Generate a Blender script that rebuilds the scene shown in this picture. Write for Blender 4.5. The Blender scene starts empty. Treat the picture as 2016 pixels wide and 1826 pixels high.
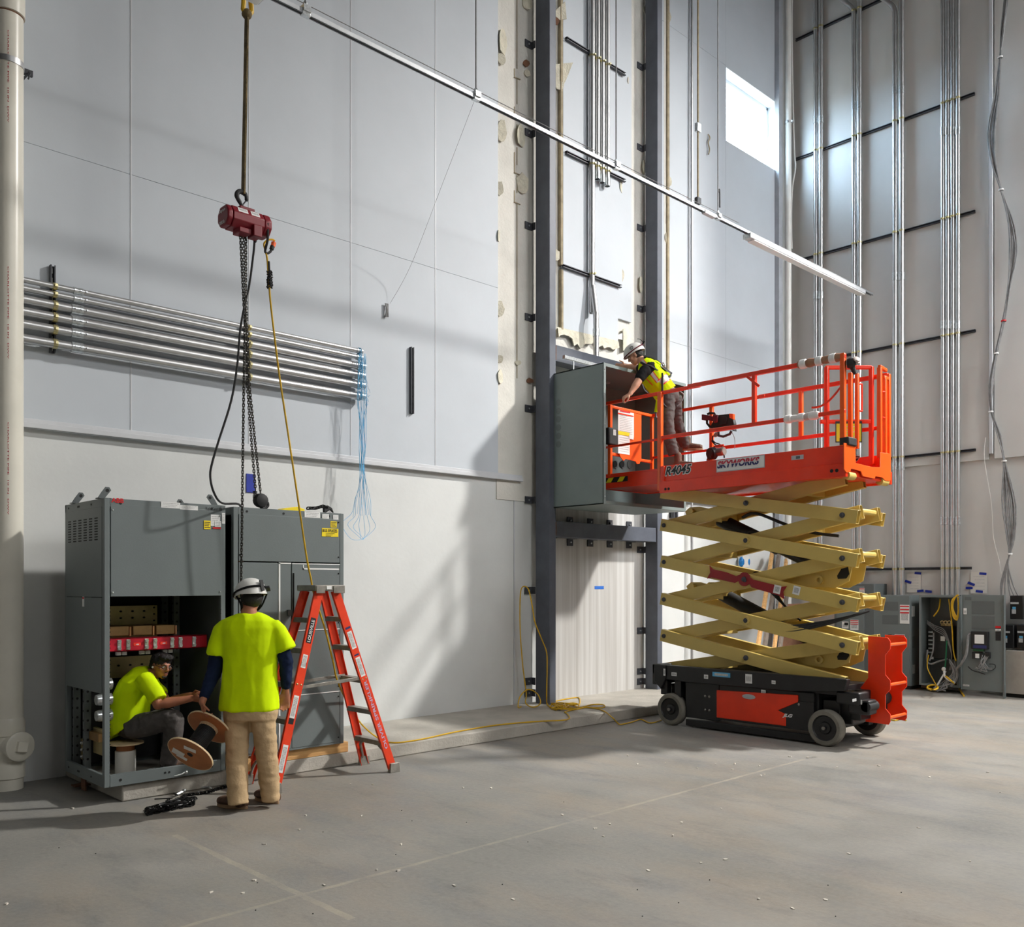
import bpy, math, random
from mathutils import Vector, Matrix, noise
random.seed(11)
S = bpy.context.scene
COL = S.collection
V = Vector
# ------------------------------------------------------------------ camera, light, exposure
F, CX, HZ = 1781.0, 1008.0, 1150.0            # focal length and level horizon in 2016 x 1826 pixels
TH = math.radians(46.2)
CAM = V((0, 0, 1.8))
FW = V((math.cos(TH), math.sin(TH), 0)); RT = V((math.sin(TH), -math.cos(TH), 0)); UP = V((0, 0, 1))
cd = bpy.data.cameras.new('camera'); cam = bpy.data.objects.new('camera', cd); COL.objects.link(cam)
cam.location = CAM; cam.rotation_euler = (math.pi/2, 0, TH-math.pi/2)
cd.sensor_width = 36; cd.lens = 36*F/2016; cd.shift_y = (HZ-913)/2016; cd.clip_end = 200
S.camera = cam
S.view_settings.view_transform = 'Standard'; S.view_settings.look = 'None'
S.view_settings.gamma = 1; S.view_settings.use_curve_mapping = False
S.view_settings.exposure = 0.38
w = bpy.data.worlds.new('sky'); S.world = w; w.use_nodes = True
bg = w.node_tree.nodes['Background']; bg.inputs[1].default_value = 24.0
_wn = w.node_tree; _s = _wn.nodes.new('ShaderNodeSeparateXYZ'); _r = _wn.nodes.new('ShaderNodeValToRGB')
_tc = _wn.nodes.new('ShaderNodeTexCoord'); _wn.links.new(_tc.outputs['Generated'], _s.inputs[0]); _wn.links.new(_s.outputs['Z'], _r.inputs[0]); _wn.links.new(_r.outputs[0], bg.inputs[0])
_r.color_ramp.elements[0].position = 0.0; _r.color_ramp.elements[0].color = (.12, .13, .12, 1)      # the ground outside
_r.color_ramp.elements[1].position = 0.04; _r.color_ramp.elements[1].color = (.56, .78, 1.0, 1)     # clear sky above it

def area(name, loc, target, sx, sy, power, color, spread=180):
    l = bpy.data.lights.new(name, 'AREA'); l.shape = 'RECTANGLE'; l.size = sx; l.size_y = sy
    l.energy = power; l.color = color; l.spread = math.radians(spread)
    o = bpy.data.objects.new(name, l); COL.objects.link(o); o.location = loc
    o.rotation_euler = (V(target)-V(loc)).to_track_quat('-Z', 'Y').to_euler()
    return o
area('high_bay_lamp', (18.4, -1.6, 14.2), (8.2, 6.2, 0.0), 0.9, 0.9, 700, (1.0, 0.97, 0.93), 80)
for x, y, p in [(2.5, -2.5, 105), (7.5, -1.0, 125), (13.0, -0.5, 220), (-5, -1.5, 40), (1.5, -7, 60), (9, -7, 100), (16.5, -6, 130)]:
    area('high_bay_lamp', (x, y, 8.4), (x, y, 0), 2.4, 1.2, p, (1.0, 0.985, 0.96))
area('fill_light', (13.5, -6.5, 11.5), (14.4, 9, 5.6), 4.5, 3.5, 175, (0.96, 0.98, 1.0), 60)  # added fill from out of view, brightens the right wall panels
area('fill_light', (6.5, -8.0, 11.0), (8, 9, 2.0), 3.0, 3.0, 190, (0.97, 0.98, 1.0))  # added unseen frontal fill aimed at the back wall

def ray(px, py): return FW + RT*((px-CX)/F) + UP*((HZ-py)/F)
def onX(px, py, X): d = ray(px, py); return CAM + d*(X/d.x)
def onY(px, py, Y): d = ray(px, py); return CAM + d*(Y/d.y)
def onZ(px, py, Z): d = ray(px, py); return CAM + d*((Z-CAM.z)/d.z)
def onD(px, py, D): return CAM + ray(px, py)*D
def yX(px, X): return onX(px, HZ, X).y
def xY(px, Y): return onY(px, HZ, Y).x

# ------------------------------------------------------------------ materials
def M(name, col, rough=.5, metal=0., var=.08, scale=4., bump=0., bscale=60., spec=.5, stretch=None, col2=None, coat=0.):
    m = bpy.data.materials.new(name); m.use_nodes = True
    nt = m.node_tree; b = nt.nodes['Principled BSDF']; L = nt.links
    b.inputs['Roughness'].default_value = rough; b.inputs['Metallic'].default_value = metal
    b.inputs['Specular IOR Level'].default_value = spec
    if coat: b.inputs['Coat Weight'].default_value = coat
    tc = nt.nodes.new('ShaderNodeTexCoord'); mp = nt.nodes.new('ShaderNodeMapping')
    L.new(tc.outputs['Object'], mp.inputs[0])
    if stretch: mp.inputs['Scale'].default_value = stretch
    n = nt.nodes.new('ShaderNodeTexNoise'); n.inputs['Scale'].default_value = scale
    n.inputs['Detail'].default_value = 6; n.inputs['Roughness'].default_value = .6
    L.new(mp.outputs[0], n.inputs['Vector'])
    r = nt.nodes.new('ShaderNodeValToRGB')
    c = V(col); d = V(col2) if col2 else c*(1-2*var)
    r.color_ramp.elements[0].position = .32; r.color_ramp.elements[0].color = (*d, 1)
    r.color_ramp.elements[1].position = .68; r.color_ramp.elements[1].color = (*((c*(1+var)) if not col2 else c), 1)
    L.new(n.outputs['Fac'], r.inputs[0]); L.new(r.outputs[0], b.inputs['Base Color'])
    if bump:
        n2 = nt.nodes.new('ShaderNodeTexNoise'); n2.inputs['Scale'].default_value = bscale; n2.inputs['Detail'].default_value = 4
        L.new(mp.outputs[0], n2.inputs['Vector'])
        bp = nt.nodes.new('ShaderNodeBump'); bp.inputs['Strength'].default_value = bump; bp.inputs['Distance'].default_value = .02
        L.new(n2.outputs['Fac'], bp.inputs['Height']); L.new(bp.outputs[0], b.inputs['Normal'])
    return m
def srgb(r, g, b):
    f = lambda c: (c/255/12.92) if c/255 <= .04045 else ((c/255+.055)/1.055)**2.4
    return (f(r), f(g), f(b))
MT = {}
MT['panel'] = M('white_frp_panel', srgb(195, 201, 207), .55, var=.02, scale=1.2, bump=.04, bscale=14, spec=.3)
MT['wall'] = M('white_painted_wall', srgb(213, 215, 213), .6, var=.03, scale=1.5, bump=.07, bscale=18)
MT['farwall'] = M('white_gloss_wall', srgb(208, 206, 202), .45, var=.03, scale=.8, bump=.1, bscale=6)
MT['cream'] = M('stripped_cream_board', srgb(216, 213, 204), .75, var=.05, scale=2.2, bump=.3, bscale=30)
MT['foam'] = M('torn_cream_foam', srgb(214, 208, 188), .8, var=.1, scale=9, bump=.5, bscale=40)
MT['foamdark'] = M('tan_foam_edge', srgb(165, 152, 125), .85, var=.15, scale=9)
MT['streak'] = M('streaked_white_sheet', srgb(210, 209, 206), .6, scale=7, stretch=(1.5, 1, .03), col2=srgb(174, 170, 165))
MT['trim'] = M('white_metal_trim', srgb(205, 207, 210), .4, var=.03)
MT['steel'] = M('grey_primed_steel', srgb(92, 97, 108), .5, var=.1, scale=3, bump=.06, bscale=30)
MT['steeldark'] = M('dark_clip_steel', srgb(66, 68, 74), .5, var=.15, scale=12)
MT['rust'] = M('rusty_steel', srgb(120, 82, 58), .8, var=.2, scale=14)
MT['galv'] = M('galvanised_conduit', (.60, .60, .60), .38, .9, var=.06, scale=6)
MT['galvb'] = M('bright_zinc', (.72, .75, .76), .3, .85, var=.15, scale=40)
MT['galvy'] = M('yellow_zinc', (.62, .55, .3), .35, .8, var=.15, scale=30)
MT['black'] = M('black_paint', (.012, .012, .013), .45, var=.2, scale=6)
MT['blackr'] = M('black_rubber', (.018, .018, .019), .65, var=.2, scale=12)
MT['cab'] = M('ansi_grey_enamel', srgb(110, 118, 118), .45, var=.03, scale=2, bump=.05, bscale=90)
MT['cabd'] = M('ansi_grey_dark', srgb(94, 100, 100), .45, var=.04, scale=3)
MT['boxgreen'] = M('grey_green_enamel', srgb(126, 138, 136), .45, var=.04, scale=1.5)
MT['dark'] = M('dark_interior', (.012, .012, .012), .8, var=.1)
MT['brass'] = M('yellow_chromate_plate', srgb(190, 172, 124), .4, .45, var=.12, scale=5)
MT['copper'] = M('copper', (.72, .36, .2), .32, .9, var=.12, scale=8)
MT['redbar'] = M('red_fibreglass_bar', srgb(190, 18, 45), .4, var=.12, scale=8)
MT['lift'] = M('orange_red_enamel', srgb(242, 54, 8), .38, var=.06, scale=3, coat=.2)
MT['liftb'] = M('bright_orange_enamel', srgb(243, 92, 12), .38, var=.05, scale=3, coat=.2)
MT['beam'] = M('khaki_enamel', srgb(208, 182, 100), .42, var=.04, scale=3, bump=.04, bscale=60)
MT['tyre'] = M('grey_solid_tyre', srgb(124, 120, 110), .75, var=.12, scale=8)
MT['hoist'] = M('dark_red_enamel', srgb(122, 10, 28), .5, var=.08, scale=6)
MT['busd'] = M('brown_bus_block', srgb(150, 116, 68), .5, .2, var=.15, scale=7)
MT['galvd'] = M('dull_galvanised', (.40, .41, .42), .5, .85, var=.08, scale=6)
MT['stencil'] = M('lavender_stencil', srgb(196, 172, 200), .6, var=.1, scale=30)
MT['beige'] = M('beige_enamel', srgb(172, 166, 156), .5)
MT['prop'] = M('deep_red_enamel', srgb(150, 12, 22), .45)
MT['white'] = M('white_label', srgb(232, 232, 230), .5, var=.03)
MT['whitebk'] = M('white_plastic', srgb(225, 224, 218), .4, var=.04)
MT['yellow'] = M('yellow_label', srgb(245, 218, 20), .5, var=.03)
MT['redl'] = M('red_label', srgb(205, 25, 32), .5, var=.03)
MT['redglow'] = M('red_label_bright', srgb(255, 60, 40), .5, var=.03)
MT['greyl'] = M('grey_label_print', srgb(150, 152, 152), .5, scale=90, col2=srgb(215, 215, 213))
MT['ink'] = M('black_ink', (.01, .01, .012), .5, var=.05)
MT['navyink'] = M('navy_ink', srgb(38, 42, 98), .5, var=.05)
MT['hivis'] = M('hi_vis_yellow_cloth', srgb(214, 245, 2), .8, var=.05, scale=4, bump=.25, bscale=9, spec=.15)
MT['navy'] = M('navy_sleeve', srgb(30, 40, 66), .85, var=.2, scale=6, bump=.4, bscale=14, spec=.1)
MT['khaki'] = M('khaki_trousers', srgb(196, 168, 130), .85, var=.08, scale=5, bump=.5, bscale=16, spec=.1)
MT['greyp'] = M('grey_trousers', srgb(92, 88, 86), .85, var=.14, scale=6, bump=.5, bscale=16, spec=.1)
MT['blackc'] = M('black_cloth', (.014, .014, .015), .85, var=.1, spec=.1)
MT['skin'] = M('tan_skin', srgb(172, 112, 84), .5, var=.07, scale=14, spec=.35)
MT['skinb'] = M('light_skin', srgb(214, 160, 132), .5, var=.07, scale=14, spec=.35)
MT['hair'] = M('black_hair', (.012, .010, .009), .6, var=.3, scale=60, bump=.6, bscale=160)
MT['lip'] = M('lip', srgb(150, 82, 72), .5)
MT['boot'] = M('brown_leather', srgb(104, 78, 62), .7, var=.15, scale=14, bump=.3, bscale=60)
MT['sole'] = M('tan_boot_sole', srgb(160, 130, 100), .8, var=.12, scale=16)
MT['fglass'] = M('orange_fibreglass', srgb(232, 64, 26), .4, var=.07, scale=7)
MT['alu'] = M('weathered_aluminium', srgb(150, 146, 138), .45, .5, var=.15, scale=14)
MT['wood'] = M('pale_timber', srgb(222, 178, 118), .7, scale=4, stretch=(.6, 8, 8), col2=srgb(188, 138, 80), bump=.2, bscale=20)
MT['ply'] = M('reel_plywood', srgb(176, 112, 66), .65, var=.12, scale=6)
MT['plyedge'] = M('plywood_edge', srgb(222, 196, 155), .7, var=.1, scale=20)
MT['pallet'] = M('brown_board', srgb(150, 108, 82), .7, var=.12, scale=4)
MT['oldwood'] = M('grey_old_timber', srgb(118, 108, 98), .8, var=.2, scale=6)
MT['chain'] = M('dark_chain_steel', (.1, .095, .085), .4, .75, var=.25, scale=30)
MT['chainy'] = M('oily_steel', (.02, .02, .02), .35, .6, var=.25, scale=20)
MT['sling'] = M('dirty_tan_sling', srgb(112, 96, 62), .85, var=.25, scale=10, bump=.4, bscale=70)
MT['cordy'] = M('yellow_cord', srgb(214, 170, 24), .55, var=.1, scale=8)
MT['orange'] = M('orange_plug', srgb(255, 108, 52), .5)
MT['string'] = M('blue_pull_string', srgb(96, 178, 222), .7, var=.1)
MT['grey'] = M('grey_cable', srgb(138, 138, 138), .5, var=.15, scale=10)
MT['pvc'] = M('ivory_pvc', srgb(230, 226, 212), .32, var=.04, scale=2, spec=.5)
MT['tapeb'] = M('blue_tape', srgb(24, 48, 158), .6, var=.1)
MT['tapec'] = M('pale_blue_tape', srgb(48, 112, 205), .6, var=.1)
MT['paper'] = M('paper', srgb(222, 219, 212), .7, var=.03)
MT['card'] = M('cardboard_wrap', srgb(158, 118, 92), .8, var=.08, scale=10)
MT['maroon'] = M('maroon_plastic', srgb(98, 22, 40), .4, var=.1)
MT['lens'] = M('led_diffuser', srgb(240, 240, 238), .35, var=.01)
MT['alum'] = M('white_window_frame', srgb(232, 236, 240), .4, var=.02)
MT['silver'] = M('silver_reflective', srgb(196, 186, 180), .4, var=.06)
MT['plate'] = M('silver_sign_plate', srgb(186, 188, 192), .35, .3, var=.04)
MT['gunk'] = M('floor_scrap', srgb(222, 216, 204), .8, var=.1)
MT['blueglass'] = M('blue_goggles', srgb(30, 130, 205), .3, var=.3, scale=30)

# ------------------------------------------------------------------ mesh builder
class MB:
    def __init__(s): s.v = []; s.f = []; s.m = []; s.c = 0
    def mat(s, i): s.c = i; return s
    def add(s, vs, fs):
        o = len(s.v); s.v += [V(p) for p in vs]
        for f in fs: s.f.append([o+i for i in f]); s.m.append(s.c)
        return s
    def box(s, x0, x1, y0, y1, z0, z1):
        x0, x1 = min(x0, x1), max(x0, x1); y0, y1 = min(y0, y1), max(y0, y1); z0, z1 = min(z0, z1), max(z0, z1)
        return s.add([(x0,y0,z0),(x1,y0,z0),(x1,y1,z0),(x0,y1,z0),(x0,y0,z1),(x1,y0,z1),(x1,y1,z1),(x0,y1,z1)],
                     [(0,3,2,1),(4,5,6,7),(0,1,5,4),(1,2,6,5),(2,3,7,6),(3,0,4,7)])
    def obox(s, c, ax, ay, az):
        c, ax, ay, az = V(c), V(ax), V(ay), V(az)
        vs = [c+ax*i+ay*j+az*k for k in (-1, 1) for i, j in ((-1,-1),(1,-1),(1,1),(-1,1))]
        return s.add(vs, [(0,3,2,1),(4,5,6,7),(0,1,5,4),(1,2,6,5),(2,3,7,6),(3,0,4,7)])
    def bar(s, p0, p1, w, h, up=(0, 0, 1)):
        p0, p1 = V(p0), V(p1); d = (p1-p0); L = d.length; d.normalize()
        a = d.cross(V(up))
        if a.length < 1e-4: a = d.cross(V((1, 0, 0)))
        a.normalize(); b = a.cross(d).normalized()
        return s.obox((p0+p1)/2, d*L/2, a*w/2, b*h/2)
    def rtube(s, p0, p1, w, h, t, side):
        p0, p1, a = V(p0), V(p1), V(side).normalized(); d = (p1-p0).normalized(); b = a.cross(d).normalized()
        vs = []
        for p in (p0, p1):
            for k in (0, t):
                for i, j in ((-1,-1),(1,-1),(1,1),(-1,1)): vs.append(p+a*i*(w/2-k)+b*j*(h/2-k))
        fs = []
        for i in range(4):
            j = (i+1) % 4
            fs += [(i, j, 8+j, 8+i), (4+i, 12+i, 12+j, 4+j), (i, 4+i, 4+j, j), (8+i, 8+j, 12+j, 12+i)]
        return s.add(vs, fs)
    def prism(s, pts, off):
        pts = [V(p) for p in pts]; n = len(pts); off = V(off)
        return s.add(pts+[p+off for p in pts], [tuple(range(n-1, -1, -1)), tuple(range(n, 2*n))] + [(i, (i+1) % n, n+(i+1) % n, n+i) for i in range(n)])
    def quad(s, a, b, c, d): return s.add([a, b, c, d], [(0, 1, 2, 3)])
    def frames(s, pts):
        pts = [V(p) for p in pts]; n = len(pts); out = []; u = None
        for i in range(n):
            t = (pts[min(i+1, n-1)]-pts[max(i-1, 0)])
            t = t.normalized() if t.length > 1e-9 else V((0, 0, 1))
            if u is None:
                u = t.cross(V((0, 0, 1)))
                if u.length < 1e-3: u = t.cross(V((1, 0, 0)))
            else: u = u - t*u.dot(t)
            if u.length < 1e-6: u = t.orthogonal()
            u.normalize(); out.append((pts[i], u.copy(), t.cross(u)))
        return out
    def tube(s, pts, r, n=8, caps=True, closed=False):
        if closed: pts = list(pts)+[pts[0]]
        fr = s.frames(pts); vs = []; fs = []
        for k, (p, u, v) in enumerate(fr):
            rr = r[k] if isinstance(r, (list, tuple)) else r
            for i in range(n): a = 2*math.pi*i/n; vs.append(p+u*math.cos(a)*rr+v*math.sin(a)*rr)
        for k in range(len(fr)-1):
            for i in range(n): j = (i+1) % n; fs.append((k*n+i, k*n+j, (k+1)*n+j, (k+1)*n+i))
        if caps and not closed: fs += [tuple(range(n-1, -1, -1)), tuple(range((len(fr)-1)*n, len(fr)*n))]
        return s.add(vs, fs)
    def cyl(s, p0, p1, r0, r1=None, n=16): return s.tube([p0, p1], [r0, r0 if r1 is None else r1], n)
    def pipe(s, p0, p1, r0, r1, n=24):
        s.tube([p0, p1], r0, n, caps=False); o = len(s.v)
        fr = s.frames([p0, p1]); vs = []
        for p, u, v in fr:
            for rr in (r0, r1):
                for i in range(n): a = 2*math.pi*i/n; vs.append(p+u*math.cos(a)*rr+v*math.sin(a)*rr)
        fs = []
        for i in range(n):
            j = (i+1) % n
            fs += [(i, n+i, n+j, j), (2*n+i, 2*n+j, 3*n+j, 3*n+i), (n+i, 3*n+i, 3*n+j, n+j)]
        return s.add(vs, fs)
    def lathe(s, c, axis, prof, n=24, caps=True):
        ax = V(axis).normalized(); u = ax.orthogonal().normalized(); v = ax.cross(u); c = V(c); vs = []; fs = []
        for r, h in prof:
            for i in range(n): a = 2*math.pi*i/n; vs.append(c+ax*h+(u*math.cos(a)+v*math.sin(a))*max(r, 1e-4))
        for k in range(len(prof)-1):
            for i in range(n): j = (i+1) % n; fs.append((k*n+i, k*n+j, (k+1)*n+j, (k+1)*n+i))
        if caps: fs += [tuple(range(n-1, -1, -1)), tuple(range((len(prof)-1)*n, len(prof)*n))]
        return s.add(vs, fs)
    def loft(s, secs, n=20):
        """secs: (centre, half-width vector, half-depth vector[, superellipse power])"""
        vs = []; fs = []
        for q in secs:
            c, a, b = V(q[0]), V(q[1]), V(q[2]); e = q[3] if len(q) > 3 else 2.0
            for i in range(n):
                t = 2*math.pi*i/n; ct, st = math.cos(t), math.sin(t)
                vs.append(c+a*math.copysign(abs(ct)**(2/e), ct)+b*math.copysign(abs(st)**(2/e), st))
        for k in range(len(secs)-1):
            for i in range(n): j = (i+1) % n; fs.append((k*n+i, k*n+j, (k+1)*n+j, (k+1)*n+i))
        fs += [tuple(range(n-1, -1, -1)), tuple(range((len(secs)-1)*n, len(secs)*n))]
        return s.add(vs, fs)
    def ell(s, c, a, b, d, nu=16, nv=10):
        c, a, b, d = V(c), V(a), V(b), V(d); vs = []; fs = []
        for k in range(1, nv):
            ph = math.pi*k/nv
            for i in range(nu): t = 2*math.pi*i/nu; vs.append(c+a*math.cos(t)*math.sin(ph)+b*math.sin(t)*math.sin(ph)+d*math.cos(ph))
        vs += [c+d, c-d]; T, Bm = len(vs)-2, len(vs)-1
        for k in range(nv-2):
            for i in range(nu): j = (i+1) % nu; fs.append((k*nu+i, (k+1)*nu+i, (k+1)*nu+j, k*nu+j))
        for i in range(nu): j = (i+1) % nu; fs += [(T, i, j), (Bm, (nv-2)*nu+j, (nv-2)*nu+i)]
        return s.add(vs, fs)
    def ball(s, c, r, nu=12, nv=8): return s.ell(c, (r, 0, 0), (0, r, 0), (0, 0, r), nu, nv)
    def limb(s, pr, n=14):
        """chain of (point, radius) with rounded ends"""
        s.tube([p for p, r in pr], [r for p, r in pr], n)
        for p, r in pr: s.ball(p, r, n, 8)
        return s
    def link(s, c, t, nrm, L, W, r):
        t, nrm = V(t).normalized(), V(nrm).normalized(); b = t.cross(nrm).normalized(); pts = []
        h = L/2-W/2
        for a in (-60, 0, 60): a = math.radians(a); pts.append(V(c)+t*(h+W/2*math.cos(a))+b*W/2*math.sin(a))
        for a in (120, 180, 240): a = math.radians(a); pts.append(V(c)+t*(-h+W/2*math.cos(a))+b*W/2*math.sin(a))
        return s.tube(pts, r, 5, closed=True)
    def chain(s, path, L=.034, W=.018, r=.0036, tw=0.):
        path = [V(p) for p in path]; pitch = L-2*r*1.4; d = 0; k = 0
        seg = [(path[i+1]-path[i]).length for i in range(len(path)-1)]; tot = sum(seg)
        while d < tot:
            q = d; i = 0
            while i < len(seg)-1 and q > seg[i]: q -= seg[i]; i += 1
            t = (path[i+1]-path[i]).normalized(); c = path[i]+t*q
            u = t.cross(V((0, 0, 1)))
            if u.length < .1: u = t.cross(RT)
            u.normalize(); v = t.cross(u); a = tw+math.radians(45+90*(k % 2))
            s.link(c, t, u*math.cos(a)+v*math.sin(a), L, W, r); d += pitch; k += 1
        return s
    def done(s, name, mats, parent=None, bevel=0., smooth=35, seg=2):
        o = off = None
        root = parent
        me = bpy.data.meshes.new(name)
        off = V((0, 0, 0))
        if parent is not None:
            while root.parent is not None: root = root.parent
            off = V(root.location)
        me.from_pydata([tuple(p-off) for p in s.v], [], s.f)
        mats = mats if isinstance(mats, (list, tuple)) else [mats]
        for m in mats: me.materials.append(MT[m] if isinstance(m, str) else m)
        if len(mats) > 1:
            for p, i in zip(me.polygons, s.m): p.material_index = i
        me.update()
        if smooth:
            me.shade_smooth(); me.set_sharp_from_angle(angle=math.radians(smooth))
        o = bpy.data.objects.new(name, me); COL.objects.link(o)
        if name in ('panel_screws', 'holes', 'label_print', 'vent_slots', 'rim_screws', 'bolt_heads', 'rivet_heads', 'plate_slots', 'sign_print'): o['kind'] = 'stuff'      # too small to pick apart
        if parent is not None: o.parent = parent
        if bevel:
            b = o.modifiers.new('bevel', 'BEVEL'); b.width = bevel; b.segments = seg; b.limit_method = 'ANGLE'; b.harden_normals = False
        return o

def tag(o, label=None, cat=None, group=None, kind=None):
    if label: o['label'] = label
    if cat: o['category'] = cat
    if group: o['group'] = group
    if kind: o['kind'] = kind
    return o
def thing(name, label, cat, loc=(0, 0, 0), group=None):
    o = bpy.data.objects.new(name, None); COL.objects.link(o); o.location = loc; o.empty_display_size = .1
    return tag(o, label, cat, group)
def struct(name, mb, mats, **k): o = mb.done(name, mats, **k); o['kind'] = 'structure'; return o
def share(src, loc, parent=None, name=None, rotz=0):
    c = src.copy(); COL.objects.link(c); c.parent = parent; c.location = loc; c.rotation_euler = (0, 0, rotz)
    if name: c.name = name
    return c
def copy_tree(o, parent=None, delta=V((0, 0, 0))):
    c = o.copy(); COL.objects.link(c); c.parent = parent
    if parent is None: c.location = V(o.location)+delta
    for ch in list(o.children): copy_tree(ch, c)
    return c
def text(body, org, xd, yd, width, height, mat, parent, name='lettering', depth=.002, shear=0., bold=0.):
    """flat lettering: org = lower-left corner, xd/yd = reading and up directions"""
    cu = bpy.data.curves.new(name, 'FONT'); cu.body = body; cu.size = 1; cu.shear = shear; cu.offset = bold; cu.resolution_u = 3
    to = bpy.data.objects.new(name, cu); COL.objects.link(to)
    bpy.context.view_layer.update()
    dg = bpy.context.evaluated_depsgraph_get()
    me = bpy.data.meshes.new_from_object(to.evaluated_get(dg)); bpy.data.objects.remove(to); bpy.data.curves.remove(cu)
    xs = [v.co.x for v in me.vertices]; ys = [v.co.y for v in me.vertices]
    x0, x1, y0, y1 = min(xs), max(xs), min(ys), max(ys)
    xd, yd = V(xd).normalized(), V(yd).normalized(); n = xd.cross(yd)
    m = MB(); m.add([V(org)+xd*(v.co.x-x0)/(x1-x0)*width+yd*(v.co.y-y0)/(y1-y0)*height+n*depth for v in me.vertices], [tuple(p.vertices) for p in me.polygons])
    bpy.data.meshes.remove(me)
    return m.done(name, mat, parent, smooth=0)
def spl(pts, k=6):
    """Catmull-Rom through the points"""
    pts = [V(p) for p in pts]; out = []
    for i in range(len(pts)-1):
        p0, p1, p2, p3 = pts[max(i-1, 0)], pts[i], pts[i+1], pts[min(i+2, len(pts)-1)]
        for j in range(k):
            t = j/k; out.append(.5*((2*p1)+(p2-p0)*t+(2*p0-5*p1+4*p2-p3)*t*t+(3*p1-p0-3*p2+p3)*t**3))
    return out+[pts[-1]]
def label_plate(parent, c, xd, yd, w, h, mat, name='label', th=.002):
    xd, yd = V(xd).normalized(), V(yd).normalized()
    return MB().obox(c, xd*w/2, yd*h/2, xd.cross(yd)*th/2).done(name, mat, parent, smooth=0)
# ================================================================== THE SETTING
def floor_material():
    m = bpy.data.materials.new('worn_concrete'); m.use_nodes = True; nt = m.node_tree; L = nt.links; N = nt.nodes.new
    b = nt.nodes['Principled BSDF']; tc = N('ShaderNodeTexCoord'); P = tc.outputs['Object']
    def noi(sc, det=6, rough=.6, st=None, off=0):
        mp = N('ShaderNodeMapping'); L.new(P, mp.inputs[0]); mp.inputs['Location'].default_value = (off, off, 0)
        if st: mp.inputs['Scale'].default_value = st[:3]; mp.inputs['Rotation'].default_value = (0, 0, st[3])
        n = N('ShaderNodeTexNoise'); n.inputs['Scale'].default_value = sc; n.inputs['Detail'].default_value = det; n.inputs['Roughness'].default_value = rough
        L.new(mp.outputs[0], n.inputs['Vector']); return n.outputs['Fac']
    def ramp(fac, p0, p1, c0=(0, 0, 0), c1=(1, 1, 1)):
        r = N('ShaderNodeValToRGB'); r.color_ramp.elements[0].position = p0; r.color_ramp.elements[1].position = p1
        r.color_ramp.elements[0].color = (*c0, 1); r.color_ramp.elements[1].color = (*c1, 1); L.new(fac, r.inputs[0]); return r.outputs[0]
    def mix(fac, a, c, typ='MIX', k=None):
        x = N('ShaderNodeMix'); x.data_type = 'RGBA'; x.blend_type = typ
        if k is not None:
            mu = N('ShaderNodeMath'); mu.operation = 'MULTIPLY'; mu.inputs[1].default_value = k; L.new(fac, mu.inputs[0]); fac = mu.outputs[0]
        L.new(fac, x.inputs[0])
        for v, i in ((a, 6), (c, 7)):
            if isinstance(v, tuple): x.inputs[i].default_value = (*v, 1)
            else: L.new(v, x.inputs[i])
        return x.outputs[2]
    def math_(op, a, c=0.):
        x = N('ShaderNodeMath'); x.operation = op
        for v, i in ((a, 0), (c, 1)):
            if isinstance(v, (int, float)): x.inputs[i].default_value = v
            else: L.new(v, x.inputs[i])
        return x.outputs[0]
    base = ramp(noi(.55, 8, .65), .3, .7, srgb(116, 116, 112), srgb(150, 147, 141))
    base = mix(ramp(noi(1.3, 7, .7, (1, .45, 1, .5), 3), .5, .72), base, srgb(110, 113, 118), k=.75)
    warm = ramp(noi(.75, 8, .72, (1, .5, 1, -.75), 7.3), .46, .74)
    base = mix(warm, base, srgb(164, 144, 120), k=.5)
    base = mix(ramp(noi(3.0, 9, .8, (1, .35, 1, .75), 1.7), .52, .74), base, srgb(90, 92, 94), k=.6)
    base = mix(ramp(noi(26, 4, .7), .35, .7), base, srgb(172, 166, 156), k=.22)
    base = mix(ramp(noi(70, 3, .7, None, 5), .66, .74), base, srgb(96, 94, 90), k=.4)
    sx = N('ShaderNodeSeparateXYZ'); L.new(P, sx.inputs[0]); X, Y = sx.outputs[0], sx.outputs[1]
    wob = math_('MULTIPLY', math_('SUBTRACT', noi(9, 4), .5), .03)
    def line(c, at, hw):
        d = math_('ABSOLUTE', math_('SUBTRACT', math_('ADD', c, wob), at)); return math_('LESS_THAN', d, hw)
    j1 = math_('MULTIPLY', line(X, 2.74, .024), math_('MULTIPLY', math_('GREATER_THAN', Y, 4.1), math_('LESS_THAN', Y, 6.35)))
    j2 = math_('MULTIPLY', line(Y, 4.62, .017), math_('LESS_THAN', X, 8.6)); j = math_('MAXIMUM', j1, j2)
    j = math_('MULTIPLY', j, ramp(noi(3.2, 5), .28, .62))
    base = mix(j, base, srgb(180, 170, 152), k=.52)
    # rubber scuffs left by turning tyres
    wv = N('ShaderNodeTexWave'); wv.wave_type = 'RINGS'; wv.rings_direction = 'Z'; wv.inputs['Scale'].default_value = 3.1; wv.inputs['Distortion'].default_value = 1.0
    mp = N('ShaderNodeMapping'); mp.inputs['Location'].default_value = (-9.0, 4.0, 0); L.new(P, mp.inputs[0]); L.new(mp.outputs[0], wv.inputs['Vector'])
    sc = math_('MULTIPLY', ramp(wv.outputs['Fac'], .93, 1.0), ramp(noi(.8, 4, .5, None, 9), .56, .66))
    base = mix(sc, base, srgb(104, 102, 100), k=.0)
    L.new(base, b.inputs['Base Color'])
    L.new(ramp(noi(2.2, 5), .3, .7, (.5, .5, .5), (.72, .72, .72)), b.inputs['Roughness'])
    bp = N('ShaderNodeBump'); bp.inputs['Strength'].default_value = .18; bp.inputs['Distance'].default_value = .01
    L.new(noi(40, 6), bp.inputs['Height']); L.new(bp.outputs[0], b.inputs['Normal'])
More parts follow.
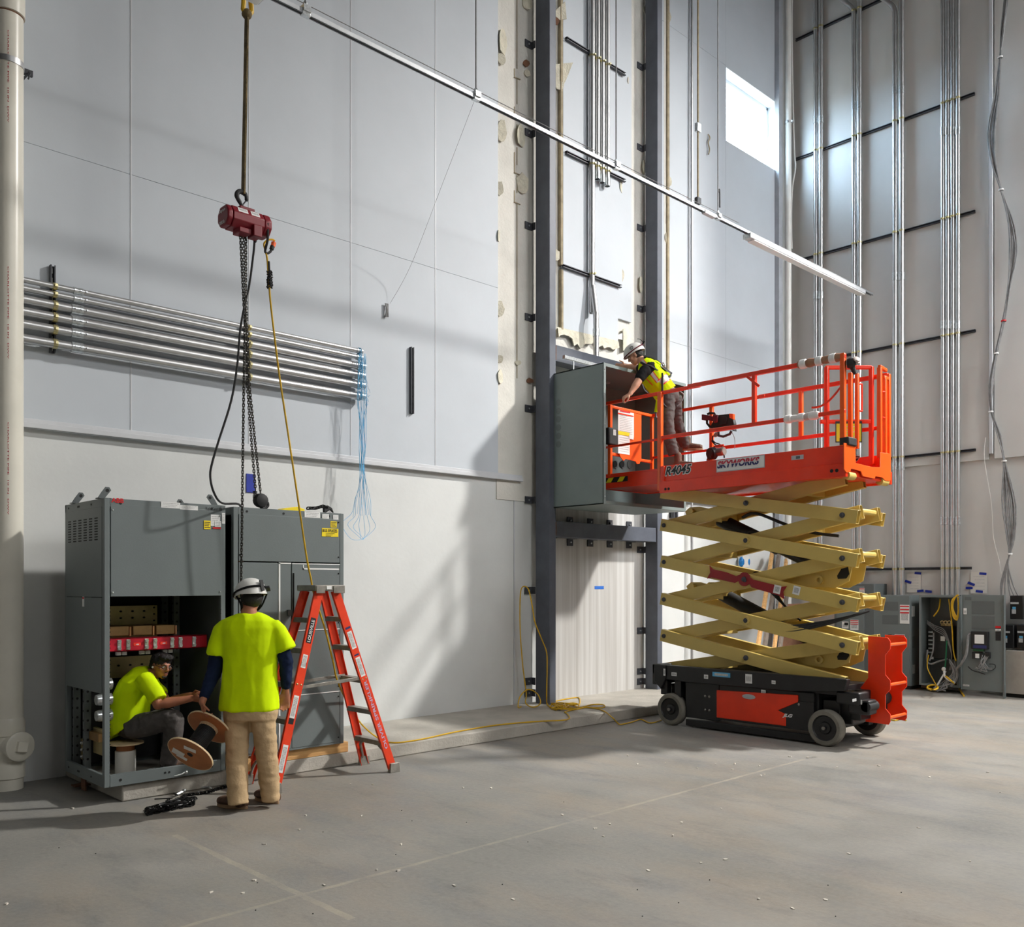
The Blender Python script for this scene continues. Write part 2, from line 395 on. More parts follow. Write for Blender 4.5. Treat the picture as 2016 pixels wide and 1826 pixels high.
    b.inputs['Specular IOR Level'].default_value = .35
    return m
MT['concrete'] = floor_material()
MT['padc'] = M('pad_concrete', srgb(178, 173, 163), .7, var=.09, scale=2.5, bump=.3, bscale=30)
MT['plain'] = M('unseen_hall_wall', srgb(126, 126, 126), .8, var=.02)
MT['trimgrey'] = M('grey_corner_trim', srgb(172, 176, 182), .5)
YW, XW = 9.0, 16.0
struct('floor', MB().box(-8.3, 24.3, -12.3, 9.3, -.2, 0), 'concrete', smooth=0)
struct('ceiling', MB().box(-8.3, 24.3, -12.3, 9.3, 15.5, 15.7), 'plain', smooth=0)
struct('wall_left', MB().box(-8.3, -8, -12.3, 9.3, 0, 15.5), 'plain', smooth=0)
struct('wall_front', MB().box(-8, 24, -12.3, -12, 0, 15.5), 'plain', smooth=0)
struct('wall_side', MB().box(24, 24.3, -12.3, 3.4, 0, 15.5).box(16.3, 24.3, 3.4, 3.7, 0, 15.5), 'plain', smooth=0)
# window opening in the back wall
wx0, wx1, wz0, wz1 = 13.84, 15.64, 9.66, 10.98
wall = struct('wall_back', MB().box(-8, wx0, YW, 9.3, 0, 15.5).box(wx1, 16.3, YW, 9.3, 0, 15.5).box(wx0, wx1, YW, 9.3, 0, wz0).box(wx0, wx1, YW, 9.3, wz1, 15.5), 'wall', smooth=0)
far = struct('wall_right', MB().box(XW, 16.3, 3.4, 9.3, 0, 15.5), 'farwall', smooth=0)
rows = [3.27, 5.8, 8.24, 10.7, 13.4]
PF = 8.955                                      # face of the wall panels
cols = [-.3, .95, 2.2, 3.43, 4.68, 5.97, 7.24, 8.33]
def panel(x0, x1, z0, z1, par=wall, mat='panel'):
    g = .0012
    MB().box(x0+g, x1-g, PF, YW, z0+g, z1-g).done('wall_panel', mat, par, bevel=.002, seg=1, smooth=0)
for i in range(len(cols)-1):
    for k in range(4): panel(cols[i], cols[i+1], rows[k], rows[k+1])
    if i: MB().box(cols[i]-.007, cols[i]+.007, PF-.004, PF, rows[0], 13.4).done('seam_strip', 'trim', wall, smooth=0)
RXL = 11.98
for x0, x1, z0, z1 in [(RXL, wx0, rows[0], rows[1]), (wx0, 15.62, rows[0], rows[1]), (RXL, wx0, rows[1], rows[2]), (wx0, 15.62, rows[1], rows[2]),
                       (RXL, wx0, rows[2], 11.0), (wx0, 15.62, rows[2], wz0), (RXL, wx0, 11.0, 13.4), (wx0, 15.62, wz1, 13.4)]:
    panel(x0, x1, z0, z1)
# ledge under the panels
struct('trim_1', MB().box(-2, 8.78, 8.925, YW, 3.215, 3.265).box(-2, 8.78, 8.945, YW, 3.265, 3.30), 'trim', bevel=.004)
struct('trim_2', MB().box(RXL-.1, 15.6, 8.925, YW, 3.18, 3.265), 'trim', bevel=.004)
MB().box(8.66, 8.68, 8.988, YW, .12, 3.2).done('joint_strip', 'trim', wall, smooth=0)
# window
win = struct('window_1', MB().box(wx0, wx0+.07, 9.17, 9.26, wz0, wz1).box(wx1-.07, wx1, 9.17, 9.26, wz0, wz1).box(wx0, wx1, 9.17, 9.26, wz0, wz0+.07).box(wx0, wx1, 9.17, 9.26, wz1-.07, wz1), 'alum', bevel=.006)
gm = bpy.data.materials.new('clear_glass'); gm.use_nodes = True; _n = gm.node_tree
_t = _n.nodes.new('ShaderNodeBsdfTransparent'); _g = _n.nodes.new('ShaderNodeBsdfGlossy'); _g.inputs['Roughness'].default_value = .02
_x = _n.nodes.new('ShaderNodeMixShader'); _x.inputs[0].default_value = .06
_n.links.new(_t.outputs[0], _x.inputs[1]); _n.links.new(_g.outputs[0], _x.inputs[2]); _n.links.new(_x.outputs[0], _n.nodes['Material Output'].inputs[0])
MB().box(wx0+.07, wx1-.07, 9.21, 9.218, wz0+.07, wz1-.07).done('pane', gm, win, smooth=0)
MB().box(wx0, wx1, PF-.0, 9.17, wz1-.012, wz1).box(wx0, wx1, PF, 9.17, wz0, wz0+.012).box(wx0, wx0+.012, PF, 9.17, wz0, wz1).box(wx1-.012, wx1, PF, 9.17, wz0, wz1).done('reveal', 'alum', win, smooth=0)
# stripped zone around the two columns
zx0, zx1 = 8.33, RXL
MB().box(zx0, zx1, 8.985, YW, 2.95, 13.4).done('stripped_board', 'cream', wall, smooth=0)
cx0, cx1 = xY(1104, 8.94), xY(1216, 8.94)
zb = onY(1104, 655, 8.94).z
MB().box(cx0+.04, cx1, 8.93, 8.985, zb, 13.4).done('wall_panel', 'panel', wall, bevel=.003, seg=1, smooth=0)
MB().box(cx1, xY(1243, 8.95), 8.945, 8.985, 5.9, 13.4).done('wall_panel', 'panel', wall, bevel=.003, seg=1, smooth=0)
MB().box(cx0, cx0+.045, 8.925, 8.985, zb, onY(1104, 530, 8.94).z).done('foam_edge', 'foamdark', wall, bevel=.006)
MB().box(cx0-.015, cx0+.035, 8.925, 8.985, onY(1104, 522, 8.94).z, 13.4).done('foam_edge', 'foamdark', wall, bevel=.006)
x = xY(1313, 8.94); MB().box(x-.01, x+.05, 8.92, 8.985, 3.3, 13.4).done('foam_edge', 'foamdark', wall, bevel=.008)
x = xY(1311, 8.97); MB().box(x-.075, x-.01, 8.95, 8.985, 3.3, 13.4).done('board_strip', 'cream', wall, smooth=0)
def saw(px, ys, w=.012):
    x = xY(px, 8.98)
    for a, b in ys: MB().box(x-w/2, x+w/2, 8.979, 8.986, onY(px, b, 8.98).z, onY(px, a, 8.98).z).done('saw_cut', 'foamdark', wall, smooth=0)
saw(1018, [(0, 135), (155, 205), (245, 262), (290, 325), (345, 380), (400, 745)], .014)
saw(1013, [(135, 150), (210, 235), (300, 340), (375, 398)], .014)
for py, in [(152,), (340,), (398,)]:
    p, q = onY(1012, py, 8.98), onY(1024, py+5, 8.98); MB().bar(p, q, .02, .012).done('saw_cut', 'foamdark', wall, smooth=0)
saw(1222, [(0, 430)], .006)
def flap(px, py, w, h, tilt=.05, mat='foam', pts=None, seed=0, curl=.045):
    """a torn lens of foam skin that stands off the wall along one edge"""
    rnd = random.Random(seed*31+px); Y = 8.978
    a = onY(px, py, Y); sx = (onY(px+w/2, py, Y)-onY(px-w/2, py, Y)).length/2; sz = (onY(px, py-h/2, Y).z-onY(px, py+h/2, Y).z)/2
    if pts is None:
        pts = []
        for i in range(11):
            t = 2*math.pi*i/11; k = rnd.uniform(.8, 1.12); pts.append((math.cos(t)*k, math.sin(t)*k))
    m = MB(); n = len(pts); vs = [a+V((0, -curl*.55, 0))]; 
    for u, v in pts: vs.append(a+V((u*sx, -curl*(.5+.5*u*tilt/abs(tilt))-.004, v*sz)))
    bs = [p+V((0, min(.012, Y+.005-p.y), 0)) for p in vs]
    fs = [(0, 1+i, 1+(i+1) % n) for i in range(n)]; m.add(vs+bs, fs+[(n+1+c, n+1+b, n+1+a_) for a_, b, c in fs]+[(1+i, n+2+i, n+2+(i+1) % n, 1+(i+1) % n) for i in range(n)])
    return m.done('torn_flap', mat, wall, smooth=60)
for i, (px, py, w, h) in enumerate([(988, 82, 18, 54), (985, 117, 13, 22), (986, 261, 16, 48), (1024, 268, 20, 46), (1027, 362, 20, 40), (982, 372, 10, 30), (980, 465, 8, 28),
        (982, 608, 12, 32), (982, 708, 8, 18), (983, 742, 15, 30), (1036, 8, 16, 26), (1036, 145, 8, 14), (1267, 330, 12, 26), (1312, 357, 12, 26), (1311, 32, 10, 30), (1311, 470, 10, 30), (1310, 577, 9, 30),
        (1220, 542, 10, 28), (1260, 560, 11, 32), (1092, 503, 11, 26), (1087, 634, 9, 16), (1224, 370, 14, 34), (1018, 715, 8, 10), (1270, 20, 8, 16), (1236, 162, 9, 16)]):
    flap(px, py, w, h, tilt=-1 if i % 3 == 0 else 1, seed=i)
flap(1228, 671, 17, 46, tilt=-1, pts=[(-.9, -1), (-.9, .8), (-.2, 1), (.5, .7), (.9, .1), (.7, -.5), (.1, -.9)], curl=.07)
flap(1103, 146, 30, 54, tilt=1, pts=[(-1, -.55), (-1, .35), (1, 1), (.3, -.5), (0, -1)], curl=.09)
flap(1098, 22, 20, 40, tilt=1, pts=[(-1, -.6), (.7, 1), (.9, -.7), (0, -1)], curl=.08)
flap(1096, 168, 15, 20, tilt=1, curl=.06); flap(1214, 662, 16, 16, tilt=1, mat='white', pts=[(-1, -.7), (.9, 1), (1, -.9)], curl=.06)
flap(1034, 126, 8, 16, tilt=1, mat='rust'); flap(1092, 42, 10, 16, mat='rust'); flap(1041, 750, 10, 10, mat='rust'); flap(1090, 790, 10, 10, mat='rust')
# ragged lower edge of the cut-out
top = []; bot = []
for i in range(23):
    px = 1098+i*5.4; rr = random.Random(i*7)
    e = 648+.23*(px-1098)
    top.append(onY(px, e-4, 8.93)); bot.append(onY(px, e+8+10*rr.random()+(12 if 1128 < px < 1150 else 0), 8.93)+V((0, -.03*rr.random(), 0)))
m = MB()
n = len(top); m.add(top+bot+[p+V((0, .02, 0)) for p in top+bot], [(i, i+1, n+i+1, n+i) for i in range(n-1)]+[(2*n+i, 3*n+i, 3*n+i+1, 2*n+i+1) for i in range(n-1)]+[(n+i, n+i+1, 3*n+i+1, 3*n+i) for i in range(n-1)])
m.done('torn_edge', 'foam', wall, smooth=50)
# streaked sheet between the column feet
MB().box(xY(1079, 8.98), xY(1266, 8.98), 8.985, YW, .12, 2.95).done('streaked_sheet', 'streak', wall, smooth=0)
m = MB().box(xY(1171, 8.98), xY(1189, 8.98), 8.982, 8.986, onY(1180, 1160.5, 8.98).z, onY(1180, 1154.5, 8.98).z).done('tape_label', 'tapec', wall, smooth=0)
# housekeeping pad
tag(MB().box(2.84, 15.98, 7.60, YW-.003, 0, .135).done('concrete_pad', 'padc', None, bevel=.012), 'long low concrete pad running along the foot of the back wall', 'concrete pad')
# small scars on the back wall
for px, py in [(1404, 1010)]: pass
# corner post and far wall skins
struct('trim_3', MB().box(15.50, 15.64, 8.86, 8.955, 0, 13.6), 'trimgrey', bevel=.004)
struct('trim_4', MB().box(15.955, XW, 5.31, 8.9, 3.85, 13.6), 'farwall', smooth=0)
struct('trim_5', MB().box(15.94, XW, 3.4, 5.22, 3.85, 13.6), 'farwall', smooth=0)
struct('trim_6', MB().box(15.90, 15.955, 5.24, 5.29, onX(1953, 893, 15.9).z, 13.6), 'trim', bevel=.004)

# ================================================================== STEEL COLUMNS AND CROSS BEAMS
def clip(col, c, n, w=.13, h=.1, face=(0, -1, 0)):
    """a small plate lying on the wall with a bolt head"""
    c = V(c); 
    MB().box(c.x-w/2, c.x+w/2, c.y-.006, c.y+.006, c.z-h/2, c.z+h/2).box(c.x+n*w/2-.006, c.x+n*w/2+.006, c.y-.07, c.y, c.z-h/2, c.z+h/2).done('clip_angle', 'steeldark', col, smooth=0)
    MB().cyl(c+V((0, -.006, 0)), c+V((0, -.02, 0)), .014, n=6).done('bolt', 'galvb', col)
def column(name, label, x0, x1, y0, y1, zb, clips, side):
    c = thing(name, label, 'steel column', (x0, y0, zb))
    MB().box(x0, x1, y0, y1, zb, 13.5).done('post', 'steel', c, bevel=.008)
    for py in clips:
        clip(c, (x0-.065, 8.975, py), 1)
    return c
cA = column('steel_column', 'dark grey steel column standing left of the open wall box', 8.99, 9.12, 8.63, 8.90, .12, [onY(1041, y, 8.97).z for y in (87, 262, 445, 625, 805, 985, 1163, 1342, 1365)], -1)
cB = column('steel_column', 'dark grey steel column passing behind the worker on the lift', 11.49, 11.62, 8.68, 8.92, .12, [onY(1263, y, 8.97).z for y in (132, 292, 450, 609, 1083, 1242, 1322, 1342)], -1)
def beam(label, z0, z1, y0, y1, xs, zo):
    b = thing('cross_beam', label, 'steel beam', (9.12, y0, z0))
    MB().box(9.125, 11.485, y0, y1, z0, z1).done('beam_tube', 'steel', b, bevel=.006)
    MB().box(9.122, 9.2, y0-.003, y0, z0+.02, z1-.01).done('rust_patch', 'rust', b, smooth=0)
    for x in xs:
        for z, s in ((z1+.05, 1), (z0-.05, -1)):
            MB().box(x-.06, x+.06, 8.965, 8.98, z-.05, z+.05).box(x-.06, x+.06, y1-.02, 8.98, z-.05*s-.006, z-.05*s+.006).done('clip_angle', 'steeldark', b, smooth=0)
            MB().cyl((x, 8.965, z), (x, 8.945, z), .013, n=6).done('bolt', 'galvb', b)
z = onY(1085, 1043, 8.72).z
beam('grey cross beam low between the columns above the streaked sheet', z-.1, z+.12, 8.70, 8.9, [9.35, 9.78, 10.23, 10.68, 11.15], 0)
z = onY(1090, 693, 8.72).z
beam('grey cross beam between the columns just above the open wall box', z-.13, z+.10, 8.70, 8.9, [9.3, 9.85, 10.4, 10.95], 0)
p = onY(1110, 703, 8.6); q = onY(1182, 722, 8.6)
s = thing('slotted_strut', 'short galvanised strut laid over the open wall box', 'strut', p)
MB().bar(p, q, .045, .045).done('channel', 'galvb', s); MB().cyl(p+V((.2, 0, -.3)), p+V((.2, 0, .03)), .01, n=8).done('threaded_rod', 'galvb', s)
# ================================================================== CONDUITS, STRUTS, RODS
def strut(label, p, q, group=None, w=.042, cat='strut channel', slots=0, mat='steeldark', face=(0, -1, 0)):
    s = thing('strut_channel', label, cat, p, group); p, q = V(p), V(q); f = V(face)
    d = (q-p).normalized(); b = d.cross(f).normalized()
    m = MB()
    m.obox((p+q)/2-f*.02, d*(q-p).length/2, b*w/2, f*.003)
    for k in (-1, 1): m.obox((p+q)/2+b*k*w/2-f*.0, d*(q-p).length/2, b*.002, f*.02); m.obox((p+q)/2+b*k*(w/2-.005)+f*.02, d*(q-p).length/2, b*.005, f*.002)
    m.done('channel', mat, s, smooth=0)
    if slots:
        m = MB()
        for i in range(slots): m.obox(p+d*(q-p).length*(i+.5)/slots-f*.0165, d*(q-p).length/slots*.28, b*w*.2, f*.0008)
        m.done('slots', 'white', s, smooth=0)
    return s
# six conduits on the left of the back wall
YC = 8.86
zs = [4.52, 4.445, 4.345, 4.237, 4.124, 3.995]; rs = [.027, .027, .041, .041, .041, .041]
nm = ['topmost of the six thin over thick conduits on the back wall', 'second conduit from the top of the six on the back wall', 'third conduit from the top of the six on the back wall',
      'fourth conduit from the top of the six on the back wall', 'fifth conduit from the top of the six on the back wall', 'lowest of the six conduits on the back wall, above its shadow']
x_end = xY(704, YC); x_c0, x_c1 = xY(139, YC), xY(163, YC); xs_ = [xY(105, 8.9), xY(486, 8.9)]
for i, (z, r) in enumerate(zip(zs, rs)):
    c = thing('wall_conduit', 'silver metal pipe, '+nm[i], 'conduit', (1.0, YC, z), 'six horizontal conduits on the back wall')
    MB().cyl((1.0, YC, z), (x_end, YC, z), r, n=20).done('tube', 'galv', c)
    m = MB()
    if r > .03: m.lathe((x_c0, YC, z), (1, 0, 0), [(r, 0), (r+.007, .003), (r+.007, x_c1-x_c0-.003), (r, x_c1-x_c0)], 20)
    else: m.lathe((x_c0+.02, YC, z), (1, 0, 0), [(r, 0), (r+.006, .003), (r+.006, x_c1-x_c0-.02), (r, x_c1-x_c0-.017)], 20)
    m.done('coupling', 'galvb', c)
    for k in range(3): MB().cyl((x_c0+.03+.05*k, YC-r, z), (x_c0+.03+.05*k, YC-r-.014, z), .008, n=6).done('set_screw', 'galvb', c)
    e = x_end+(.06 if r < .03 else .09)
    MB().pipe((x_end-.02, YC, z), (e, YC, z), r+.006, r-.004, 20).done('end_connector', 'galvb', c)
    for sx in xs_:
        m = MB(); m.pipe((sx-.018, YC, z), (sx+.018, YC, z), r+.005, r, 18); m.box(sx-.012, sx+.012, YC-r-.028, YC-r, z-.012, z+.012)
        m.done('strap_clamp', 'galvy', c)
strut('black slotted strut standing upright behind the conduits near the ivory pipe', (xs_[0], 8.925, onY(105, 695, 8.92).z), (xs_[0], 8.925, onY(105, 523, 8.92).z), slots=9)
strut('black slotted strut behind the conduits where the hoist chains cross them', (xs_[1], 8.925, 3.93), (xs_[1], 8.925, 4.56), slots=7)
p = onY(811, 684, 8.93); q = onY(811, 815, 8.93)
strut('lone short upright black strut on the bare panel beside the blue strings', (p.x, 8.932, q.z), (p.x, 8.932, p.z), slots=7)
# blue pull strings
st = thing('pull_string', 'tangle of thin blue pull string tied round conduit ends and hanging', 'string', (x_end, 8.78, 4.5))
m = MB(); rn = random.Random(5)
for k in range(14):
    a = rn.uniform(-.05, .07); pts = []
    for i, py in enumerate((700, 740, 790, 830, 880, 920, 955, 985, 1015)):
        spread = [0.7, .7, .8, .5, .45, .3, .4, .8, 1.0][i]
        pts.append(onY(714+(k-7)*1.9*spread*(1.5 if i > 5 else 1)+rn.uniform(-2, 2), py+rn.uniform(-4, 4), 8.76+rn.uniform(-.03, .03)))
    if k % 2 == 0:
        e = pts[-1]; w_ = (k-7)*.012
        pts += [onY(712+(k-7)*5.5, 1035+rn.uniform(-6, 8), 8.77), onY(716+(k-7)*3.0+rn.uniform(-6, 6), 1054+rn.uniform(-4, 8), 8.77), onY(714+rn.uniform(-4, 4), 1062, 8.77)]
    m.tube(spl(pts, 4), .0022, 4)
for k in range(5):
    c = onY(722+rn.uniform(-6, 8), 755+k*9, 8.76); m.tube([c+V((math.cos(t)*.03, 0, math.sin(t)*.045)) for t in [i*.7 for i in range(9)]], .0022, 4)
o = m.done('strands', 'string', st); o['kind'] = 'stuff'
m = MB()
for i, (z, r) in enumerate(zip(zs, rs)):
    for k in range(2): m.tube([(x_end+.01+.02*k, YC+math.cos(t)*(r+.009), z+math.sin(t)*(r+.009)) for t in [j*math.pi/6 for j in range(12)]], .004, 4, closed=True)
    if i: m.tube([(x_end+.02, YC-r-.012, z), (x_end+.03, YC-r-.016, (z+zs[i-1])/2), (x_end+.015, YC-rs[i-1]-.012, zs[i-1])], .004, 4)
m.done('knots', 'string', st)
# thin grey strings on the long hanging strut
m = MB().tube(spl([onY(936, 193, 6.95), onY(870, 365, 8.0), onY(810, 520, 8.7), onY(768, 598, 8.93)], 5), .0018, 4)
tag(m.done('tie_string', 'grey'), 'thin slack string running from the hanging strut down to the wall tag', 'string')
a = onY(760, 600, 8.94)
m = MB(); 
for k in range(5): m.tube([a+V((.01*(k-2), -.012, .01)), a+V((.014*math.sin(k*2), -.02, -.07)), a+V((.01*(k-2), -.014, -.15))], .008, 5)
tag(m.done('wire_bundle', 'grey'), 'small grey bundle of wire hanging on the panel at the end of the thin string', 'wire')
# conduits between the columns
YV = 8.86
def vconduit(label, px, z0, z1, r, straps=(), coup=(), group=None, Y=YV, end=True):
    x = xY(px, Y); c = thing('conduit', label, 'conduit', (x, Y, z0), group)
    MB().cyl((x, Y, z0), (x, Y, z1), r, n=18).done('tube', 'galv', c)
    for z in straps: MB().pipe((x, Y, z-.014), (x, Y, z+.014), r+.005, r, 16).box(x-.012, x+.012, Y-r-.03, Y-r, z-.011, z+.011).done('strap_clamp', 'galvy', c)
    for z in coup: MB().lathe((x, Y, z-.06), (0, 0, 1), [(r, 0), (r+.006, .004), (r+.006, .116), (r, .12)], 18).done('coupling', 'galvb', c)
    if end: MB().pipe((x, Y, z0-.1), (x, Y, z0+.02), r+.006, r-.004, 18).done('end_connector', 'galvb', c)
    return c
ords = ['second', 'third', 'fourth']
zst = [onY(1180, y, 8.8).z for y in (112, 325)]
for k, px in enumerate((1176, 1185.5, 1195.5)):
    vconduit(f'{ords[k]} upright conduit from the left of the four high between the columns', px, onY(px, 340+7*k, YV).z, 13.4, .041, [zst[0]-.0*k, zst[1]], group='four conduits high between the columns')
x = xY(1165.5, YV)
c = thing('conduit', 'longest upright conduit between the columns, bending down into the open wall box', 'conduit', (x, YV, 5), 'four conduits high between the columns')
pts = [onY(1165.5, 0, YV), onY(1165.5, 545, YV), onY(1166, 560, YV), onY(1168.5, 580, YV-.03), onY(1172.5, 615, YV-.08), onY(1173.5, 632, YV-.1), onY(1173.5, 712, YV-.1)]
pts[0].z = 13.4; pts[0].x = pts[1].x = x; pts[-1].x = pts[-2].x
MB().tube(spl(pts, 5), .043, 18).done('tube', 'galv', c)
for z in (zst[0], zst[1], onY(1165, 540, YV).z): MB().pipe((x, YV, z-.014), (x, YV, z+.014), .048, .043, 16).box(x-.012, x+.012, YV-.075, YV-.043, z-.011, z+.011).done('strap_clamp', 'galvy', c)
p = onY(1173.5, 655, YV-.1); MB().lathe((pts[-1].x, YV-.1, p.z-.06), (0, 0, 1), [(.043, 0), (.049, .004), (.049, .116), (.043, .12)], 18).done('coupling', 'galvb', c)
for (a, b, wd) in [((1115, 77), (1231, 145), 'top'), ((1115, 300), (1231, 356), 'middle'), ((1109, 523), (1223, 565), 'lowest')]:
    p, q = onY(*a, 8.9), onY(*b, 8.9); z = (p.z+q.z)/2
    strut(f'black horizontal strut behind conduits between the columns, {wd} of three', (p.x, 8.905, z), (q.x, 8.905, z), 'three struts between the columns', slots=16 if wd == 'lowest' else 0)
# threaded rods and thin conduits
def rod(label, px, Y, z0, z1, r, mat='galv', extra=None, cat='hanger rod', name='hanger_rod'):
    x = xY(px, Y); t = thing(name, label, cat, (x, Y, z0)); MB().cyl((x, Y, z0), (x, Y, z1), r, n=8).done('rod', mat, t)
    if extra: extra(t, x, Y, z0)
    return t
YS, ZS = 6.9, 6.75
def rodclip(t, x, Y, z): MB().box(x-.035, x+.035, Y-.04, Y+.04, z-.03, z+.025).cyl((x, Y, z+.02), (x, Y, z+.06), .02, n=6).done('rod_clip', 'galvb', t)
for px, lb in [(601, 'above the hoist end of the long hanging strut'), (937, 'left of the left steel column'), (1213, 'in front of the conduits between the columns'), (1413.5, 'in front of the window edge')]:
    rod(f'thin threaded rod hanging the long strut, {lb}', px, YS, ZS+.03, 15.5, .008, 'grey', rodclip)
p = onY(1414.5, 378, YS); tag(MB().tube(spl([p, p+V((.02, 0, .04)), p+V((.03, 0, -.02)), p+V((.03, 0, -.2))], 4), .012, 6).done('cable_tie', 'black'), 'black loose tie dangling from a hanger rod above the strut', 'tie')
rod('thin upright conduit on the wall left of the window', 1362, 8.9, .13, 13.4, .022, 'galv', None, 'conduit', 'wall_conduit')
t = rod('brown thin rod hanging left of the window with a small box', 1374, 8.4, onY(1374, 398, 8.4).z, 13.4, .016, 'foamdark')
x = xY(1374, 8.4); MB().box(x-.05, x+.05, 8.37, 8.43, onY(1374, 402, 8.4).z, onY(1374, 390, 8.4).z).done('end_bracket', 'steeldark', t); z = onY(1374, 252, 8.4).z; MB().box(x-.05, x+.05, 8.37, 8.43, z-.07, z+.07).done('junction_plate', 'galvb', t, bevel=.004)
a = onY(1394, 270, 8.93); tag(MB().tube(spl([a+V((0, 0, .05)), a+V((.04, -.01, 0)), a+V((-.01, -.01, -.1)), a+V((.03, -.01, -.2)), a+V((.0, -.01, -.3))], 4), .012, 5).done('wall_scar', 'foamdark'), 'small curl of torn sealant on the wall left of the window', 'sealant')
# long hanging strut with two light fixtures
xr, xl = onY(1717, 577, YS).x, onY(500, -30, YS).x
s = thing('hanging_strut', 'long galvanised strut hanging level across the hall on thin rods', 'strut channel', (xl, YS, ZS))
m = MB(); m.box(xl-1.2, xr, YS-.021, YS+.021, ZS+.017, ZS+.021).box(xl-1.2, xr, YS-.021, YS-.017, ZS-.021, ZS+.017).box(xl-1.2, xr, YS+.017, YS+.021, ZS-.021, ZS+.017).box(xl-1.2, xr, YS-.021, YS-.012, ZS-.021, ZS-.018).box(xl-1.2, xr, YS+.012, YS+.021, ZS-.021, ZS-.018)
m.done('channel', 'galvd', s, smooth=0)
for px in (601, 937, 1213, 1413): x = xY(px, YS); MB().box(x-.04, x+.04, YS-.026, YS+.026, ZS-.03, ZS+.03).done('splice_clip', 'galvb', s, bevel=.004)
x = xY(1385, YS); MB().box(x, x+.25, YS-.03, YS+.03, ZS-.035, ZS+.01).done('wire_box', 'trim', s, bevel=.004)
MB().tube([(xl-1, YS-.03, ZS+.06), (xr-6, YS-.03, ZS+.045), (xr-4.2, YS-.03, ZS+.05)], .004, 5).done('wire', 'grey', s)
def fixture(label, x0, x1):
    f = thing('strip_light', label, 'strip light', (x0, YS, ZS-.1))
    MB().box(x0, x1, YS-.06, YS+.06, ZS-.085, ZS-.022).done('housing', 'trim', f, bevel=.006)
    MB().box(x0+.1, x1-.02, YS-.055, YS+.055, ZS-.105, ZS-.085).done('diffuser', 'lens', f, bevel=.01)
    MB().box(x0-.012, x0, YS-.062, YS+.062, ZS-.09, ZS-.02).done('end_cap', 'galvb', f, bevel=.003)
fixture('long white strip light under the far end of the hanging strut', onY(1471, 465, YS).x, onY(1698, 570, YS).x)
fixture('white strip light cut by the top of the picture near the sling', onY(495, -5, YS).x-1.3, onY(527, 8, YS).x-.05)

# ================================================================== FAR WALL CONDUITS
XC = 15.87
zst = []
for i, (px, py, q, qy) in enumerate([(1560, 82, 1728, 0), (1535, 325, 1918, 184), (1549, 518, 1919, 416), (1690, 696, 1920, 651), (1757, 904, 1920, 886), (1690, 1122, 1912, 1119)]):
    a, b = onX(px, py, 15.92), onX(q, qy, 15.92); z = b.z if i else a.z; zst.append(z); y1 = 8.75 if i in (1, 2, 3) else (8.75 if i == 0 else 8.3)
    y0 = b.y if i else 5.6
    nmz = ['topmost', 'second from the top', 'third from the top', 'fourth from the top', 'fifth from the top', 'lowest'][i]
    strut(f'dark horizontal strut on the far wall, {nmz} of six', (15.93, y1, z), (15.93, y0, z), 'six struts on the far wall', face=(-1, 0, 0), slots=0)
def fconduit(label, px, r, z0, z1, group, bend=None, coup=()):
    y = yX(px, XC); c = thing('conduit', label, 'conduit', (XC, y, z0), group)
    pts = [V((XC, y, z0)), V((XC, y, z1))]
    if bend:
        zb = onX(px, bend[0], XC).z; pts = [V((XC, y, z0)), V((XC, y, zb-.25)), V((XC, y, zb-.1)), V((XC, y+bend[1]*.03, zb+.06)), V((XC, y+bend[1]*.24, zb+.34)), V((XC, y+bend[1]*1.2, zb+1.6))]
        pts = [pts[0]]+spl(pts[1:], 4)
    MB().tube(pts, r, 14).done('tube', 'galv', c)
    for z in zst:
        if z0 < z < z1-.3: MB().pipe((XC, y, z-.014), (XC, y, z+.014), r+.005, r, 14).box(XC-r-.025, XC-r, y-.01, y+.01, z-.01, z+.01).done('strap_clamp', 'galvy', c)
    for py in coup:
        z = onX(px, py, XC).z; MB().lathe((XC, y, z-.07), (0, 0, 1), [(r, 0), (r+.006, .004), (r+.006, .136), (r, .14)], 14).done('coupling', 'galvb', c)
G = 'upright conduits on the far wall'
wd = ['left', 'right']
for k, px in enumerate((1606, 1616)): fconduit(f'{wd[k]} conduit of the pair nearest the window corner on the far wall', px, .042, 1.75, 13.5, G, None, (236, 582))
for k, px in enumerate((1681, 1692)): fconduit(f'{wd[k]} conduit of the middle pair on the far wall, ending at the first grey panel', px, .042, 1.75, 13.5, G, (22, 1) if k == 0 else None, (208,))
for k, px in enumerate((1762, 1775)): fconduit(f'{wd[k]} conduit of the pair ending at the closed panel with warning labels', px, .045, 1.6, 13.5, G, (20, 1) if k == 0 else None, (178, 545, 918))
for k, px in enumerate((1856, 1865.5, 1875.5, 1886)): fconduit(['leftmost', 'second from the left', 'third from the left', 'rightmost'][k]+' of the four slim conduits above the open panel', px, .034, 1.6, 13.5, G, None, (258, 640, 1026))
x = thing('drain_pipe', 'white round pipe rising in the wall corner beside the window', 'pipe', (15.70, 8.78, 0))
MB().cyl((15.70, 8.78, 0), (15.70, 8.78, 13.5), .058, n=20).done('tube', 'whitebk', x)
z = onX(1546, 250, 15.8).z; MB().pipe((15.70, 8.78, z-.02), (15.70, 8.78, z+.02), .07, .058, 18).box(15.68, 15.76, 8.69, 8.71, z-.015, z+.015).done('pipe_clamp', 'galv', x)
# loose white cable beside the corner pipe
pts = [onX(1560, -20, 15.8), onX(1559, 60, 15.8), onX(1561, 200, 15.8), onX(1564, 300, 15.8), onX(1566, 330, 15.8), onX(1560, 370, 15.8), onX(1558, 430, 15.85), onX(1559, 490, 15.85)]
tag(MB().tube(spl(pts, 5), .014, 6).done('loose_cable', 'whitebk'), 'loose white cable hanging beside the corner pipe', 'cable')
